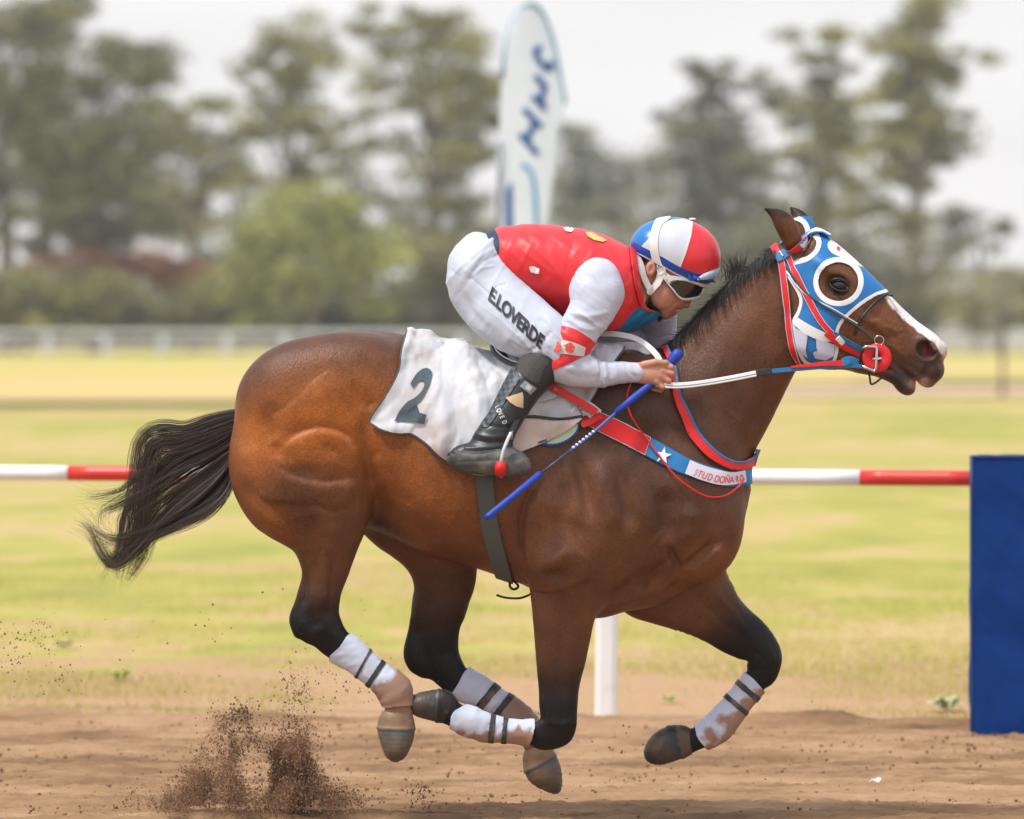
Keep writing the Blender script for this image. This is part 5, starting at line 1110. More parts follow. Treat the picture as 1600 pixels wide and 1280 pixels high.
# saddle cloth -------------------------------------------------------------
cloth_poly = closed_cr([(640, 505), (632, 530), (621, 553), (620, 580), (608, 606), (591, 632), (577, 655), (584, 666), (602, 675), (625, 679), (643, 680), (662, 692), (682, 708), (702, 724), (724, 737), (745, 744), (775, 744), (800, 727), (812, 706), (850, 691), (878, 676), (904, 657), (922, 634), (940, 604), (962, 570), (975, 535), (900, 500), (760, 500)], 4)
s = poly_sd(sx_, sy_, cloth_poly)
M_cloth = two_tone('saddle_cloth_white', (.55, .56, .59), (.07, .085, .085), 1, thr=2.6, rough=.8, bump=(500, .0008, .5), dirt=((.36, .245, .17), 6, .48, .65))
sc_ = empty('saddle_cloth', tuple(P(760, 640, -.2)), 'white number cloth with dark 2 and dark edge under the saddle, stained with mud', 'saddle cloth')
wr = (fbm(hS*np.array([1.7, 1, .5]), 11, 51, 3)-.45)*.042+.010*np.sin((sx_-sy_*.35)*.085+2*fbm(hS, 6, 53))*np.clip((sx_-650)/80., 0, 1)
wr += folds(hS, 66, 3.2, 9, .010, 31)+folds(hS, 35, 5, 14, .004, 33)
num_ = np.exp(-(((sx_-645)/34)**2+((sy_-618)/48)**2)); wr *= 1-.75*num_
wr += .010*np.exp(-((s-8)/10)**2)*np.sin(sx_*.07+sy_*.05)
_, cV, cT = shell('cloth', hS, hQ, hSN, s, .009, .0025, M_cloth, sc_, {'d': s}, smoothn=1, disp=np.maximum(wr, -.004)+.012*np.exp(-((sy_-545)/16)**2)*(sx_ < 800))
cloth_bvh = bvh_of(cV, cT)
two = [(641.3,600.3),(646,591),(652.5,582.5),(660,577.3),(665.6,576),(671.3,577.8),(674.5,582.5),(674.8,589),(672.2,599.4),(667.5,608.8),(662.8,618),(657.2,626.6),(650.6,631.7),(644,635.5),(639.4,640.6),(637,645.8),(646.9,644.8),(656.3,645.3),(666.6,648),(662.8,663),(652.5,660.3),(637.5,659.4),(616,659),(620.6,649),(625.3,640.6),(632,633),(637.5,627.5),(646.9,622.8),(654.4,617),(660,610.5),(663,604),(663,599),(661,596),(658,595),(653.4,597.6),(648.8,602.5),(645,607)]
M_two = mat('number_print', (.055, .085, .10), rough=.75, dirt=((.40, .40, .42), 60, .62, .5))
decal('number', [two], cloth_bvh, M_two, sc_, .008, 2)
# second layer flap in front, with dark upper hem, and the stained lower leaf
flap = closed_cr([(800, 662), (830, 657), (870, 660), (906, 656), (888, 672), (860, 688), (830, 700), (804, 708), (797, 690)], 4)
s2 = np.where(nearm, poly_sd(sx_, sy_, flap), -5)
M_flapm = two_tone('cloth_leaf', (.60, .50, .45), (.10, .10, .10), 1, thr=-9, rough=.85, dirt=((.42, .30, .22), 9, .45, .7))
shell('lower_leaf', hS, hQ, hSN, s2, .020, .003, M_flapm, sc_, {'d': s2}, smoothn=1, disp=(fbm(hS, 14, 57)-.5)*.02)
strap('hem', [(802, 668), (806, 659), (830, 656), (870, 659), (908, 654)], 1.9, .026, .004, M_blk, sc_, -1)
# green pad with blue rim showing under it
pad = closed_cr([(838, 692), (850, 690), (880, 672), (900, 660), (905, 664), (900, 678), (886, 690), (868, 697), (848, 697)], 3)
s3 = np.where(nearm, poly_sd(sx_, sy_, pad), -5)
M_pad = two_tone('gel_pad', (.46, .60, .38), (.010, .06, .36), 1, thr=3.4, rough=.5)
pd = empty('saddle_pad', tuple(P(870, 680, -.25)), 'pale green saddle pad with thick royal blue rim showing under the cloth', 'saddle pad')
shell('pad', hS, hQ, hSN, s3, .006, .007, M_pad, pd, {'d': s3}, smoothn=1)

# racing saddle with girth and stirrups ------------------------------------
sd_ = empty('racing_saddle', tuple(P(840, 560, 0)), 'small black racing saddle with grey green girth and metal stirrup irons', 'saddle')
M_sad = mat('saddle_leather', (.014, .016, .02), rough=.25, spec=.6, coat=.3, bump=(200, .0006, .3))
f = Field([-.12, -.24, 1.3], [.42, .24, 1.68], .004)
f.slab((770, 552), (960, 552), [(766, 538), (775, 535), (790, 545), (820, 556), (870, 556), (920, 548), (945, 538)], [(766, 548), (785, 572), (810, 590), (840, 600), (880, 600), (920, 590), (945, 560)],
       [(766, 552, .05), (785, 552, .13), (820, 552, .15), (880, 552, .13), (945, 552, .08)], ex=2.4, k=.01)
v, q = f.mesh(); mesh_np('seat', v, q, M_sad, sd_)
c_pts = [P(769, 541, -.09), P(774, 552, -.125), P(788, 563, -.15), P(806, 570, -.17), P(826, 571, -.19)]
sweep('cantle_roll', cr(c_pts, 5), .009, M_sad, sd_, 10)
sweep('cantle_highlight', cr([p+np.array([.004, -.012, .008]) for p in c_pts], 5), .0025, mat('saddle_highlight', (.6, .62, .65), rough=.3), sd_, 8)  # pale strip standing in for the highlight along the cantle
strap('saddle_flap', [(820, 575, 20), (838, 606, 26), (846, 632, 22)], 20, .022, .004, mat('saddle_flap_leather', (.50, .50, .50), rough=.6), sd_, -1)
M_girth = mat('girth_elastic', (.075, .088, .085), rough=.75, bump=(500, .001, .4))
gline = [(756, 700, 13), (757, 740, 13), (761, 790, 13), (770, 840, 13), (784, 885, 12), (796, 925, 11)]
strap('girth', gline, 13, .006, .004, M_girth, sd_, 0, cut='open', extra=np.where(np.abs(sx_-777) < 60, 5, -5))
for k_ in (): strap('girth_seam', [(x+k_, y) for x, y, _ in gline], .8, .0108, .0012, M_blk, sd_, -1, cut='open')
sweep('girth_buckle', cr([P(797, 907, -.05), P(797, 917, -.06), P(803, 921, -.06), P(810, 916, -.05), P(800, 905, -.04)], 4), .004, M_blk, sd_, 8)
sweep('loose_strap', cr([P(776, 930, -.06), P(790, 934, -.07), P(810, 935, -.07), P(824, 931, -.05), P(832, 926, -.05)], 5), np.r_[np.full(21, .0035)], M_blk, sd_, 8)
yS = -.388
M_alu = mat('aluminium', (.72, .73, .78), rough=.3, metal=.85)
for sg in (-1, 1):
    arc = cr([P(799, 676, yS), P(793, 688, yS-.006), P(786, 706, yS-.012), P(783, 722, yS-.012), P(782, 736, yS)], 5); arc2 = cr([P(799, 676, yS), P(797, 690, yS+.07), P(792, 712, yS+.095), P(788, 730, yS+.10), P(786, 738, yS+.09)], 5)
    base = cr([P(782, 738, yS), P(783, 744, yS+.03), P(785, 744, yS+.06), P(786, 738, yS+.09)], 4)
    for pts in (arc, arc2, base):
        pp_ = pts.copy(); pp_[:, 1] *= -sg*1.0 if sg > 0 else 1
        sweep('stirrup_iron', pp_, .0062, M_alu, sd_, 10)
    wpp = [P(783, 722, yS-.012), P(782, 731, yS-.010), P(781, 741, yS)]; wpp = np.array(wpp)
    if sg > 0: wpp[:, 1] *= -1
    sweep('stirrup_wrap', wpp, np.array([.014, .018, .016]), M_redw, sd_, 12)
    lp = np.array(cr([P(830, 600, -.22), P(815, 640, -.30), P(799, 676, yS)], 4)); 
    if sg > 0: lp[:, 1] *= -1
    sweep('stirrup_leather', lp, np.ones(len(lp)), M_blk, sd_, flat=(.016, .004), up=(0, -1, 0))

# breast collar --------------------------------------------------------------
bc = empty('breast_collar', tuple(P(1060, 720, -.2)), 'broad red and blue breast collar with white star and lettered white panel', 'breast collar')
full = [(905, 645, 8), (930, 656, 14), (972, 676, 15), (1014, 699, 15), (1045, 716, 14), (1075, 731, 13), (1110, 743, 13), (1141, 749, 12.5), (1166, 745, 12), (1185, 738, 12)]
far_ok = np.where(nearm | (sx_ > 1000), 1e3, -5.)
cutx = 1012+(sy_-700)*-.35
strap('red_band', full, 14, .004, .003, M_red_pipe, bc, 0, cut='open', extra=np.minimum(cutx-sx_, np.where(sx_ < 1100, 1e3, -5)), split=True)
_, bV, bT = strap('blue_band', full, 14, .004, .003, M_blue_pipe, bc, 0, cut='open', extra=sx_-cutx)
b_bvh = bvh_of(bV+np.array([0, -.0045, 0]), bT)
M_star = mat('star_white', (.8, .8, .8), rough=.6)
star = [(1036+r*math.sin(a), 712-r*math.cos(a)) for k in range(10) for r, a in [((13.5 if k % 2 == 0 else 5.4), k*math.pi/5+.18)]]
decal('star', [star], b_bvh, M_star, bc, .004, 4)
up_l = cr([(1078, 719), (1100, 728), (1125, 735), (1145, 738), (1164, 735)], 5); lo_l = cr([(1070, 740), (1095, 750), (1120, 757), (1140, 758), (1166, 753)], 5)
decal('white_panel', [np.vstack([up_l, lo_l[::-1]])], b_bvh, mat('label_panel', (.66, .66, .74), rough=.6), bc, .004, 4)
M_txt = mat('red_lettering', (.66, .05, .06), rough=.6)
basel = cr([(1083, 743), (1100, 749), (1120, 754), (1140, 755), (1158, 752)], 8); bl_ = np.cumsum(np.r_[0, np.hypot(*np.diff(basel, axis=0).T)])
bmx = bmesh.new(); pos_ = 0
for chh, w_ in (('S', 5.2), ('T', 7.6), ('U', 8.4), ('D', 11.5), ('D', 8.2), ('O', 8.8), ('\u00d1', 8.2), ('A', 10), ('R', 6), ('O', 5.5)):
    x_ = np.interp(pos_, bl_, basel[:, 0]); y_ = np.interp(pos_, bl_, basel[:, 1]); x2 = np.interp(pos_+5, bl_, basel[:, 0]); y2 = np.interp(pos_+5, bl_, basel[:, 1])
    d = np.array([x2-x_, y2-y_]); d /= np.hypot(*d)+1e-9; kx = .70 if w_ > 7 else .50
    tb = text_bm(chh, (x_, y_), d*kx, (d[1]+.12, -d[0]), 10.5, bold=.014, step=3)
    mtmp = bpy.data.meshes.new('t'); tb.to_mesh(mtmp); tb.free(); bmx.from_mesh(mtmp); bpy.data.meshes.remove(mtmp); pos_ += w_
lay('lettering', bmx, b_bvh, M_txt, bc, .0075)
strap('buckle_pad', [(893, 652, 9), (915, 640, 11), (936, 652, 11)], 9, .016, .004, M_wht, bc, -1)
strap('strap_tail', [(905, 667, 5), (922, 661, 5), (942, 650, 5)], 5, .022, .003, M_redw, bc, -1)
def on(px, py, off):                        # a world point just outside the near surface at a photo pixel
    O = Vector((0, -CAM_D, CAM_H)); d = (PV(px, py)-O).normalized(); h = horse_bvh.ray_cast(O, d)
    return np.array(h[0]-d*off) if h[0] else P(px, py, -.1)
def ring(name, c, r, rr, m, parent, nrm=(0, -1, 0), sq=1.0, n=20, seg=8):
    c = np.array(c); t = np.linspace(0, 2*math.pi, n+1); nr = Vector(nrm).normalized(); a = nr.orthogonal().normalized(); b = nr.cross(a)
    return sweep(name, [c+np.array(a)*math.cos(x)*r+np.array(b)*math.sin(x)*r*sq for x in t], rr, m, parent, seg, up=tuple(nrm))
bs_ = np.array([on(x, y, .040) for x, y in cr([(848, 598), (870, 609), (893, 621), (915, 634), (932, 645)], 4)]); bs_[:, 1] = np.linspace(bs_[0, 1], bs_[-1, 1], len(bs_))
sweep('buckle_strap', bs_, np.ones(len(bs_)), M_redw, bc, flat=(.024, .003), up=(0, -1, .15))
for (x, y) in ((868, 608), (892, 621)): ring('eyelet', on(x, y, .045), .004, .0013, M_steel, bc)
pk = [on(905, 640, .034), on(912, 630, .036), on(924, 637, .034), on(917, 648, .034), on(905, 640, .034)]
sweep('buckle', pk, .0028, M_steel, bc, 8); sweep('buckle_tongue', [on(908, 634, .038), on(921, 644, .036)], .002, M_steel, bc, 8)
sweep('buckle', [on(924, 648, .034), on(930, 640, .034), on(936, 645, .034)], .0025, M_steel, bc, 8)
# neck strap (two tone) and thin cord
ns = empty('neck_strap', tuple(P(1100, 700, -.15)), 'narrow red neck strap with blue upper edge looping below the horse neck', 'neck strap')
nl = [(1040, 545, 5.5), (1049, 572, 5.5), (1055, 616, 6), (1068, 650, 6.5), (1085, 684, 6.5), (1108, 710, 7), (1139, 726, 7), (1161, 727, 6.5), (1176, 716, 5.5), (1190, 700, 5.5)]
strap('webbing', nl, 6, .010, .003, M_redw, ns, 0, cut='open')
nl2 = [(x+4.6+(2 if 1060 < x < 1110 else 0)-(4 if x > 1120 else 0), y-(4.8 if x > 1060 else .5), 1.7) for x, y, w in nl]
strap('blue_edge', nl2, 2, .0112, .003, M_bluew, ns, 0, cut='open')
strap('keeper', [(1180, 700, 4), (1179, 716, 4), (1176, 728, 4)], 3, .011, .004, M_bluew, ns, -1)
ct = empty('thin_red_cord', tuple(P(1060, 740, -.2)), 'thin red cord hanging in a loop over the breast collar', 'cord')
cl_ = cr([(987, 595), (980, 618), (984, 645), (998, 669), (1014, 690), (1030, 712), (1050, 738), (1075, 760), (1105, 776), (1132, 775), (1152, 762), (1163, 748)], 4)
pts = np.array([on(x, y, .015 if not (950 < x < 1170 and y < 765) else .020) for x, y in cl_]); pts[:, 1] = np.convolve(np.pad(pts[:, 1], 2, 'edge'), np.ones(5)/5, 'valid')
sweep('cord', pts, .0028, M_redw, ct, 8)

# blinker hood ---------------------------------------------------------------
hd = empty('blinker_hood', tuple(P(1290, 470, -.1)), 'bright blue racing hood with white rimmed round eye opening over the horse face', 'hood')
hood = closed_cr([(1215, 395), (1222, 418), (1233, 438), (1243, 454), (1249, 470), (1245, 488), (1238, 502), (1240, 530), (1250, 556), (1262, 569), (1285, 572), (1302, 568), (1309, 550), (1309, 524), (1315, 506), (1330, 490), (1350, 474), (1369, 463), (1389, 456), (1396, 440), (1350, 395), (1310, 360), (1270, 340), (1240, 345)], 5)
eh = np.array([(1309.5+30.5*math.cos(a)*1.0, 441+29.5*math.sin(a)) for a in np.linspace(0, 2*math.pi, 40)[:-1]])
earh = closed_cr([(1222, 400), (1235, 408), (1250, 405), (1263, 400), (1272, 391), (1275, 380), (1270, 371), (1262, 371), (1255, 350), (1238, 345), (1215, 360), (1205, 385)], 4)
sh = poly_sd(sx_, sy_, hood); se = -poly_sd(sx_, sy_, eh); sr = -poly_sd(sx_, sy_, earh)
sr = np.where(np.abs(hS[:, 1]) > .02, sr, 30)
sall = np.minimum(np.minimum(sh, se), sr)
# d: pixels to the piping; eye ring 8 px, ear ring 7, rim 5.5
front = sx_ > 1300
rimw = np.minimum(np.minimum(se-8.0, np.where((sx_ > 1240), sr-7.5, sr-2)), np.where(sy_ < 420, 50, sh-5.5))
fpatch = closed_cr([(1292, 385), (1296, 377), (1304, 372), (1318, 370), (1350, 405), (1352, 420), (1341, 417), (1329, 411), (1312, 403), (1298, 396)], 4)
rimw = np.minimum(rimw, -poly_sd(sx_, sy_, fpatch))
M_hood = two_tone('hood_blue', (.008, .155, .42), (.76, .76, .76), 1, thr=0, rough=.5, bump=(600, .0006, .4))
hS2 = laplace(hV, hQ, 5, .5)
_, hoV, hoT = shell('hood_cloth', hS2, hQ, hSN, sall, .003, .0025, M_hood, hd, {'d': rimw}, smoothn=1)
hood_bvh = bvh_of(hoV+np.array([0, -.003, 0]), hoT)
decal('white_band', [np.vstack([cr([(1240, 492), (1262, 506), (1290, 520), (1308, 523)], 4), cr([(1306, 534), (1286, 533), (1258, 522), (1239, 506)], 4)])], hood_bvh, M_wht, hd, .003, 5)
decal('lilac_panel', [[(1242, 512), (1254, 519), (1262, 524), (1259, 547), (1262, 560), (1250, 550), (1243, 535)], [(1275, 530), (1304, 538), (1303, 556), (1290, 563), (1274, 560), (1270, 551), (1276, 548)]], hood_bvh, M_lilac, hd, .003, 4)
decal('red_mark', [[(1306, 388), (1309, 385), (1313, 389), (1310, 393), (1308, 390)]], hood_bvh, M_txt, hd, .005, 4)

# bridle and reins -----------------------------------------------------------
br = empty('bridle', tuple(P(1300, 500, -.1)), 'red and blue racing bridle with white lettered brow band, red bit guard and white reins', 'bridle')
def bstrap(name, line, off, thick, m, side=0, cut=None): return strap(name, line, 5, off, thick, m, br, side, V=hS2, cut=cut)
bstrap('throat_strap', [(1219, 404, 5), (1221, 412, 5.5), (1225, 440, 5.8), (1229, 480, 5.8), (1234, 520, 5.8), (1241, 550, 5.6), (1250, 573, 5)], .009, .003, M_red_pipe)
bstrap('cheek_strap', [(1231, 399, 5), (1245, 431, 5.2), (1263, 466, 5.2), (1281, 500, 5.2), (1297, 519, 4.8), (1318, 536, 4.8)], .009, .003, M_red_pipe)
bstrap('cheek_strap_end', [(1290, 519, 5.5), (1316, 540, 5.5), (1341, 553, 5)], .013, .003, M_redw, -1)
bstrap('cheek_backing', [(1300, 519, 3), (1326, 534, 4), (1347, 545, 4)], .010, .003, M_bluew, -1)
strap('brow_band_blue', [(1213, 408, 6), (1224, 401, 6.5), (1238, 391, 6.5)], 5, .014, .003, M_bluew, br, 0, V=hS2, split=True)
bstrap('brow_band_red', [(1236, 393, 6), (1248, 383, 6)], .016, .003, M_redw)
_, wV, wT = bstrap('brow_band', [(1247, 384, 6.2), (1258, 374, 6.5), (1270, 366, 6.5), (1282, 366, 5), (1292, 372, 4)], .016, .003, two_tone('brow_white', (.74, .74, .74), BLU, 1, thr=1.4), cut='open')
bstrap('keeper', [(1221, 396, 1), (1226, 404, 1.2)], .018, .003, M_wht, -1)
bstrap('crown_piece', [(1206, 372, 6), (1212, 388, 6), (1218, 400, 6)], .008, .004, M_redw)
w_bvh = bvh_of(wV+np.array([0, -.0035, 0]), wT)
d_ = np.array([.72, -.69]); lay('lettering', text_bm('STU', (1252, 381.5), d_, (-.60, -.75), 6.5, bold=.01, step=3, space=1.15), w_bvh, M_txt, br, .005)
bstrap('white_keeper', [(1307, 533, 6.5), (1313, 527, 6.5)], .018, .003, M_wht, -1)
M_dg = mat('dark_green_cord', (.035, .060, .065), rough=.6)
def cord(name, line, off, r, m, parent=None):
    l = cr(line, 5); p = np.array([on(x, y, off) for x, y in l]); p[:, 1] = np.convolve(np.pad(p[:, 1], 2, 'edge'), np.ones(5)/5, 'valid'); p[:, 1] -= .001
    return sweep(name, p, r, m, parent or br, 8)
cord('cord', [(1228, 415), (1245, 440), (1262, 460), (1290, 480), (1320, 498), (1345, 514), (1368, 534)], .012, .0032, M_dg)
cord('cord', [(1228, 424), (1246, 448), (1268, 466), (1300, 482), (1330, 500), (1340, 506)], .010, .0022, M_wht)
cord('noseband', [(1393, 462), (1386, 460), (1374, 467), (1360, 480), (1348, 495), (1341, 508), (1336, 524)], .006, .0042, M_blk)
# bit guard, ring, chin strap
bcx = on(1368, 559, .018); yb = -.085
def disc(name, c, r, ri, th, m, parent):
    bm = bmesh.new(); n = 36; R_ = []
    for (rr, yy) in ((ri, th), (ri, -th), (r-.003, -th), (r, -th+.003), (r, th-.003), (r-.003, th)):
        R_.append([bm.verts.new((c[0]+rr*math.cos(6.2832*k/n), c[1]+yy, c[2]+rr*math.sin(6.2832*k/n))) for k in range(n)])
    for i in range(6):
        A, B = R_[i], R_[(i+1) % 6]
        for k in range(n): bm.faces.new((A[k], A[(k+1) % n], B[(k+1) % n], B[k]))
    bmesh.ops.recalc_face_normals(bm, faces=bm.faces[:]); me = bpy.data.meshes.new(name); bm.to_mesh(me); bm.free(); smooth(me); return link(name, me, m, parent)
for sg in (-1, 1):
    c0 = P(1368, 559, 0); c0[1] = sg*.079
    disc('bit_guard', c0, .0455, .011, .004, M_redw, br)
    q_ = lambda x, y, o=0.: np.array([P(x, y, 0)[0], sg*(.089+o), P(x, y, 0)[2]])
    sweep('bit_ring', [q_(1344, 544), q_(1352, 541), q_(1366, 542), q_(1367, 546), q_(1366, 575), q_(1363, 580), q_(1357, 577), q_(1341, 571)], .0052, M_steel, br, 10)
    sweep('bit_mouthpiece', [q_(1360, 561, .004), q_(1373, 559, .004), q_(1368, 560, -.03), q_(1366, 560, -.055)], .0042, M_steel, br, 10)
    ring('loose_ring', q_(1371, 532, -.008), .0145, .0016, M_steel, br)
sweep('chin_strap', cr([P(1356, 575, -.075), P(1359, 590, -.06), P(1361, 600, -.05), P(1368, 598, -.045), P(1378, 590, -.045)], 5), .0032, mat('navy_cord', (.012, .02, .06), rough=.6), br, 8)
# the near rein: white grip, black join, blue and red front
rp = lambda x, y, yy: P(x, y, yy)
rein_pts = cr([rp(1025, 600, -.20), rp(1040, 602, -.215), rp(1070, 602, -.212), rp(1110, 597, -.20), rp(1150, 590, -.185), rp(1185, 583, -.172)], 6)
sweep('white_rein', rein_pts, np.ones(len(rein_pts)), M_wht, br, flat=(.0185, .006), up=(0, -1, .2))
sweep('rein_stitching', rein_pts+np.array([0, -.0040, -.001]), .0007, M_blk, br, 5)
r2 = [rp(1181, 583.5, -.174), rp(1194, 581.5, -.17), rp(1206, 580, -.166)]; sweep('black_join', r2, np.ones(3), M_blk, br, flat=(.021, .008), up=(0, -1, .2))
r3 = cr([rp(1202, 580.5, -.167), rp(1240, 577, -.150), rp(1290, 573, -.125), rp(1330, 571, -.105), rp(1346, 573, -.094)], 4); sweep('blue_rein', r3, np.ones(len(r3)), M_bluew, br, flat=(.014, .004), up=(0, -1, .1))
r4 = cr([rp(1236, 574, -.156), rp(1265, 571, -.142), rp(1295, 568, -.128), rp(1318, 568, -.115)], 4); sweep('red_rein', r4, np.linspace(.35, 1, len(r4)), M_redw, br, flat=(.020, .004), up=(0, -1, .1))
r5 = cr([rp(1316, 567, -.116), rp(1328, 563, -.108), rp(1340, 568, -.098)], 4); sweep('rein_end', r5, np.ones(len(r5)), M_bluew, br, flat=(.026, .005), up=(0, -1, .1))
for sg in (1,):                             # far rein
    fr_ = cr([rp(1050, 590, .15), rp(1110, 592, .17), rp(1185, 580, .165), rp(1290, 571, .125), rp(1346, 573, .094)], 6); sweep('white_rein', fr_, np.ones(len(fr_)), M_wht, br, flat=(.0185, .005), up=(0, 1, .2))
loop1 = cr([rp(938, 522, -.06), rp(960, 522, -.10), rp(990, 528, -.13), rp(1012, 541, -.165), rp(1028, 558, -.19), rp(1034, 575, -.20)], 6)
sweep('rein_loop', loop1, np.ones(len(loop1)), M_wht, br, flat=(.018, .005), up=(0, -1, .3))
loop2 = cr([rp(930, 548, .02), rp(960, 542, -.02), rp(990, 541, -.05), rp(1010, 548, -.07), rp(1030, 560, .0), rp(1052, 575, .12)], 6)
sweep('rein_loop', loop2, np.ones(len(loop2)), M_wht, br, flat=(.026, .005), up=(0, -1, .3))

# leg boots --------------------------------------------------------------------
M_bootm = two_tone('boot_white', (.52, .56, .68), (.24, .34, .52), 1, thr=.9, rough=.6, bump=(300, .001, .4))
nt = M_bootm.node_tree; b_ = nt.nodes['Principled BSDF']; at_ = nt.nodes.new('ShaderNodeAttribute'); at_.attribute_name = 'mud'
rm = nt.nodes.new('ShaderNodeMapRange'); rm.inputs['From Min'].default_value = .36; rm.inputs['From Max'].default_value = .62; nt.links.new(at_.outputs['Fac'], rm.inputs[0])
mm = nt.nodes.new('ShaderNodeMix'); mm.data_type = 'RGBA'; nt.links.new(rm.outputs[0], mm.inputs[0]); nt.links.new(b_.inputs['Base Color'].links[0].from_socket, mm.inputs[6]); mm.inputs[7].default_value = (.30, .175, .125, 1); nt.links.new(mm.outputs[2], b_.inputs['Base Color'])
def leg_boot(label, poly, near, bands, mudc, muddir):
    e = empty('leg_boot', tuple(P(*np.mean(poly, 0), -.12 if near else .12)), label, 'leg boot', 'protective boots on the horse legs')
    sdm = np.where((hV[:, 1] < 0) == near, 1e3, -5.)
    s_ = np.minimum(poly_sd(qx, qy, closed_cr(poly, 3)), sdm)
    mud = .5+((qx-mudc[0])*muddir[0]+(qy-mudc[1])*muddir[1])/40.+(fbm(hS, 26, 61, 4)-.5)*1.5
    hL = laplace(hV, hQ, 6, .5)
    shell('boot_shell', hL, hQ, hSN, s_, .0055, .003, M_bootm, e, {'d': s_, 'mud': mud}, smoothn=2, disp=folds(hS, 30 if near else 60, 18, 40, .0035, 44)+(fbm(hS, 30, 45)-.5)*.004)
    for (a, b, w) in bands:
        d, t = seg_dist(qx, qy, [a, b]); sb = np.minimum(np.minimum(w-d, sdm), s_+3)
        shell('strap', hL, hQ, hSN, sb, .009, .0025, mat('boot_strap', (.025, .032, .036), rough=.6, dirt=((.25, .16, .12), 20, .5, .6)), e, smoothn=2)
leg_boot('muddy white boot with two dark straps on the near hind cannon', [(547, 990), (572, 1004), (608, 1028), (648, 1055), (652, 1078), (648, 1100), (626, 1104), (598, 1104), (582, 1078), (560, 1056), (516, 1030), (530, 1010)], True,
         [((585, 1002), (555, 1062), 2.8), ((606, 1022), (570, 1080), 4.6)], (600, 1060), (.9, .25))
leg_boot('white boot crossed by two wide straps on the far hind cannon, mostly muddy', [(730, 1045), (762, 1056), (800, 1082), (842, 1112), (856, 1134), (846, 1152), (815, 1160), (790, 1140), (750, 1115), (704, 1096), (716, 1066)], False,
         [((784, 1064), (742, 1112), 7), ((802, 1084), (770, 1124), 5.5)], (790, 1100), (.7, .45))
leg_boot('brightest white boot with two straps on the near fore cannon folded back', [(836, 1122), (800, 1118), (760, 1106), (728, 1104), (708, 1112), (704, 1128), (708, 1146), (730, 1158), (770, 1164), (824, 1168)], True,
         [((771, 1105), (766, 1168), 5), ((791, 1108), (786, 1170), 4.2)], (742, 1138), (-.15, 1.5))
leg_boot('white boot with black straps and mud stained outer side on the far fore cannon', [(1164, 1050), (1196, 1084), (1180, 1108), (1160, 1136), (1136, 1162), (1106, 1168), (1088, 1150), (1090, 1124), (1112, 1098), (1140, 1070)], False,
         [((1146, 1060), (1190, 1098), 5), ((1128, 1082), (1172, 1120), 4.5)], (1140, 1120), (.75, .75))

# whip ---------------------------------------------------------------------------
wh = empty('whip', tuple(P(1000, 610, -.22)), 'thin riding whip with royal blue grip and padded blue tip in the jockey hand', 'whip')
M_roy = mat('royal_blue_foam', (.006, .045, .36), rough=.55, bump=(500, .0008, .4)); M_shaft = mat('whip_shaft', (.04, .06, .09), rough=.4)
W = lambda x, y: P(x, y, -.196-.00092*max(0, 1028-x))
sweep('knob', [W(1064, 548), W(1061, 551), W(1056, 557), W(1048, 566), W(1042, 573)], np.array([.008, .0175, .018, .016, .0125]), M_roy, wh, 16)
sweep('grip', [W(1045, 570), W(1020, 598), W(990, 622), W(962, 645)], np.array([.0115, .0115, .0115, .0095]), M_roy, wh, 14)
sweep('wrapped_shaft', cr([W(962, 645), W(940, 665), W(915, 686), W(890, 705)], 3), .0048, mat('blue_tape', (.02, .12, .40), rough=.5), wh, 10)
for k in range(7): 
    a0, a1 = W(928-k*5.2, 674+k*4.1), W(926-k*5.2, 675.6+k*4.1); sweep('white_wrap', [a0, a1], .0053, M_wht, wh, 10)
sweep('shaft', [W(893, 702), W(868, 722), W(842, 742)], .0038, M_shaft, wh, 10)
sweep('padded_tip', [W(846, 739), W(842, 742), W(800, 777), W(764, 806), W(759, 809)], np.array([.007, .011, .0105, .011, .009]), M_roy, wh, 14)
# ================================================================ the jockey
M_skin = mat('skin', rough=.5, spec=.35, attr='col', sub=.12, var=.06, vscale=40, bump=(300, .0006, .3))
jk = empty('person', tuple(P(850, 560, 0)), 'jockey in red and white silks crouched forward over the horse neck, holding reins and whip', 'person')
JB = [[-.22, -.42, 1.03], [.70, .36, 1.98]]
def arm(f, st, e, k=.012): f.tube([(a, b, c_, d, y, w+e) for a, b, c_, d, y, w in st], k=k)
near_arm_up = [(900, 432, 968, 442, -.185, .062), (893, 458, 972, 462, -.20, .066), (890, 480, 962, 484, -.215, .058), (876, 508, 938, 520, -.232, .048), (863, 535, 922, 543, -.24, .043), (852, 556, 913, 556, -.242, .041), (849, 574, 904, 562, -.242, .038)]
near_fore = [(860, 589, 900, 553, -.242, .038), (878, 596, 916, 556, -.24, .037), (906, 601, 935, 562, -.232, .035), (936, 603, 951, 566, -.222, .033), (965, 600, 966, 565, -.212, .030), (996, 598, 994, 567, -.205, .026)]
far_arm = [(950, 425, 1035, 435, .17, .06), (975, 470, 1056, 470, .19, .06), (995, 500, 1058, 505, .20, .055), (1003, 528, 1055, 535, .20, .05), (1004, 552, 1052, 556, .20, .046)]
far_fore = [(1008, 560, 1046, 545, .20, .042), (1030, 575, 1054, 552, .18, .036), (1052, 584, 1066, 560, .15, .030)]
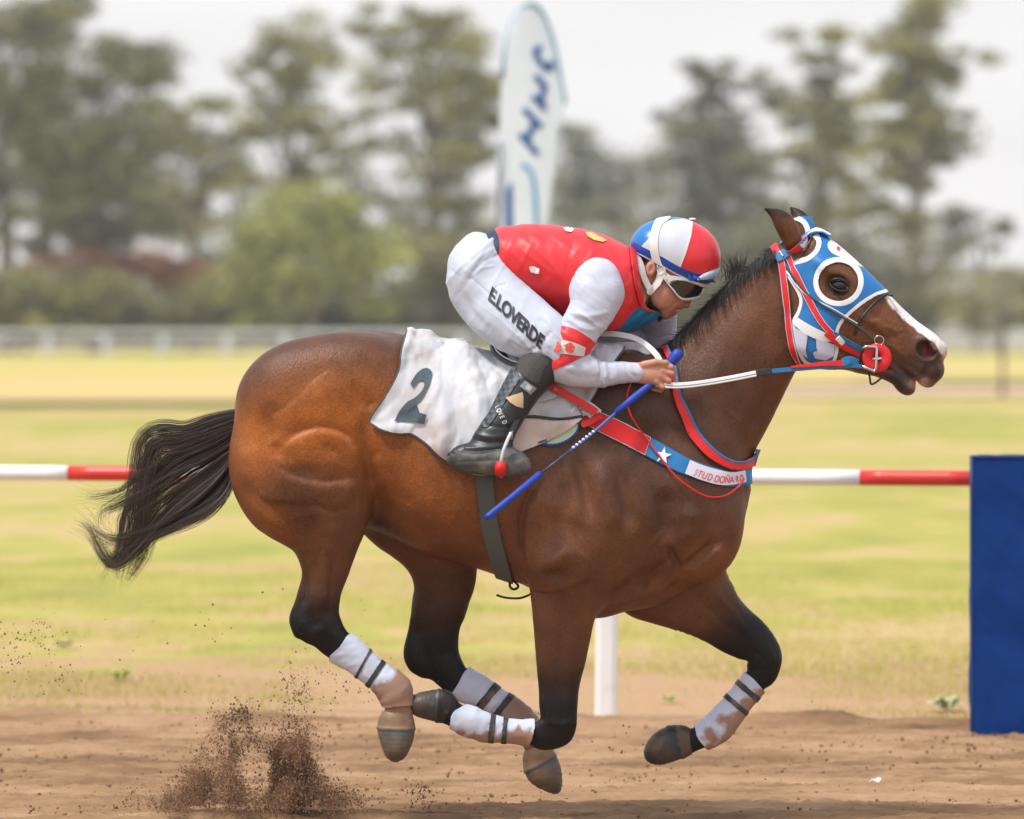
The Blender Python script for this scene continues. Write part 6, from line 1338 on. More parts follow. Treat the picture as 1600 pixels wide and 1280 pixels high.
def thigh(f, e):
    f.ell(754, 424, 0, 47+e, 62+e, .160, -12, k=.03)
    f.ell(742, 440, -.075, 42, 62, .105, -15, k=.03); f.ell(742, 438, .075, 42, 60, .105, -15, k=.03)
    f.slab((745, 432), (880, 562), [(772, 372), (792, 400), (812, 434), (845, 465), (874, 490), (893, 514), (899, 540), (898, 556)], [(700, 440), (708, 466), (738, 514), (778, 545), (822, 562), (846, 572), (862, 584), (876, 588)],
      [(745, 432, .085), (775, 475, .098), (812, 505, .088), (850, 530, .075), (876, 552, .062), (890, 572, .045)], yc=[(745, 432, -.08), (775, 475, -.125), (812, 505, -.17), (850, 530, -.205), (876, 552, -.22), (890, 572, -.222)], k=.03)
    f.slab((750, 430), (1005, 548), [(780, 385), (815, 410), (850, 433), (925, 480), (985, 502), (1012, 518), (1020, 532)], [(715, 462), (760, 518), (810, 545), (860, 562), (945, 574), (992, 572), (1008, 560)],
      [(750, 430, .09), (805, 475, .095), (890, 520, .085), (965, 540, .068), (1005, 545, .05)], yc=[(750, 430, .09), (805, 475, .13), (890, 520, .17), (965, 540, .19), (1005, 545, .20)], k=.03)
torso = [(792, 360, 772, 440, 0, .155), (820, 353, 812, 468, 0, .165), (868, 352, 862, 488, 0, .178), (915, 359, 908, 508, 0, .192), (955, 372, 952, 520, 0, .19), (985, 386, 994, 516, 0, .155), (1004, 402, 1020, 502, 0, .10), (1014, 420, 1032, 492, 0, .07)]
def trunk(f, e=0.0, k=0, chest=True):
    E = e*FPX/CAM_D
    f.slab((775, 405), (1030, 455), [(758, 368+E), (770, 360+E), (785, 355+E), (805, 352.5+E), (835, 351+E), (870, 352+E), (910, 358+E), (945, 368+E), (970, 379+E), (990, 391+E), (1005, 404+E), (1018, 420)]+([(1044, 436)] if chest else []),
      [(758, 425-E), (775, 448-E), (800, 462-E), (830, 476-E), (862, 489-E), (908, 508-E), (950, 521-E), (982, 521-E), (1008, 511-E), (1028, 499-E), (1040, 488)],
      [(765, 405, .12-e), (785, 408, .150-e), (815, 412, .165-e), (868, 420, .178-e), (912, 432, .192-e), (955, 445, .188-e), (985, 450, .155-e), (1005, 455, .105-e), (1026, 460, .085-e), (1042, 462, .06-e)], ex=2.2, k=k)
def lower_leg(f, sides=(-1, 1)):
    for sg in sides:
        o = 0 if sg < 0 else 0
        f.tube([(828, 553, 884, 574, sg*.222, .060), (806, 572, 866, 594, sg*.245, .062), (790, 594, 848, 612, sg*.265, .062), (776, 620, 832, 634, sg*.285, .058), (764, 646, 817, 656, sg*.302, .052), (750, 668, 806, 678, sg*.315, .048), (736, 690, 800, 698, sg*.325, .045)], k=.015)
        f.tube([(712, 704, 708, 728, sg*.335, .024), (728, 694, 724, 736, sg*.337, .034), (752, 692, 750, 741, sg*.338, .040), (780, 700, 780, 744, sg*.338, .044), (802, 703, 800, 745, sg*.338, .044), (815, 712, 812, 742, sg*.336, .034), (820, 720, 818, 735, sg*.334, .02)], k=.02)

# the body: one continuous surface (head, neck, hands and the trunk under the clothes)
f = Field(*JB, .0030)
trunk(f, .013, 0, False)
f.tube([(a, b, c_, d, y, w-.014) for a, b, c_, d, y, w in [(908, 440, 962, 446, -.175, .06), (900, 475, 956, 480, -.205, .06), (872, 520, 925, 530, -.235, .05), (858, 565, 902, 562, -.24, .045)]], k=.02)
f.tube([(a, b, c_, d, y, w-.008) for a, b, c_, d, y, w in [(868, 588, 896, 556, -.24, .045), (905, 597, 930, 564, -.232, .040), (936, 600, 950, 568, -.222, .036), (965, 597, 966, 568, -.212, .030), (998, 596, 997, 569, -.205, .024)]], k=.015)
f.tube([(a+4, b, c_-4, d, y, w-.012) for a, b, c_, d, y, w in far_arm], k=.02); f.tube([(a, b-3, c_, d+3, y, w-.006) for a, b, c_, d, y, w in far_fore], k=.02)
f.ell(756, 430, 0, 40, 52, .15, -12, k=.02)
f.tube([(784, 410, 722, 462, -.09, .075), (840, 470, 784, 540, -.17, .07), (876, 520, 846, 566, -.215, .05)], k=.03)
f.tube([(784, 410, 722, 462, .09, .075), (915, 488, 868, 550, .17, .066), (1000, 520, 985, 560, .20, .045)], k=.03)
for sg in (-1, 1): f.tube([(832, 560, 874, 578, sg*.222, .045), (795, 600, 838, 616, sg*.265, .045), (768, 650, 806, 660, sg*.302, .038), (748, 700, 790, 704, sg*.326, .034), (740, 705, 738, 732, sg*.337, .03), (790, 712, 788, 736, sg*.338, .034)], k=.01)
# neck and head
f.tube([(985, 402, 1000, 486, 0, .070), (1005, 404, 1018, 478, 0, .062), (1022, 410, 1036, 470, 0, .058)], k=.02)
f.ell(1052, 402, 0, 58, 50, .076, 20, k=.015)
f.tube([(1104, 424, 1012, 412, 0, .072), (1098, 437, 1012, 428, 0, .070), (1086, 451, 1013, 444, 0, .066), (1073, 467, 1014, 458, 0, .060), (1064, 478, 1018, 470, 0, .052), (1052, 489, 1026, 482, 0, .040), (1044, 494, 1032, 489, 0, .030)], k=.012)
f.tube([(1094, 446, 1080, 438, 0, .012), (1086, 458, 1074, 450, 0, .014), (1081, 470, 1068, 462, 0, .017), (1077, 478, 1065, 472, 0, .019)], k=.010)
f.ell(1072, 475, 0, 6.5, 5, .014, 40, k=.005); f.ell(1067, 474, -.013, 4.5, 3.5, .008, 40, k=.004); f.ell(1067, 474, .013, 4.5, 3.5, .008, 40, k=.004)
f.ell(1060, 481, 0, 6, 3.2, .022, 35, k=.004); f.ell(1050, 488.5, 0, 5.5, 3.0, .019, 35, k=.004); f.ell(1040, 492, 0, 8, 6, .022, 30, k=.008)
f.tube([(1062, 484.5, 1062, 486, 0, .03), (1053, 484, 1052.6, 485.3, 0, .028), (1046, 483.2, 1045, 484.2, 0, .04)], k=.003, mode='sub')
f.ell(1032, 462, -.050, 18, 20, .018, 0, k=.02); f.ell(1032, 462, .050, 18, 20, .018, 0, k=.02)
for sg in (-1, 1):
    f.ell(1016, 421, sg*.072, 8.5, 14, .016, 15, k=.006); f.ell(1018, 420, sg*.090, 4.2, 8.5, .010, 15, k=.004, mode='sub')
# hands: palm, four bent fingers and a thumb each
def hand(sg, dx, dy, y0):
    T_ = lambda x, y, z: P(x+dx, y+dy, y0+z*(1 if sg < 0 else -1))
    o = y0
    f.tube([(992+dx, 568+dy, 992+dx, 597+dy, y0, .019), (1008+dx, 565+dy, 1006+dx, 601+dy, y0, .0205), (1024+dx, 566+dy, 1020+dx, 602+dy, y0+.002*sg, .0195), (1033+dx, 570+dy, 1029+dx, 601+dy, y0+.004*sg, .017)], k=.008)
    K = [(1034, 571, 1049, 574, 1053, 586), (1034, 579, 1050, 584, 1051, 596), (1031, 588, 1045, 595, 1044, 606), (1026, 596, 1035, 605, 1032, 613)]
    for i, (x0, y0_, x1, y1, x2, y2) in enumerate(K):
        r_ = (.0092, .0094, .0090, .0080)[i]
        a, b, c_, d = T_(x0, y0_, -.008), T_(x1, y1, -.012), T_(x2, y2-3, .010), T_(x2-12, y2-5, .022)
        f.cap(a, b, r_*1.06, r_, k=.004); f.cap(b, c_, r_, r_*.92, k=.003); f.cap(c_, d, r_*.9, r_*.8, k=.003)
        f.ell(x0+dx, y0_+dy, y0-.010*(1 if sg < 0 else -1), 5.5, 5, .011, 0, k=.005)
    a, b, c_, d = T_(1006, 570, -.012), T_(1024, 566, -.018), T_(1040, 567, -.014), T_(1049, 573, -.004)
    f.cap(a, b, .012, .0105, k=.007); f.cap(b, c_, .0102, .0094, k=.003); f.cap(c_, d, .0094, .0075, k=.003)
hand(-1, 0, 0, -.205); hand(1, 56, -8, .15)
jV, jQ = f.mesh(relax=3); jN = normals(jV, jQ); jx, jy = proj_sym(jV); kx_, ky_ = proj(jV)
RJ = [([(1090, 441), (1084, 452), (1070, 462)], 4, -1.5), ([(1062, 470), (1054, 474), (1047, 481)], 2.5, -1.2), ([(1030, 452), (1042, 462), (1046, 474)], 6, 2), ([(1020, 462), (1026, 474), (1036, 484)], 5, 1.2), ([(998, 440), (1006, 458), (1010, 476)], 4, -3)]
jV = jV+jN*bump_ridges(jV, jN, RJ, jx, jy)[:, None]
c = np.tile(np.array((.47, .225, .150)), (len(jV), 1)); nse = fbm(jV, 40, 71)
c = mixc(c, (.52, .19, .13), .7*blob(1074, 473, 10, 8, jx, jy)+.5*blob(1040, 466, 14, 12, jx, jy)+.7*blob(1016, 421, 8, 14, jx, jy)+.5*blob(1040, 590, 14, 18, kx_, ky_))
c = mixc(c, (.36, .105, .09), 1.1*blob(1058, 482, 6, 3.2, jx, jy)+1.0*blob(1050, 488, 5, 2.6, jx, jy))
c = mixc(c, (.40, .19, .13), .5*blob(1036, 488, 12, 9, jx, jy)); c = mixc(c, (.62, .36, .25), .6*blob(1010, 578, 20, 12, kx_, ky_))
c = mixc(c, (.055, .035, .025), np.where((jy < 428) & (jx < 1030) & (jx > 990), np.clip(1.2-blob(1017, 421, 9, 15, jx, jy)*2.2, 0, 1), 0)*np.where(jx < 1014, 1, .6))
c *= (.92+.16*nse)[:, None]
mesh_np('body', jV, jQ, M_skin, jk, {'col': np.clip(c, 0, 1)})
j_bvh = bvh_of(jV, jQ)
fn = [(1050, 577), (1051, 588), (1045, 599), (1034, 607)]

def garment(name, build, ridges, m, parent, k=.0036, box=JB, relax=3, keep=None, attrs=None, noise=(.004, 14, 5), both=False, cutf=None, fold=None):
    f = Field(*box, k); build(f); V, Q = f.mesh(relax=relax); N = normals(V, Q); x, y = proj_sym(V)
    side_ = (V[:, 1] < 0) | both
    V = V+N*(bump_ridges(V, N, ridges, x, y, side_)+(fbm(V, noise[1], noise[2])-.5)*noise[0])[:, None]
    if fold is not None: V = V+N*fold(V, x, y)[:, None]
    V = laplace(V, Q, 1, .35)
    N = normals(V, Q); x, y = proj_sym(V); T = tris(Q); A = {}
    if attrs: A = attrs(V, N, x, y)
    if cutf is not None: V, T, A = clip(V, T, cutf(V, x, y), A)
    o = mesh_np(name, V, T, m, parent, A); return o, V, T
rng = np.random.RandomState(8)
# breeches
M_brch = mat('breeches_cloth', (.48, .52, .60), rough=.55, spec=.35, bump=(420, .0009, .5), sheen=.15)
RB = [([(742, 395), (725, 415), (715, 445)], 5, -2.5), ([(765, 392), (745, 405), (728, 425)], 3.5, 2.5), ([(775, 400), (752, 412), (735, 436)], 3, -2.5), ([(757, 372), (745, 392), (738, 400)], 3.5, 2.5),
      ([(728, 385), (722, 400), (712, 420)], 4, 2), ([(735, 470), (752, 492), (775, 512)], 6, 2), ([(720, 450), (734, 478), (756, 508)], 5, -2.5), ([(716, 470), (735, 500), (768, 528)], 5, 2.5),
      ([(800, 535), (815, 545), (836, 556)], 3, -2.5), ([(812, 524), (824, 540), (842, 552)], 3, 3), ([(822, 515), (836, 532), (850, 545)], 3, -3), ([(834, 508), (846, 524), (858, 540)], 3, 3), ([(826, 548), (842, 540), (860, 520)], 3, -2.5), ([(808, 552), (824, 556), (842, 548)], 3, 2.5), ([(846, 500), (858, 512), (866, 530)], 3, -2.5),
      ([(775, 425), (800, 450), (830, 480)], 7, 2), ([(760, 435), (790, 462), (818, 490)], 9, -1.5), ([(738, 436), (756, 452), (768, 462)], 2, -2.2), ([(768, 462), (776, 448), (790, 444)], 1.8, -2), ([(740, 430), (752, 420), (770, 416)], 2.5, 2)]
brch_o, bV_, bT_ = garment('breeches', lambda f: thigh(f, 0), RB, M_brch, jk, .0032, noise=(.006, 16, 5),
  fold=lambda V, x, y: folds(V, -35, 7, 26, .007, 3)*(.25+.9*np.exp(-(((x-838)/38)**2+((y-535)/32)**2)))+folds(V, 50, 6, 24, .006, 9)*(.2+.9*np.exp(-(((x-735)/40)**2+((y-405)/42)**2)))+folds(V, -55, 6, 18, .005, 13)*.45)
brbvh = bvh_of(bV_, bT_)
M_print = mat('black_print', (.012, .016, .024), rough=.5)
ax_ = np.array([.725, .689]); lay('lettering', text_bm('E.LOVERDE', (762, 467), ax_*.80, (.30, -.93), 21, bold=.035, step=4, space=.95), brbvh, M_print, brch_o, .004)
# waist band
M_navy2 = mat('navy_waistband', (.010, .03, .06), rough=.6)
_, _, _ = garment('waistband', lambda f: (trunk(f, .004, 0, False), f.ell(775, 395, 0, 30, 36, .14, 0, k=.01)), [], M_navy2, jk, cutf=lambda V, x, y: np.minimum((x-779)*.93-(y-390)*.36+9, 830-x), both=True)
# vest
M_vest = two_tone('silks_red', (.68, .022, .028), (.010, .17, .36), 1, thr=0, rough=.42, bump=(500, .0006, .35))
RV = [([(800, 400), (830, 430), (860, 470)], 6, -2), ([(860, 370), (865, 410), (880, 450)], 9, 2), ([(900, 365), (890, 400), (885, 430)], 5, -2), ([(930, 372), (926, 395), (905, 425)], 5, 2), ([(945, 380), (965, 410), (975, 440)], 4, -2.5),
      ([(985, 430), (990, 460), (975, 490)], 4, 3), ([(995, 430), (1002, 460), (998, 490)], 3.5, -3), ([(970, 490), (962, 505), (950, 520)], 4, 2.5), ([(1008, 460), (1012, 475), (1005, 490)], 3, 2), ([(1020, 490), (1000, 505), (985, 515)], 3, -2.5), ([(1010, 486), (992, 498), (978, 508)], 3, 2), ([(820, 356), (840, 375), (850, 395)], 6, 1.5), ([(880, 455), (882, 480), (890, 500)], 5, -2), ([(795, 380), (810, 405), (835, 440)], 5, 2), ([(870, 430), (850, 445), (835, 460)], 5, 1.5)]
blue_poly = [(958, 524), (975, 505), (988, 488), (1002, 477), (1012, 478), (1060, 470), (1060, 560), (940, 560)]
neckx = lambda y: np.interp(y, [330, 385, 400, 425, 450, 474, 482, 488, 495, 560], [990, 992, 993, 996, 1000, 1006, 1012, 1030, 1042, 1050])
def vest_cut(V, x, y):                      # the hem line across the waist and the neckline
    return np.minimum((x-779)*.93-(y-390)*.36+5, neckx(y)-x)
vest_o, vV, vT = garment('vest', lambda f: trunk(f), RV, M_vest, jk, noise=(.006, 9, 6), attrs=lambda V, N, x, y: {'d': -poly_sd(x, y, blue_poly)}, cutf=vest_cut, both=True,
  fold=lambda V, x, y: folds(V, -28, 4, 15, .0075, 5)*(.35+.8*np.exp(-(((x-900)/60)**2+((y-470)/45)**2)))+folds(V, 62, 5, 22, .006, 15)*(.15+np.exp(-(((x-985)/26)**2+((y-455)/45)**2)))+folds(V, 75, 5, 20, .004, 25)*np.exp(-((x-800)/30)**2))
# collar: a folded edge round the neck opening
vN = normals(vV, vT); vx, vy = proj_sym(vV)
shell('collar', vV, vT, vN, np.minimum(np.minimum(9-(neckx(vy)-vx), (neckx(vy)-vx)-.2), 486-vy), .003, .004, mat('collar_red', (.62, .015, .022), rough=.45), vest_o)
# sleeves with red arm panel, white patterned band
M_slv = mat('sleeve_white', (.50, .52, .61), rough=.5, spec=.35, bump=(420, .0008, .45))
RS = [([(900, 500), (925, 505), (945, 500)], 4, -2.5), ([(895, 490), (920, 494), (950, 488)], 4, 2.5), ([(905, 512), (925, 516), (938, 512)], 3, 2), ([(950, 440), (962, 460), (955, 490)], 6, 2), ([(912, 440), (905, 460), (900, 480)], 6, 2),
      ([(880, 570), (905, 578), (930, 575)], 5, 2), ([(890, 585), (915, 590), (936, 588)], 4, -2), ([(936, 566), (938, 580), (934, 600)], 2.2, -4), ([(943, 564), (947, 580), (944, 600)], 2.8, 3.5), ([(950, 568), (955, 582), (952, 598)], 2.4, -2.5), ([(960, 566), (964, 580), (962, 596)], 3, 1.5), ([(978, 570), (984, 582), (992, 588)], 2.5, -2), ([(984, 570), (990, 578), (994, 584)], 2, 2), ([(915, 558), (900, 566), (880, 572)], 3, -2), ([(925, 560), (935, 570), (938, 585)], 3, 2)]
slv_o, sV, sT = garment('sleeve', lambda f: (arm(f, near_arm_up, .0, .01), f.tube(near_fore, k=.012), f.ell(932, 455, -.19, 42, 36, .066, 10, k=.02)), RS, M_slv, jk, .003, [[.05, -.34, 1.30], [.50, -.08, 1.86]], noise=(.003, 22, 9),
  fold=lambda V, x, y: folds(V, -20, 9, 30, .006, 7)*(.2+np.exp(-(((x-900)/40)**2+((y-505)/22)**2)))+folds(V, -68, 9, 32, .0055, 17)*(.25+np.exp(-((x-942)/16)**2)*(y > 545)))
sT = sT; sN = normals(sV, sT); s_bvh = bvh_of(sV, sT); zx, zy = proj(sV)
def sleeve_panel(name, poly, m, off, th=.0012, attrs=None):
    s_ = poly_sd(zx, zy, poly); return shell(name, sV, sT, sN, s_, off, th, m, slv_o, attrs)
M_panel = mat('sleeve_red', (.68, .022, .028), rough=.42, bump=(500, .0006, .35))
sleeve_panel('sleeve_panel', cr([(860, 511), (873, 509), (895, 513), (915, 524), (932, 540), (922, 552), (905, 560), (880, 572), (846, 584), (838, 570)], 3), M_panel, .0012)
sleeve_panel('arm_band', np.vstack([cr([(850, 533), (862, 532), (880, 532), (898, 536), (914, 543)], 3), cr([(911, 557), (895, 555), (875, 553), (846, 554)], 3)]), mat('band_white', (.62, .62, .62), rough=.5), .0032)
M_rose = mat('rose_print', (.62, .06, .04), rough=.6, dirt=((.7, .30, .12), 130, .52, .8)); M_grn = mat('leaf_print', (.16, .36, .16), rough=.6)
for (cx_, cy_) in ((870.5, 542.5), (890.5, 543.5)):
    blobp = [(cx_+7.2*math.cos(a)*(1+.10*math.cos(5*a)), cy_+7.6*math.sin(a)*(1+.10*math.cos(5*a+1))) for a in np.linspace(0, 2*math.pi, 22)[:-1]]
    decal('rose', [blobp], s_bvh, M_rose, slv_o, .013, 2)
    decal('leaves', [[(cx_-10.5, cy_-3), (cx_-7, cy_-4.5), (cx_-7.4, cy_-1.5)], [(cx_-10.5, cy_+2.5), (cx_-7.4, cy_+1), (cx_-7, cy_+4)]], s_bvh, M_grn, slv_o, .013, 3)
garment('sleeve', lambda f: (f.tube(far_arm, k=.01), f.tube(far_fore, k=.01)), [([(1010, 500), (1030, 510), (1050, 500)], 3, 2), ([(1010, 520), (1030, 528), (1050, 522)], 3, -2.5), ([(1005, 538), (1030, 540), (1050, 530)], 3, 2.5)], M_slv, jk, .0036, noise=(.005, 20, 4), both=True)
# small tags on the vest
v_bvh = None
# boots
M_jb = mat('riding_boot', (.014, .016, .018), rough=.42, spec=.5, var=.2, vscale=30, bump=(160, .001, .4)); M_sole = mat('boot_foot', (.055, .062, .062), rough=.6, var=.25, vscale=24, dirt=((.30, .26, .22), 14, .5, .6))
RBt = [([(738, 676), (765, 683), (798, 680)], 3, 3), ([(736, 686), (765, 692), (796, 690)], 3, -3.5), ([(728, 700), (755, 700), (785, 697)], 3, 3), ([(722, 708), (748, 710), (775, 704)], 3, -2.5), ([(760, 664), (785, 668), (808, 664)], 3, -2.5), ([(716, 722), (760, 720), (812, 718)], 2.5, -2)]
garment('riding_boot', lambda f: lower_leg(f, (1,)), RBt, M_jb, jk, noise=(.003, 20, 3), both=True)
boot_o, tV, tT = garment('riding_boot', lambda f: lower_leg(f, (-1,)), RBt, M_jb, jk, noise=(.003, 20, 3), both=True)
tN = normals(tV, tT); t_bvh = bvh_of(tV, tT); ux_, uy_ = proj_sym(tV)
s_ = poly_sd(ux_, uy_, [(722, 704), (745, 706), (775, 702), (796, 700), (830, 700), (830, 760), (695, 760), (695, 716)])
shell('boot_foot', tV, tT, tN, s_, .0012, .0015, M_sole, boot_o)
# knee patch, check panel, studs
def tpatch(name, poly, m, off, bump_=0):
    s_ = np.where(tV[:, 1] < 0, poly_sd(ux_, uy_, poly), -5); return shell(name, tV, tT, tN, s_, off, .0015, m, boot_o)
tpatch('knee_patch', closed_cr([(812, 562), (826, 554), (850, 560), (858, 566), (848, 580), (840, 600), (820, 590), (810, 578)], 4), mat('ribbed_rubber', (.045, .040, .034), rough=.7, bump=(120, .004, .9, (1, 1, 3), (0, .5, 0))), .0015)
M_check = bpy.data.materials.new('check_panel'); M_check.use_nodes = True; n_ = M_check.node_tree.nodes; l_ = M_check.node_tree.links; ck = n_.new('ShaderNodeTexChecker'); ck.inputs['Scale'].default_value = 85; tcx = n_.new('ShaderNodeTexCoord'); mpx = n_.new('ShaderNodeMapping'); mpx.inputs['Rotation'].default_value = (0, .95, 0); mpx.inputs['Scale'].default_value = (1, .01, 1)
l_.new(tcx.outputs['Object'], mpx.inputs[0]); l_.new(mpx.outputs[0], ck.inputs['Vector']); ck.inputs['Color1'].default_value = (.014, .017, .022, 1); ck.inputs['Color2'].default_value = (.055, .065, .08, 1); l_.new(ck.outputs[0], n_['Principled BSDF'].inputs['Base Color']); n_['Principled BSDF'].inputs['Roughness'].default_value = .5
tpatch('check_panel', closed_cr([(802, 574), (790, 594), (776, 622), (764, 646), (752, 664), (762, 668), (776, 650), (790, 628), (804, 606), (812, 594), (808, 580)], 4), M_check, .0015)
decal('tan_logo', [[(791, 622), (804, 617), (816, 613), (817.5, 620), (817, 638), (806, 635), (797, 629)]], t_bvh, mat('tan_patch', (.52, .36, .20), rough=.5), boot_o, .005, 3)
decal('metal_tag', [[(812, 604), (820, 595), (838, 607), (828, 617)]], t_bvh, mat('tag_grey', (.22, .26, .29), rough=.35, metal=.3), boot_o, .005, 3)
decal('metal_tag_centre', [[(820, 607), (824, 600.5), (831, 605.5), (826, 612)]], t_bvh, mat('tag_cream', (.55, .48, .38), rough=.4), boot_o, .008, 3)
dl = np.array([.40, .916]); bmx = bmesh.new(); q0 = np.array([774., 636.])
for chh, adv in (('L', 5), ('O', 6), ('V', 6), ('E', 8), ('D', 6)):
    tb = text_bm(chh, tuple(q0), dl*.7, (.92, -.40), 7, bold=.02, step=3); mt = bpy.data.meshes.new('t'); tb.to_mesh(mt); tb.free(); bmx.from_mesh(mt); bpy.data.meshes.remove(mt); q0 = q0+dl*adv
lay('lettering', bmx, t_bvh, mat('silver_letters', (.60, .58, .54), rough=.3, metal=.4), boot_o, .005)

# helmet ------------------------------------------------------------------------
rim = lambda x, y: None
def helm(f):
    f.ell(1056, 398, 0, 67, 58, .094, 18, k=.0); f.ell(1084, 406, 0, 38, 46, .085, 10, k=.03); f.ell(1018, 386, 0, 32, 34, .08, 10, k=.03)
rimline = cr([(975, 384), (988, 392), (1010, 404), (1032, 415), (1060, 431), (1090, 443), (1114, 447), (1135, 446)], 5)
def above(x, y, l): return np.interp(x, l[:, 0], l[:, 1])-y
white_poly = [(1084, 338), (1080, 368), (1072, 395), (1061, 424), (1030, 410), (1002, 385), (1012, 374), (1022, 360), (1034, 348), (1052, 343), (1072, 341)]
def hattr(V, N, x, y):
    w = poly_sd(x, y, white_poly); w = np.where(np.abs(V[:, 1]) < .0, -9, w)
    red_ = (x-(1084-(y-338)*.27))
    c = np.tile(np.array((.010, .16, .44)), (len(V), 1)); c[w > 0] = (.55, .58, .64); c[(w <= 0) & (red_ > 0)] = (.66, .02, .028)
    b_ = above(x, y, rimline) < 15; c[b_] = (.006, .055, .33)
    c[(above(x, y, rimline) < 2.0)] = (.7, .6, .62)
    return {'col': c}
M_helm = mat('helmet_cover', rough=.32, spec=.5, attr='col', bump=(300, .0005, .25), coat=.15)
HB = [[.36, -.12, 1.62], [.75, .12, 1.98]]
hel_o, heV, heT = garment('helmet', helm, [([(1084, 340), (1080, 368), (1072, 395), (1061, 424)], 1.6, 1.2), ([(1062, 360), (1050, 380), (1040, 400)], 8, .6)], M_helm, jk, .0018, HB, 2, attrs=hattr, cutf=lambda V, x, y: above(x, y, rimline), noise=(.001, 12, 2), both=True)
heN = normals(heV, heT); wx, wy = proj_sym(heV)
def hshell(name, s_, off, th, m): return shell(name, heV, heT, heN, s_, off, th, m, hel_o, {'d': s_})
M_hw2 = mat('white_elastic', (.70, .68, .65), rough=.6, bump=(500, .0006, .4))
dd, tt = seg_dist(wx, wy, cr([(1042, 338), (1030, 348), (1023, 366), (1022, 388), (1026, 408), (1030, 418)], 5)); hshell('helmet_strap', 6.2-dd, .001, .002, M_hw2)
ball('button', P(1082, 342.5, 0), .009, M_hw2, hel_o, (1.3, 1, .45))
# peak
pk_ = []; n = 25; Pk = []
for i in range(n):
    a = math.pi*(i/(n-1))-math.pi/2; yy = .083*math.sin(a); e_ = math.cos(a)
    b0 = P(1078+26*e_**.7, 443-2*e_, 0); b1 = P(1086+32*e_**.8, 430-4*e_+10, 0); 
    Pk.append(((P(1074+30*e_, 434+5*e_, 0)), (P(1077+42*e_, 437+2.5*e_, 0)), yy*1.04))
V = []; Fc = []
for (a, b, yy) in Pk:
    V += [[a[0], yy, a[2]+.010], [b[0], yy*.98, b[2]+.004], [b[0], yy*.98, b[2]-.004], [a[0], yy, a[2]-.006]]
for i in range(n-1):
    for j in range(4): Fc.append([4*i+j, 4*i+(j+1) % 4, 4*i+4+(j+1) % 4, 4*i+4+j])
mesh_np('peak', V, Fc, mat('peak_blue', (.006, .055, .33), rough=.4), hel_o)
fl_poly = [(1092, 434), (1100, 428), (1110, 423), (1120, 419), (1123, 421), (1120, 429), (1114, 438), (1102, 439)]
M_vis = mat('peak_flap', (.40, .50, .62), rough=.4)
V = []; Fc = []
for i in range(13):                         # turned-up grey front of the cover
    a = (i/12-.5)*2.4; yy = .098*math.sin(a)/math.sin(1.2); e_ = (math.cos(a)-.362)/.638; lo_ = P(1094+24*e_, 438-2*e_, 0); hi_ = P(1092+33*e_, 434-15*e_**.7, 0)
    V += [[lo_[0], yy, lo_[2]], [hi_[0], yy*.95, hi_[2]], [hi_[0]-.006, yy*.9, hi_[2]], [lo_[0]-.012, yy*.9, lo_[2]]]
for i in range(12):
    for j in range(4): Fc.append([4*i+j, 4*i+(j+1) % 4, 4*i+4+(j+1) % 4, 4*i+4+j])
mesh_np('peak_flap', V, Fc, M_vis, hel_o)
# goggles and harness
hx, hy = proj_sym(jV); jS = laplace(jV, jQ, 10, .5); jSN = normals(jS, jQ); jT = tris(jQ)
def face_shell(name, s_, off, th, m, n_=3, par=None, sp_=False): return shell(name, jS, jQ, jSN, np.where(jV[:, 0] > .36, s_, -5), off, th, m, par or jk, {'d': s_}, smoothn=n_, split=sp_)
gog = closed_cr([(1038, 431), (1056, 430), (1076, 436), (1097, 441), (1112, 446), (1100, 458), (1084, 463), (1068, 467), (1057, 463), (1048, 452), (1041, 443)], 4)
lens = closed_cr([(1051, 439), (1066, 438), (1082, 443), (1096, 448), (1108, 450), (1090, 458), (1076, 462), (1066, 463), (1058, 459), (1052, 451), (1047, 445)], 4)
sg_ = poly_sd(hx, hy, gog); sl_ = poly_sd(hx, hy, lens)
gog_o = face_shell('goggles', np.minimum(sg_, -sl_), .009, .006, M_hw2, 6)[0]
M_lens = mat('dark_lens', (.012, .014, .018), rough=.08, spec=.7, coat=.6)
face_shell('lens', sl_+.8, .010, .002, M_lens, 8, gog_o)
dd, _ = seg_dist(hx, hy, cr([(1028, 414), (1034, 424), (1042, 433), (1052, 440)], 4)); face_shell('goggle_strap', np.minimum(6.0-dd, (hx-1024)), .006, .003, M_hw2, sp_=True)
dd, _ = seg_dist(hx, hy, cr([(990, 398), (997, 416), (1002, 434), (1010, 448), (1018, 453)], 4)); face_shell('harness_pad', 4.6-dd, .007, .005, M_hw2, sp_=True)
dd, _ = seg_dist(hx, hy, cr([(1035, 422), (1032, 434), (1024, 446), (1014, 455)], 4)); face_shell('harness_pad', 6.8-dd, .008, .005, M_hw2, sp_=True)
dd, _ = seg_dist(hx, hy, cr([(1016, 452), (1015, 464), (1018, 475), (1024, 484), (1032, 494)], 4)); face_shell('chin_strap', 4.2-dd, .009, .003, M_blk)
boxc = on if False else None
cb = P(1033, 428, -.093); bm = bmesh.new(); bmesh.ops.create_cube(bm, size=1)
for v in bm.verts: v.co = Vector((cb[0]+(v.co.x*.020+v.co.z*.004), cb[1]+v.co.y*.010, cb[2]+(v.co.z*.013-v.co.x*-.006)))
bmesh.ops.bevel(bm, geom=bm.edges[:], offset=.003, segments=2, affect='EDGES'); me = bpy.data.meshes.new('strap_clip'); bm.to_mesh(me); bm.free(); link('strap_clip', me, M_hw2, jk)
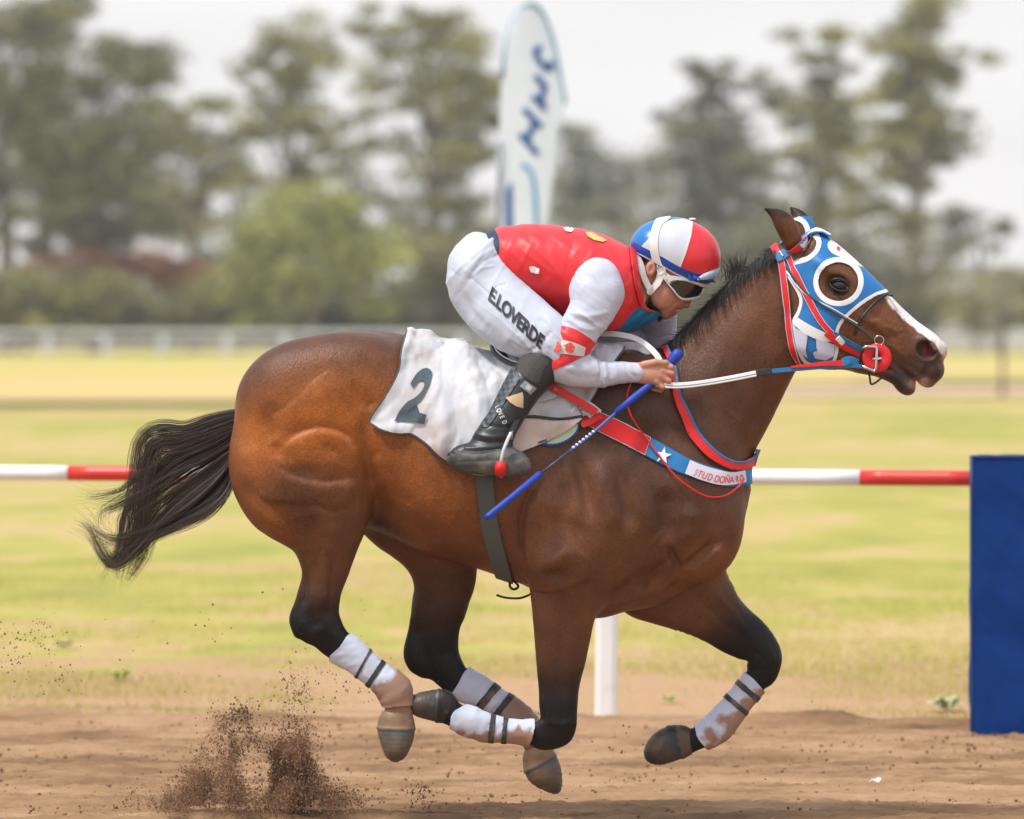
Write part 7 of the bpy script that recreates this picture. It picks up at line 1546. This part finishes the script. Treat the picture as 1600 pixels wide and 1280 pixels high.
# prints on the vest
vb = bvh_of(vV, vT)
decal('vest_tag', [[(827, 417), (834, 416), (843, 420), (842, 428), (836, 427), (829, 425)]], vb, mat('tag_white', (.72, .72, .74), rough=.5), vest_o, .005, 4)
decal('vest_print', [[(880, 357.5), (890, 355), (897, 359), (893, 363.5), (884, 362)]], vb, mat('print_white', (.74, .74, .76), rough=.5), vest_o, .005, 3)
decal('vest_print', [[(914, 363), (924, 364), (936, 370), (948, 376), (942, 379), (928, 376), (918, 370)]], vb, mat('print_yellow', (.66, .42, .12), rough=.5), vest_o, .005, 3)
# ================================================================ earth thrown up by the hooves
rng = np.random.RandomState(12)
def plume(cx, cy, rx, ry, n, y0=.25, tilt=0):
    a = rng.normal(0, 1, (n, 2)); x = cx+a[:, 0]*rx+tilt*a[:, 1]*ry; y = cy+a[:, 1]*ry; return x, y, rng.normal(y0, .18, n)
sets = [(455, 1150, 15, 26, 1700), (436, 1200, 24, 26, 2200), (368, 1138, 16, 20, 1300), (352, 1180, 18, 26, 1500), (330, 1228, 26, 24, 1900), (300, 1266, 44, 18, 2400), (400, 1262, 60, 22, 4200), (478, 1262, 40, 20, 1600), (474, 1205, 20, 30, 900),
        (600, 1262, 60, 16, 500), (680, 1240, 26, 18, 320),
        (60, 1010, 60, 30, 160), (25, 990, 24, 14, 90), (40, 1060, 46, 20, 80), (455, 1100, 30, 22, 240), (500, 1072, 40, 20, 160), (700, 1150, 160, 60, 160), (900, 1200, 200, 50, 100), (400, 1100, 120, 90, 260), (1320, 1125, 60, 30, 12)]
PX, SC = [], []
for cx, cy, rx, ry, n in sets:
    n = n*(20 if n > 600 else 3)
    x, y, yy = plume(cx, cy, rx, ry, n, .30 if cy > 1120 else .5)
    w = np.array([P(a, b, c_) for a, b, c_ in zip(x, y, yy)]); PX.append(w)
    SC.append(.0010+.0045*rng.rand(n)**(14 if n > 3000 else 5))
PX = np.vstack(PX); SC = np.concatenate(SC); ok = PX[:, 2] > .05; PX = PX[ok]; SC = SC[ok]
rag = fbm(PX*np.array([1.15, .25, .85])@np.array([[.9, 0, .45], [0, 1, 0], [-.45, 0, .9]]), 9, 91, 4); ok = rng.rand(len(PX)) < np.clip((rag-.44)*7, .05, 1); PX = PX[ok]; SC = SC[ok]; n = len(PX)
M_dust = mat('flying_earth', rough=1, spec=.1, attr='col')
cc = np.array([.19, .105, .062])*(.5+.9*rng.rand(n))[:, None]
tv = [[1, 0, -.6], [-.6, .9, -.5], [-.5, -.9, -.4], [.1, .1, 1.1]]; tf = [[0, 2, 1], [0, 1, 3], [1, 2, 3], [2, 0, 3]]
scatter_mesh('flying_earth', tv, tf, PX, SC, rng.rand(n)*6.28, M_dust, cc, 'brown spray of loose earth kicked up behind the hind hooves', 'soil')
# ---------------------------------------------------------------- the air between here and the trees
def haze(dens, y1=345, top=30):
    m = bpy.data.materials.new('haze_air'); m.use_nodes = True; nt = m.node_tree
    for n in list(nt.nodes): nt.nodes.remove(n)
    o_ = nt.nodes.new('ShaderNodeOutputMaterial'); v = nt.nodes.new('ShaderNodeVolumePrincipled')
    v.inputs['Color'].default_value = (.95, .96, 1, 1); v.inputs['Density'].default_value = dens
    nt.links.new(v.outputs[0], o_.inputs['Volume'])
    lo, hi = (-90, -22, -1.1), (90, y1, top)
    V = [(x, y, z) for x in (lo[0], hi[0]) for y in (lo[1], hi[1]) for z in (lo[2], hi[2])]
    F_ = [[0, 1, 3, 2], [4, 6, 7, 5], [0, 4, 5, 1], [2, 3, 7, 6], [0, 2, 6, 4], [1, 5, 7, 3]]
    tag(mesh_np('haze', V, F_, m, None, sm=False), 'thin pale haze hanging over the race course', 'haze', kind='stuff')
haze(.00032)
